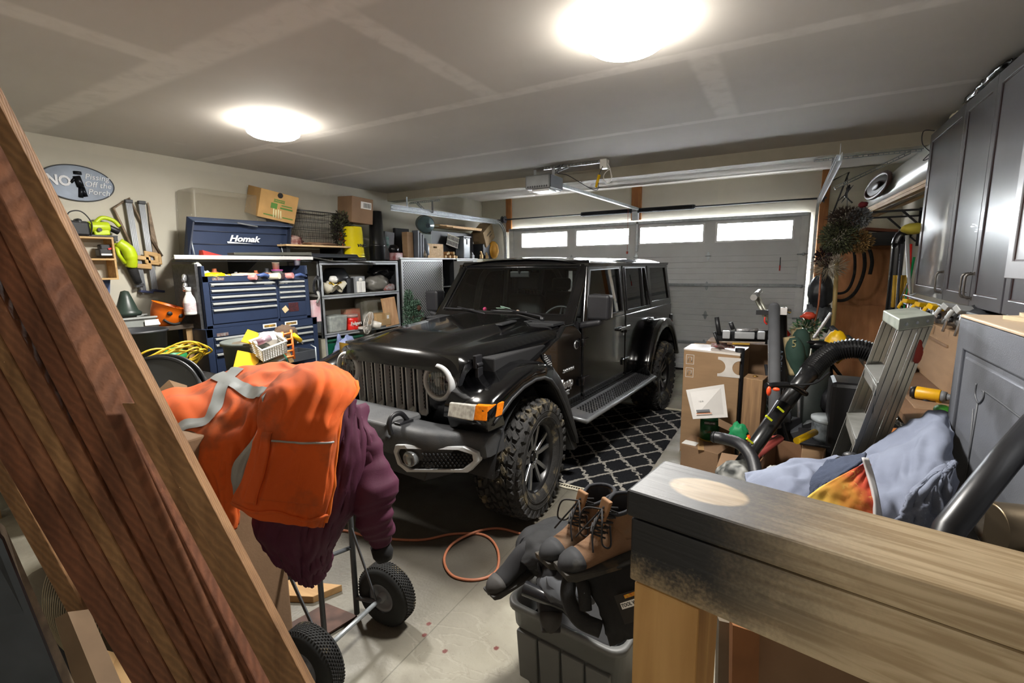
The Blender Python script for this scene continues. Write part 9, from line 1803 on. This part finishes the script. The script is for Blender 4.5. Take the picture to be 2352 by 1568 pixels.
# filling
fill = TM_ @ V((Lx/2, Wt/2, .0)); one(MB().box(TM_ @ V((Lx/2, Wt/2, .17)), (Lx*.78, Wt*.7, .27), (0, 0, math.degrees(atan2(ux.y, ux.x)))), 'black_filling', INT, 'dark clothes filling the bottom of the grey tote', 'clothes', bevel=.04)
def boot(o, ang, name, label, cs, tall=.17, laces=True, s=1., tilt=(0, 0)):
 M_ = Mx.Translation(o) @ Euler((radians(tilt[0]), radians(tilt[1]), ang)).to_matrix().to_4x4() @ Mx.Scale(s, 4)
 t = thing(name, label, 'boot' if laces else 'shoe', o); m0, m1, m2, m3 = cs
 def prof(x):
  f = (x+.1)/.3; return .036+.016*sin(pi*min(1, f*1.05))-(.012*max(0, .25-f)*4)
 def sec(x, z0, z1, w_, k=14): return [(x, w_*cos(2*pi*i/k), (z0+z1)/2+(z1-z0)/2*sin(2*pi*i/k)) for i in range(k)]
 def loft(S, mi=0, cap=True):
  m = MB(); K = len(S[0]); m.add(sum(S, []), [(a*K+i, a*K+(i+1) % K, (a+1)*K+(i+1) % K, (a+1)*K+i) for a in range(len(S)-1) for i in range(K)], 0, True, M_)
  if cap: m.add(S[0], [tuple(range(K))], 0, True, M_); m.add(S[-1], [tuple(range(K))], 0, True, M_)
  return m
 W(MB().prism([(-.112, 0), (-.112, .028), (-.02, .024), (.06, .026), (.17, .030), (.205, .036), (.20, .012), (.17, 0), (.0, .004), (-.03, 0)], -.5, .5, 'y').map(lambda p: M_ @ V((p.x, math.copysign(prof(min(.19, max(-.1, p.x)))*1.12+.002, p.y), p.z))), 'sole', m1, t, bevel=.005)
 top = lambda x: .03+(.055 if x > .12 else .055+(.12-x)*.55) if x > .02 else .14
 S = [sec(x, .02, tz_, w_) for x, tz_, w_ in ((-.105, .10, .018), (-.095, .13, .034), (-.05, .15, .042), (0, .145, .046), (.04, .125, .048), (.08, .098, .05), (.12, .080, .05), (.155, .072, .046), (.18, .062, .036), (.197, .05, .018))]
 W(loft(S), 'vamp', m0, t)
 S = [sec(x, .02, tz_, w_) for x, tz_, w_ in ((.135, .082, .0525), (.160, .076, .049), (.182, .067, .040), (.198, .054, .024), (.205, .042, .008))]
 W(loft(S), 'toe_cap', m2, t)
 pts = [V((-.045, 0, .10)), V((-.05, 0, .10+tall*.4)), V((-.05, 0, .10+tall*.75)), V((-.058, 0, .10+tall))]
 m = MB()
 def col(u, v):
  z = .09+tall*u; a = 2*pi*v; rx = .055+.006*u; ry = .042+.008*u; dip = .03*u*max(0, cos(a)); return M_ @ V((-.045+rx*cos(a)-.006*u, ry*sin(a), z-dip))
 W(m.grid(col, 8, 24), 'ankle_shaft', m0, t, solid=.006); W(MB().grid(lambda u, v: M_ @ V((-.045-.006+(.050)*cos(2*pi*v), .042*sin(2*pi*v), .09+tall*(.35+.62*u)-.03*u*max(0, cos(2*pi*v)))), 5, 20), 'lining', m3, t); W(MB().tube([M_ @ V((-.051+.062*cos(a), .051*sin(a), .09+tall-.03*max(0, cos(a)))) for a in [2*pi*k/24 for k in range(24)]], .007*s, n=8, closed=True), 'collar', m3, t)
 if laces:
  W(MB().hexa([M_ @ V(p) for p in ((.07, -.02, .10), (.07, .02, .10), (.062, .02, .10), (.062, -.02, .10), (.025, -.024, .11+tall), (.025, .024, .11+tall), (.012, .024, .11+tall), (.012, -.024, .11+tall))]), 'tongue', mat('tongue_tan', '8a6542', .8), t, bevel=.008)
  m = MB()
  for k in range(6):
   z = .115+k*tall*.13; x = .072-k*.010
   m.tube([M_ @ V(p) for p in ((x-.02, -.036, z), (x+.012, 0, z+.012), (x-.02, .036, z+.018))], .0032*s, n=5); m.tube([M_ @ V(p) for p in ((x-.02, .036, z), (x+.014, 0, z+.010), (x-.02, -.036, z+.018))], .0032*s, n=5)
  for sg_ in (-1, 1): m.tube(bez([M_ @ V(p) for p in ((.04, 0, .15+tall*.4), (.075, sg_*.05, .15+tall*.3), (.085, sg_*.065, .12), (.05, sg_*.06, .10), (.03, sg_*.03, .15))], 6), .0032*s, n=5).tube(bez([M_ @ V(p) for p in ((.04, 0, .15+tall*.4), (.09, sg_*.02, .14), (.11, sg_*.05, .09))], 6), .0032*s, n=5)
  W(m, 'laces', mat('lace_dark', '1d1b1c', .8), t)
 return t
TANL = mat('nubuck_tan', '705238', .85, var=.12, scale=12, bump=.1, bs=200, dirt=('6b5a48', 10, .58, .2)); SOL = mat('sole_dark', '37342f', .85, var=.15, scale=20, dirt=('6d5a40', 12, .55, .2)); TOE = mat('toe_rubber', '222326', .75, var=.2, scale=16, dirt=('6b6a66', 10, .6, .2)); LNG = mat('lining_dark', '24252a', .9)
b1 = PD(1385, 1272, 1.62); b2_ = PD(1330, 1242, 1.68); an = atan2(-.9, -1.0)
dvec = PZ(1325, 1292, .5)-PZ(1450, 1252, .5); an = atan2(dvec.y, dvec.x)
boot(PD(1405, 1280, 1.62)+V((0, 0, -.01)), an, 'work_boot', 'tan work boot with black laces in front on the grey tote', (TANL, SOL, TOE, LNG), s=1.0, tall=.115, tilt=(0, 1)); boot(PD(1350, 1252, 1.74)+V((0, 0, -.01)), an+.1, 'work_boot', 'tan work boot behind its twin, toe over the black jacket', (TANL, SOL, TOE, LNG), s=1.0, tall=.115, tilt=(0, 1))
SB = mat('shoe_black', '17171a', .8, var=.2); SBT = mat('shoe_grey', '3a3836', .7, var=.2, scale=20)
d2 = PD(1135, 1320, 1.95)-PD(1215, 1270, 2.05); boot(PD(1205, 1315, 2.02), atan2(d2.y, d2.x), 'winter_boot', 'dark grey winter boot poking left over the tote rim', (SB, SBT, SBT, SB), tall=.04, s=.9, laces=False, tilt=(0, 12)); boot(PD(1262, 1345, 1.92), atan2(d2.y, d2.x)+.9, 'winter_boot', 'second dark grey winter boot pointing down into the tote', (SB, SBT, SBT, SB), tall=.04, s=.85, laces=False, tilt=(0, 35))
JB = mat('jacket_black', '131416', .7, var=.15, bump=.1, bs=300)
R_ = rows([[(1185, 1275, 2.05), (1205, 1220, 2.15), (1260, 1193, 2.2), (1310, 1200, 2.15)], [(1195, 1290, 1.98), (1220, 1245, 2.0), (1270, 1220, 2.02), (1325, 1230, 1.98)], [(1215, 1300, 1.92), (1250, 1280, 1.88), (1290, 1265, 1.86), (1330, 1265, 1.84)], [(1235, 1305, 1.92), (1260, 1305, 1.88), (1290, 1300, 1.85), (1325, 1290, 1.85)]])
bjk = thing('black_jacket', 'black bundled jacket on top of the grey tote behind the winter boots', 'jacket', PD(1255, 1300, 2.0)); W(sheet(R_, 40, 40, amp=.009, fr=3, seed=5), 'jacket_shell', JB, bjk, solid=.015); W(MB().ell(PD(1255, 1275, 2.06), (.12, .12, .07), 24, 14), 'jacket_bulk', JB, bjk)
# tool bag
tbg = thing('tool_bag', 'black canvas tool bag with printed card at the right of the grey tote', 'bag', PD(1400, 1400, 1.5)); CV = mat('canvas_black', '1b1b1b', .85, var=.15, bump=.2, bs=500)
T = rows([[(1340, 1330, 1.62), (1470, 1280, 1.56)], [(1375, 1390, 1.58), (1475, 1350, 1.50)], [(1390, 1440, 1.56), (1475, 1420, 1.48)], [(1405, 1480, 1.55), (1478, 1455, 1.48)]])
W(sheet(T, 20, 20, amp=.006, fr=3, seed=2), 'front_panel', CV, tbg, solid=.014); T2 = rows([[(1345, 1320, 1.75), (1450, 1275, 1.72)], [(1340, 1332, 1.62), (1470, 1282, 1.56)]]);
W(MB().ell(PD(1415, 1330, 1.66), (.10, .09, .07), 20, 12, amp=.15), 'bag_body', CV, tbg); W(MB().tube(bez([PD(1310, 1320, 1.65), PD(1305, 1370, 1.6), PD(1330, 1420, 1.56), PD(1380, 1445, 1.54)], 8), .026, n=10).tube(bez([PD(1325, 1310, 1.65), PD(1340, 1350, 1.58), PD(1345, 1400, 1.56)], 8), .022, n=10), 'strap', CV, tbg); W(MB().tube([PD(1340, 1331, 1.60), PD(1470, 1281, 1.54)], .008, n=8), 'top_binding', mat('binding', '2c2c2c', .7), tbg)
cd4 = [PD(1440, 1430, 1.49), PD(1474, 1420, 1.46), PD(1473, 1348, 1.47), PD(1415, 1365, 1.52)]; n4 = (cd4[1]-cd4[0]).cross(cd4[3]-cd4[0]).normalized(); n4 = n4 if n4.dot(CAM-cd4[0]) > 0 else -n4
W(MB().hexa([p+n4*.012 for p in cd4]+[p+n4*.014 for p in cd4]), 'printed_card', mat('card_black', '232323', .35), tbg); Mc = frame(cd4[0].lerp(cd4[2], .62)+n4*.0155, cd4[1]-cd4[0], cd4[3]-cd4[0])
text('TOOL WORKS', .014, Mc, INK, tbg, 'lettering', .0004, bold=.0003); W(MB().box((0, 0, -.0008), (.10, .018, .001), M=Mc), 'name_strip', PAPER, tbg); W(MB().box((.0, .022, 0), (.045, .010, .001), M=Mc), 'flame_mark', mat('flame', 'c9481c', .5, col2='d8c82a', scale=50), tbg); W(MB().box((.03, -.055, 0), (.03, .025, .001), M=Mc), 'barcode', PAPER, tbg)
one(MB().tube([PD(1205, 1350, 1.85), PD(1300, 1392, 1.78), PD(1345, 1430, 1.7)], [.028, .024, .03], n=14), 'dark_tool', mat('tool_sheen', '232427', .25), 'dark glossy tool handle lying along the front rim inside the grey tote', 'tool'); one(MB().tube([PD(1285, 1360, 1.82), PD(1315, 1400, 1.78)], .012, n=8), 'hammer', mat('redwood', '6d2218', .5), 'dark red handle standing in the grey tote', 'handle')
one(MB().ell(PD(1300, 1345, 1.85), (.12, .1, .05), 18, 10, amp=.3), 'grey_rag', mat('ragg', '4c4e52', .9), 'grey rag in the middle of the grey tote', 'cloth')
# ---------- railing near the camera ----------
PB = bpy.data.materials.new('oversprayed_pine'); PB.use_nodes = True; N, L, b = nodes(PB); b.inputs['Roughness'].default_value = .5
tc = N.new('ShaderNodeTexCoord'); sx = N.new('ShaderNodeSeparateXYZ'); L.new(tc.outputs['Object'], sx.inputs[0]); mp = N.new('ShaderNodeMapping'); mp.inputs['Scale'].default_value = (3, 40, 40); L.new(tc.outputs['Object'], mp.inputs[0])
g1 = _noise(2.2, 6, .8, mp.outputs[0]); c = _mix(_rng(g1.outputs[0], .35, .65), lin('a8906c'), lin('cab592'))
vo = N.new('ShaderNodeTexVoronoi'); vo.inputs['Scale'].default_value = 5; mpk = N.new('ShaderNodeMapping'); mpk.inputs['Scale'].default_value = (.8, 1.6, 1.6); mpk.inputs['Location'].default_value = (.35, .2, .3); L.new(tc.outputs['Object'], mpk.inputs[0]); L.new(mpk.outputs[0], vo.inputs['Vector']); c = _mix(_rng(vo.outputs['Distance'], .03, .09, .85, 0), c, lin('6b3a1c'))
n9 = _noise(26, 5, .5); n8 = _noise(220, 2); nn9 = mth('ADD', mth('MULTIPLY', n9.outputs[0], .06), mth('MULTIPLY', n8.outputs[0], .05))
cx1 = .15
tt_ = mth('ADD', sx.outputs[0], nn9); base = _rng(tt_, cx1, cx1+.20, 1, 0)
low = _rng(mth('ADD', sx.outputs[2], mth('MULTIPLY', nn9, 1)), -.105, -.03, 0, 1); paint = mth('MULTIPLY', base, low)
ex = mth('DIVIDE', mth('SUBTRACT', sx.outputs[0], .085), .048); ey = mth('DIVIDE', mth('SUBTRACT', sx.outputs[1], .062), .034); el = mth('ADD', mth('ADD', mth('POWER', ex, 2), mth('POWER', ey, 2)), mth('MULTIPLY', mth('SUBTRACT', n9.outputs[0], .5), .3))
onTop = mth('GREATER_THAN', sx.outputs[2], -.002); bare = mth('MULTIPLY', _rng(el, .8, 1.15, 1, 0), onTop); paint = mth('MULTIPLY', paint, mth('SUBTRACT', 1, bare))
c = _mix(paint, c, lin('151517')); L.new(c, b.inputs['Base Color'])
bp = N.new('ShaderNodeBump'); bp.inputs['Strength'].default_value = .35; bp.inputs['Distance'].default_value = .002; L.new(g1.outputs[0], bp.inputs['Height']); L.new(bp.outputs[0], b.inputs['Normal'])
zc = 1.49; e0, e1 = PZ(1438, 1124, zc), PZ(1476, 1055, zc); e2, e3 = PZ(2352, 1268, zc), PZ(2352, 1408, zc)
dn = (e3-e0).normalized(); MR = frame(e0, dn, V((-dn.y, dn.x, 0))); Wd = (e1-e0).dot(V((-dn.y, dn.x, 0)))
rl = thing('stair_railing', 'rough pine stair railing with black overspray on its end, nearest the camera', 'railing', (e0.x, e0.y, .5), 0)
def R3(a, b_, nm, m_, bev=.003):
 mb = MB().bb(a, b_); o = mb.build(nm, m_, rl, bevel=bev); o.matrix_parent_inverse = WM[rl.name].inverted() @ MR; WM[o.name] = MR; return o
R3((0, 0, -.036), (1.6, Wd+.02, 0), 'cap_board', PB, .004); R3((.006, .004, -.128), (1.6, .09, -.039), 'top_rail', PB, .003)
PZ4 = wood('post_pine', 'a3773f', 'c49a5e', 2, 2.2, knots=2.4)
R3((.012, .006, -1.0), (.098, .092, -.130), 'post', PZ4, .003)
for x in (.26, .40, .54): R3((x, .03, -1.0), (x+.04, .068, -.130), 'baluster', PZ4, .002) if x > .3 else None
R3((.10, .02, -.62), (1.6, .11, -.58), 'lower_rail', PINE, .003)
slab('leaning_plank', 'grey weathered stick standing on the floor behind the railing post', 'plank', [D(1652, 1425, 1.6), D(1682, 1432, 1.6), D(1675, 1600, 1.7), D(1648, 1600, 1.7)], .03, mat('weathered', '6d6252', .85)); slab('leaning_plank', 'orange-brown plank standing behind the railing', 'plank', [D(1683, 1435, 1.5), D(1745, 1455, 1.5), D(1740, 1650, 1.6), D(1680, 1650, 1.6)], .03, mat('orangeplank', '8a5a34', .8))
# ---------- blanket heap with sunset print ----------
BL = mat('blanket_grey', '62687a', .9, var=.12, scale=3, bump=.15, bs=350, col2='747b8c')
bl = thing('blanket_heap', 'grey-blue fleece blanket heaped between railing and grey cabinet', 'blanket', (.4, 2.0, .6))
R_ = rows([[(1712, 1100, 2.0), (1800, 1072, 2.10), (1880, 1055, 2.15), (1950, 1058, 2.15), (2020, 1030, 2.15), (2085, 985, 2.15), (2135, 955, 2.15), (2175, 955, 2.15)],
  [(1718, 1120, 1.9), (1800, 1085, 1.95), (1880, 1070, 2.0), (1960, 1075, 2.0), (2030, 1050, 2.0), (2100, 1010, 2.0), (2150, 985, 2.0), (2178, 1000, 2.0)],
  [(1722, 1150, 1.8), (1800, 1120, 1.78), (1870, 1120, 1.8), (1950, 1130, 1.8), (2020, 1110, 1.75), (2090, 1080, 1.72), (2150, 1060, 1.72), (2180, 1060, 1.8)],
  [(1725, 1210, 1.7), (1800, 1190, 1.62), (1870, 1190, 1.62), (1950, 1200, 1.6), (2030, 1190, 1.55), (2090, 1170, 1.52), (2150, 1150, 1.52), (2185, 1150, 1.6)],
  [(1730, 1340, 1.6), (1800, 1330, 1.52), (1870, 1330, 1.5), (1950, 1340, 1.5), (2030, 1340, 1.45), (2090, 1330, 1.42), (2150, 1320, 1.42), (2190, 1320, 1.5)]])
fbl = sheet_fn(R_, amp=.022, fr=3.2, seed=3, fv_=1.6); W(MB().grid(lambda u, v: fbl(u, v), 80, 120), 'blanket', BL, bl, solid=.012)
SUN = bpy.data.materials.new('sunset_print'); SUN.use_nodes = True; N, L, b = nodes(SUN); b.inputs['Roughness'].default_value = .8; tc = N.new('ShaderNodeTexCoord'); sx = N.new('ShaderNodeSeparateXYZ'); L.new(tc.outputs['Generated'], sx.inputs[0]); n1 = _noise(3, 5, .5, tc.outputs['Generated']); n2 = _noise(12, 4, 1., tc.outputs['Generated'])
v_ = mth('ADD', mth('SUBTRACT', sx.outputs[0], mth('MULTIPLY', mth('SUBTRACT', 1, sx.outputs[2]), .35)), mth('MULTIPLY', mth('SUBTRACT', n1.outputs[0], .5), .7)); r = N.new('ShaderNodeValToRGB'); L.new(v_, r.inputs[0]); e = r.color_ramp.elements; e[0].position = .05; e[0].color = (*lin('d8b64a'), 1); e[1].position = .9; e[1].color = (*lin('8a241c'), 1); x_ = e.new(.45); x_.color = (*lin('d98a34'), 1); x_ = e.new(.68); x_.color = (*lin('c4482a'), 1)
c = _mix(_rng(n2.outputs[0], .6, .75, .6, 0), r.outputs[0], r.outputs[0]); c = _mix(_rng(n2.outputs[0], .58, .72, 0, .6), r.outputs[0], lin('e0b85a')); L.new(c, b.inputs['Base Color'])
P_ = rows([[(1990, 1060, 1.5), (1998, 1068, 1.5)], [(1945, 1085, 1.48), (2003, 1110, 1.46)], [(1890, 1115, 1.46), (2008, 1150, 1.42)], [(1850, 1145, 1.44), (2012, 1185, 1.40)], [(1830, 1175, 1.42), (2016, 1230, 1.38)]])
W(sheet(P_, 24, 24, amp=.004, fr=3, seed=1), 'sunset_panel', SUN, bl, solid=.006)
P_ = rows([[(1981, 1050, 1.48), (1993, 1052, 1.48)], [(1992, 1090, 1.46), (2006, 1092, 1.46)], [(2005, 1140, 1.42), (2018, 1145, 1.42)], [(2008, 1190, 1.39), (2026, 1200, 1.39)], [(2010, 1240, 1.37), (2030, 1245, 1.37)]]); W(sheet(P_, 20, 4), 'white_piping', mat('piping_white', 'b9b8b8', .8), bl, solid=.008)
P_ = rows([[(1900, 1060, 1.62), (1990, 1042, 1.62)], [(1868, 1095, 1.54), (1982, 1060, 1.54)], [(1860, 1120, 1.50), (1930, 1095, 1.49)], [(1862, 1150, 1.47), (1875, 1130, 1.47)]]); W(sheet(P_, 20, 14, amp=.004), 'navy_panel', mat('navy_knit', '2b3448', .9, bump=.3, bs=300), bl, solid=.008)
P_ = rows([[(2165, 1068, 1.42), (2178, 1060, 1.45)], [(2085, 1130, 1.36), (2172, 1120, 1.38)], [(2060, 1170, 1.33), (2178, 1175, 1.34)], [(2050, 1200, 1.32), (2188, 1225, 1.32)], [(2045, 1260, 1.3), (2195, 1280, 1.3)]]); W(sheet(P_, 40, 40, amp=.022, fr=3, seed=7), 'front_fold', BL, bl, solid=.012)
one(MB().bb((-.02, 1.75, 0), (.55, 2.3, .76)), 'blanket_carton', CRD2, 'carton hidden under the grey-blue blanket heap', 'box', bevel=.01)
one(MB().tube(bez([PD(1960, 1045, 1.9), PD(1945, 1055, 1.8), PD(1925, 1052, 1.75), PD(1905, 1075, 1.65), PD(1880, 1095, 1.6)], 6), .006, n=6).ell(PD(1955, 1047, 1.85), (.03, .02, .015), 10, 6), 'cord', BLK, 'black drawstring lying across the blanket heap', 'cord')
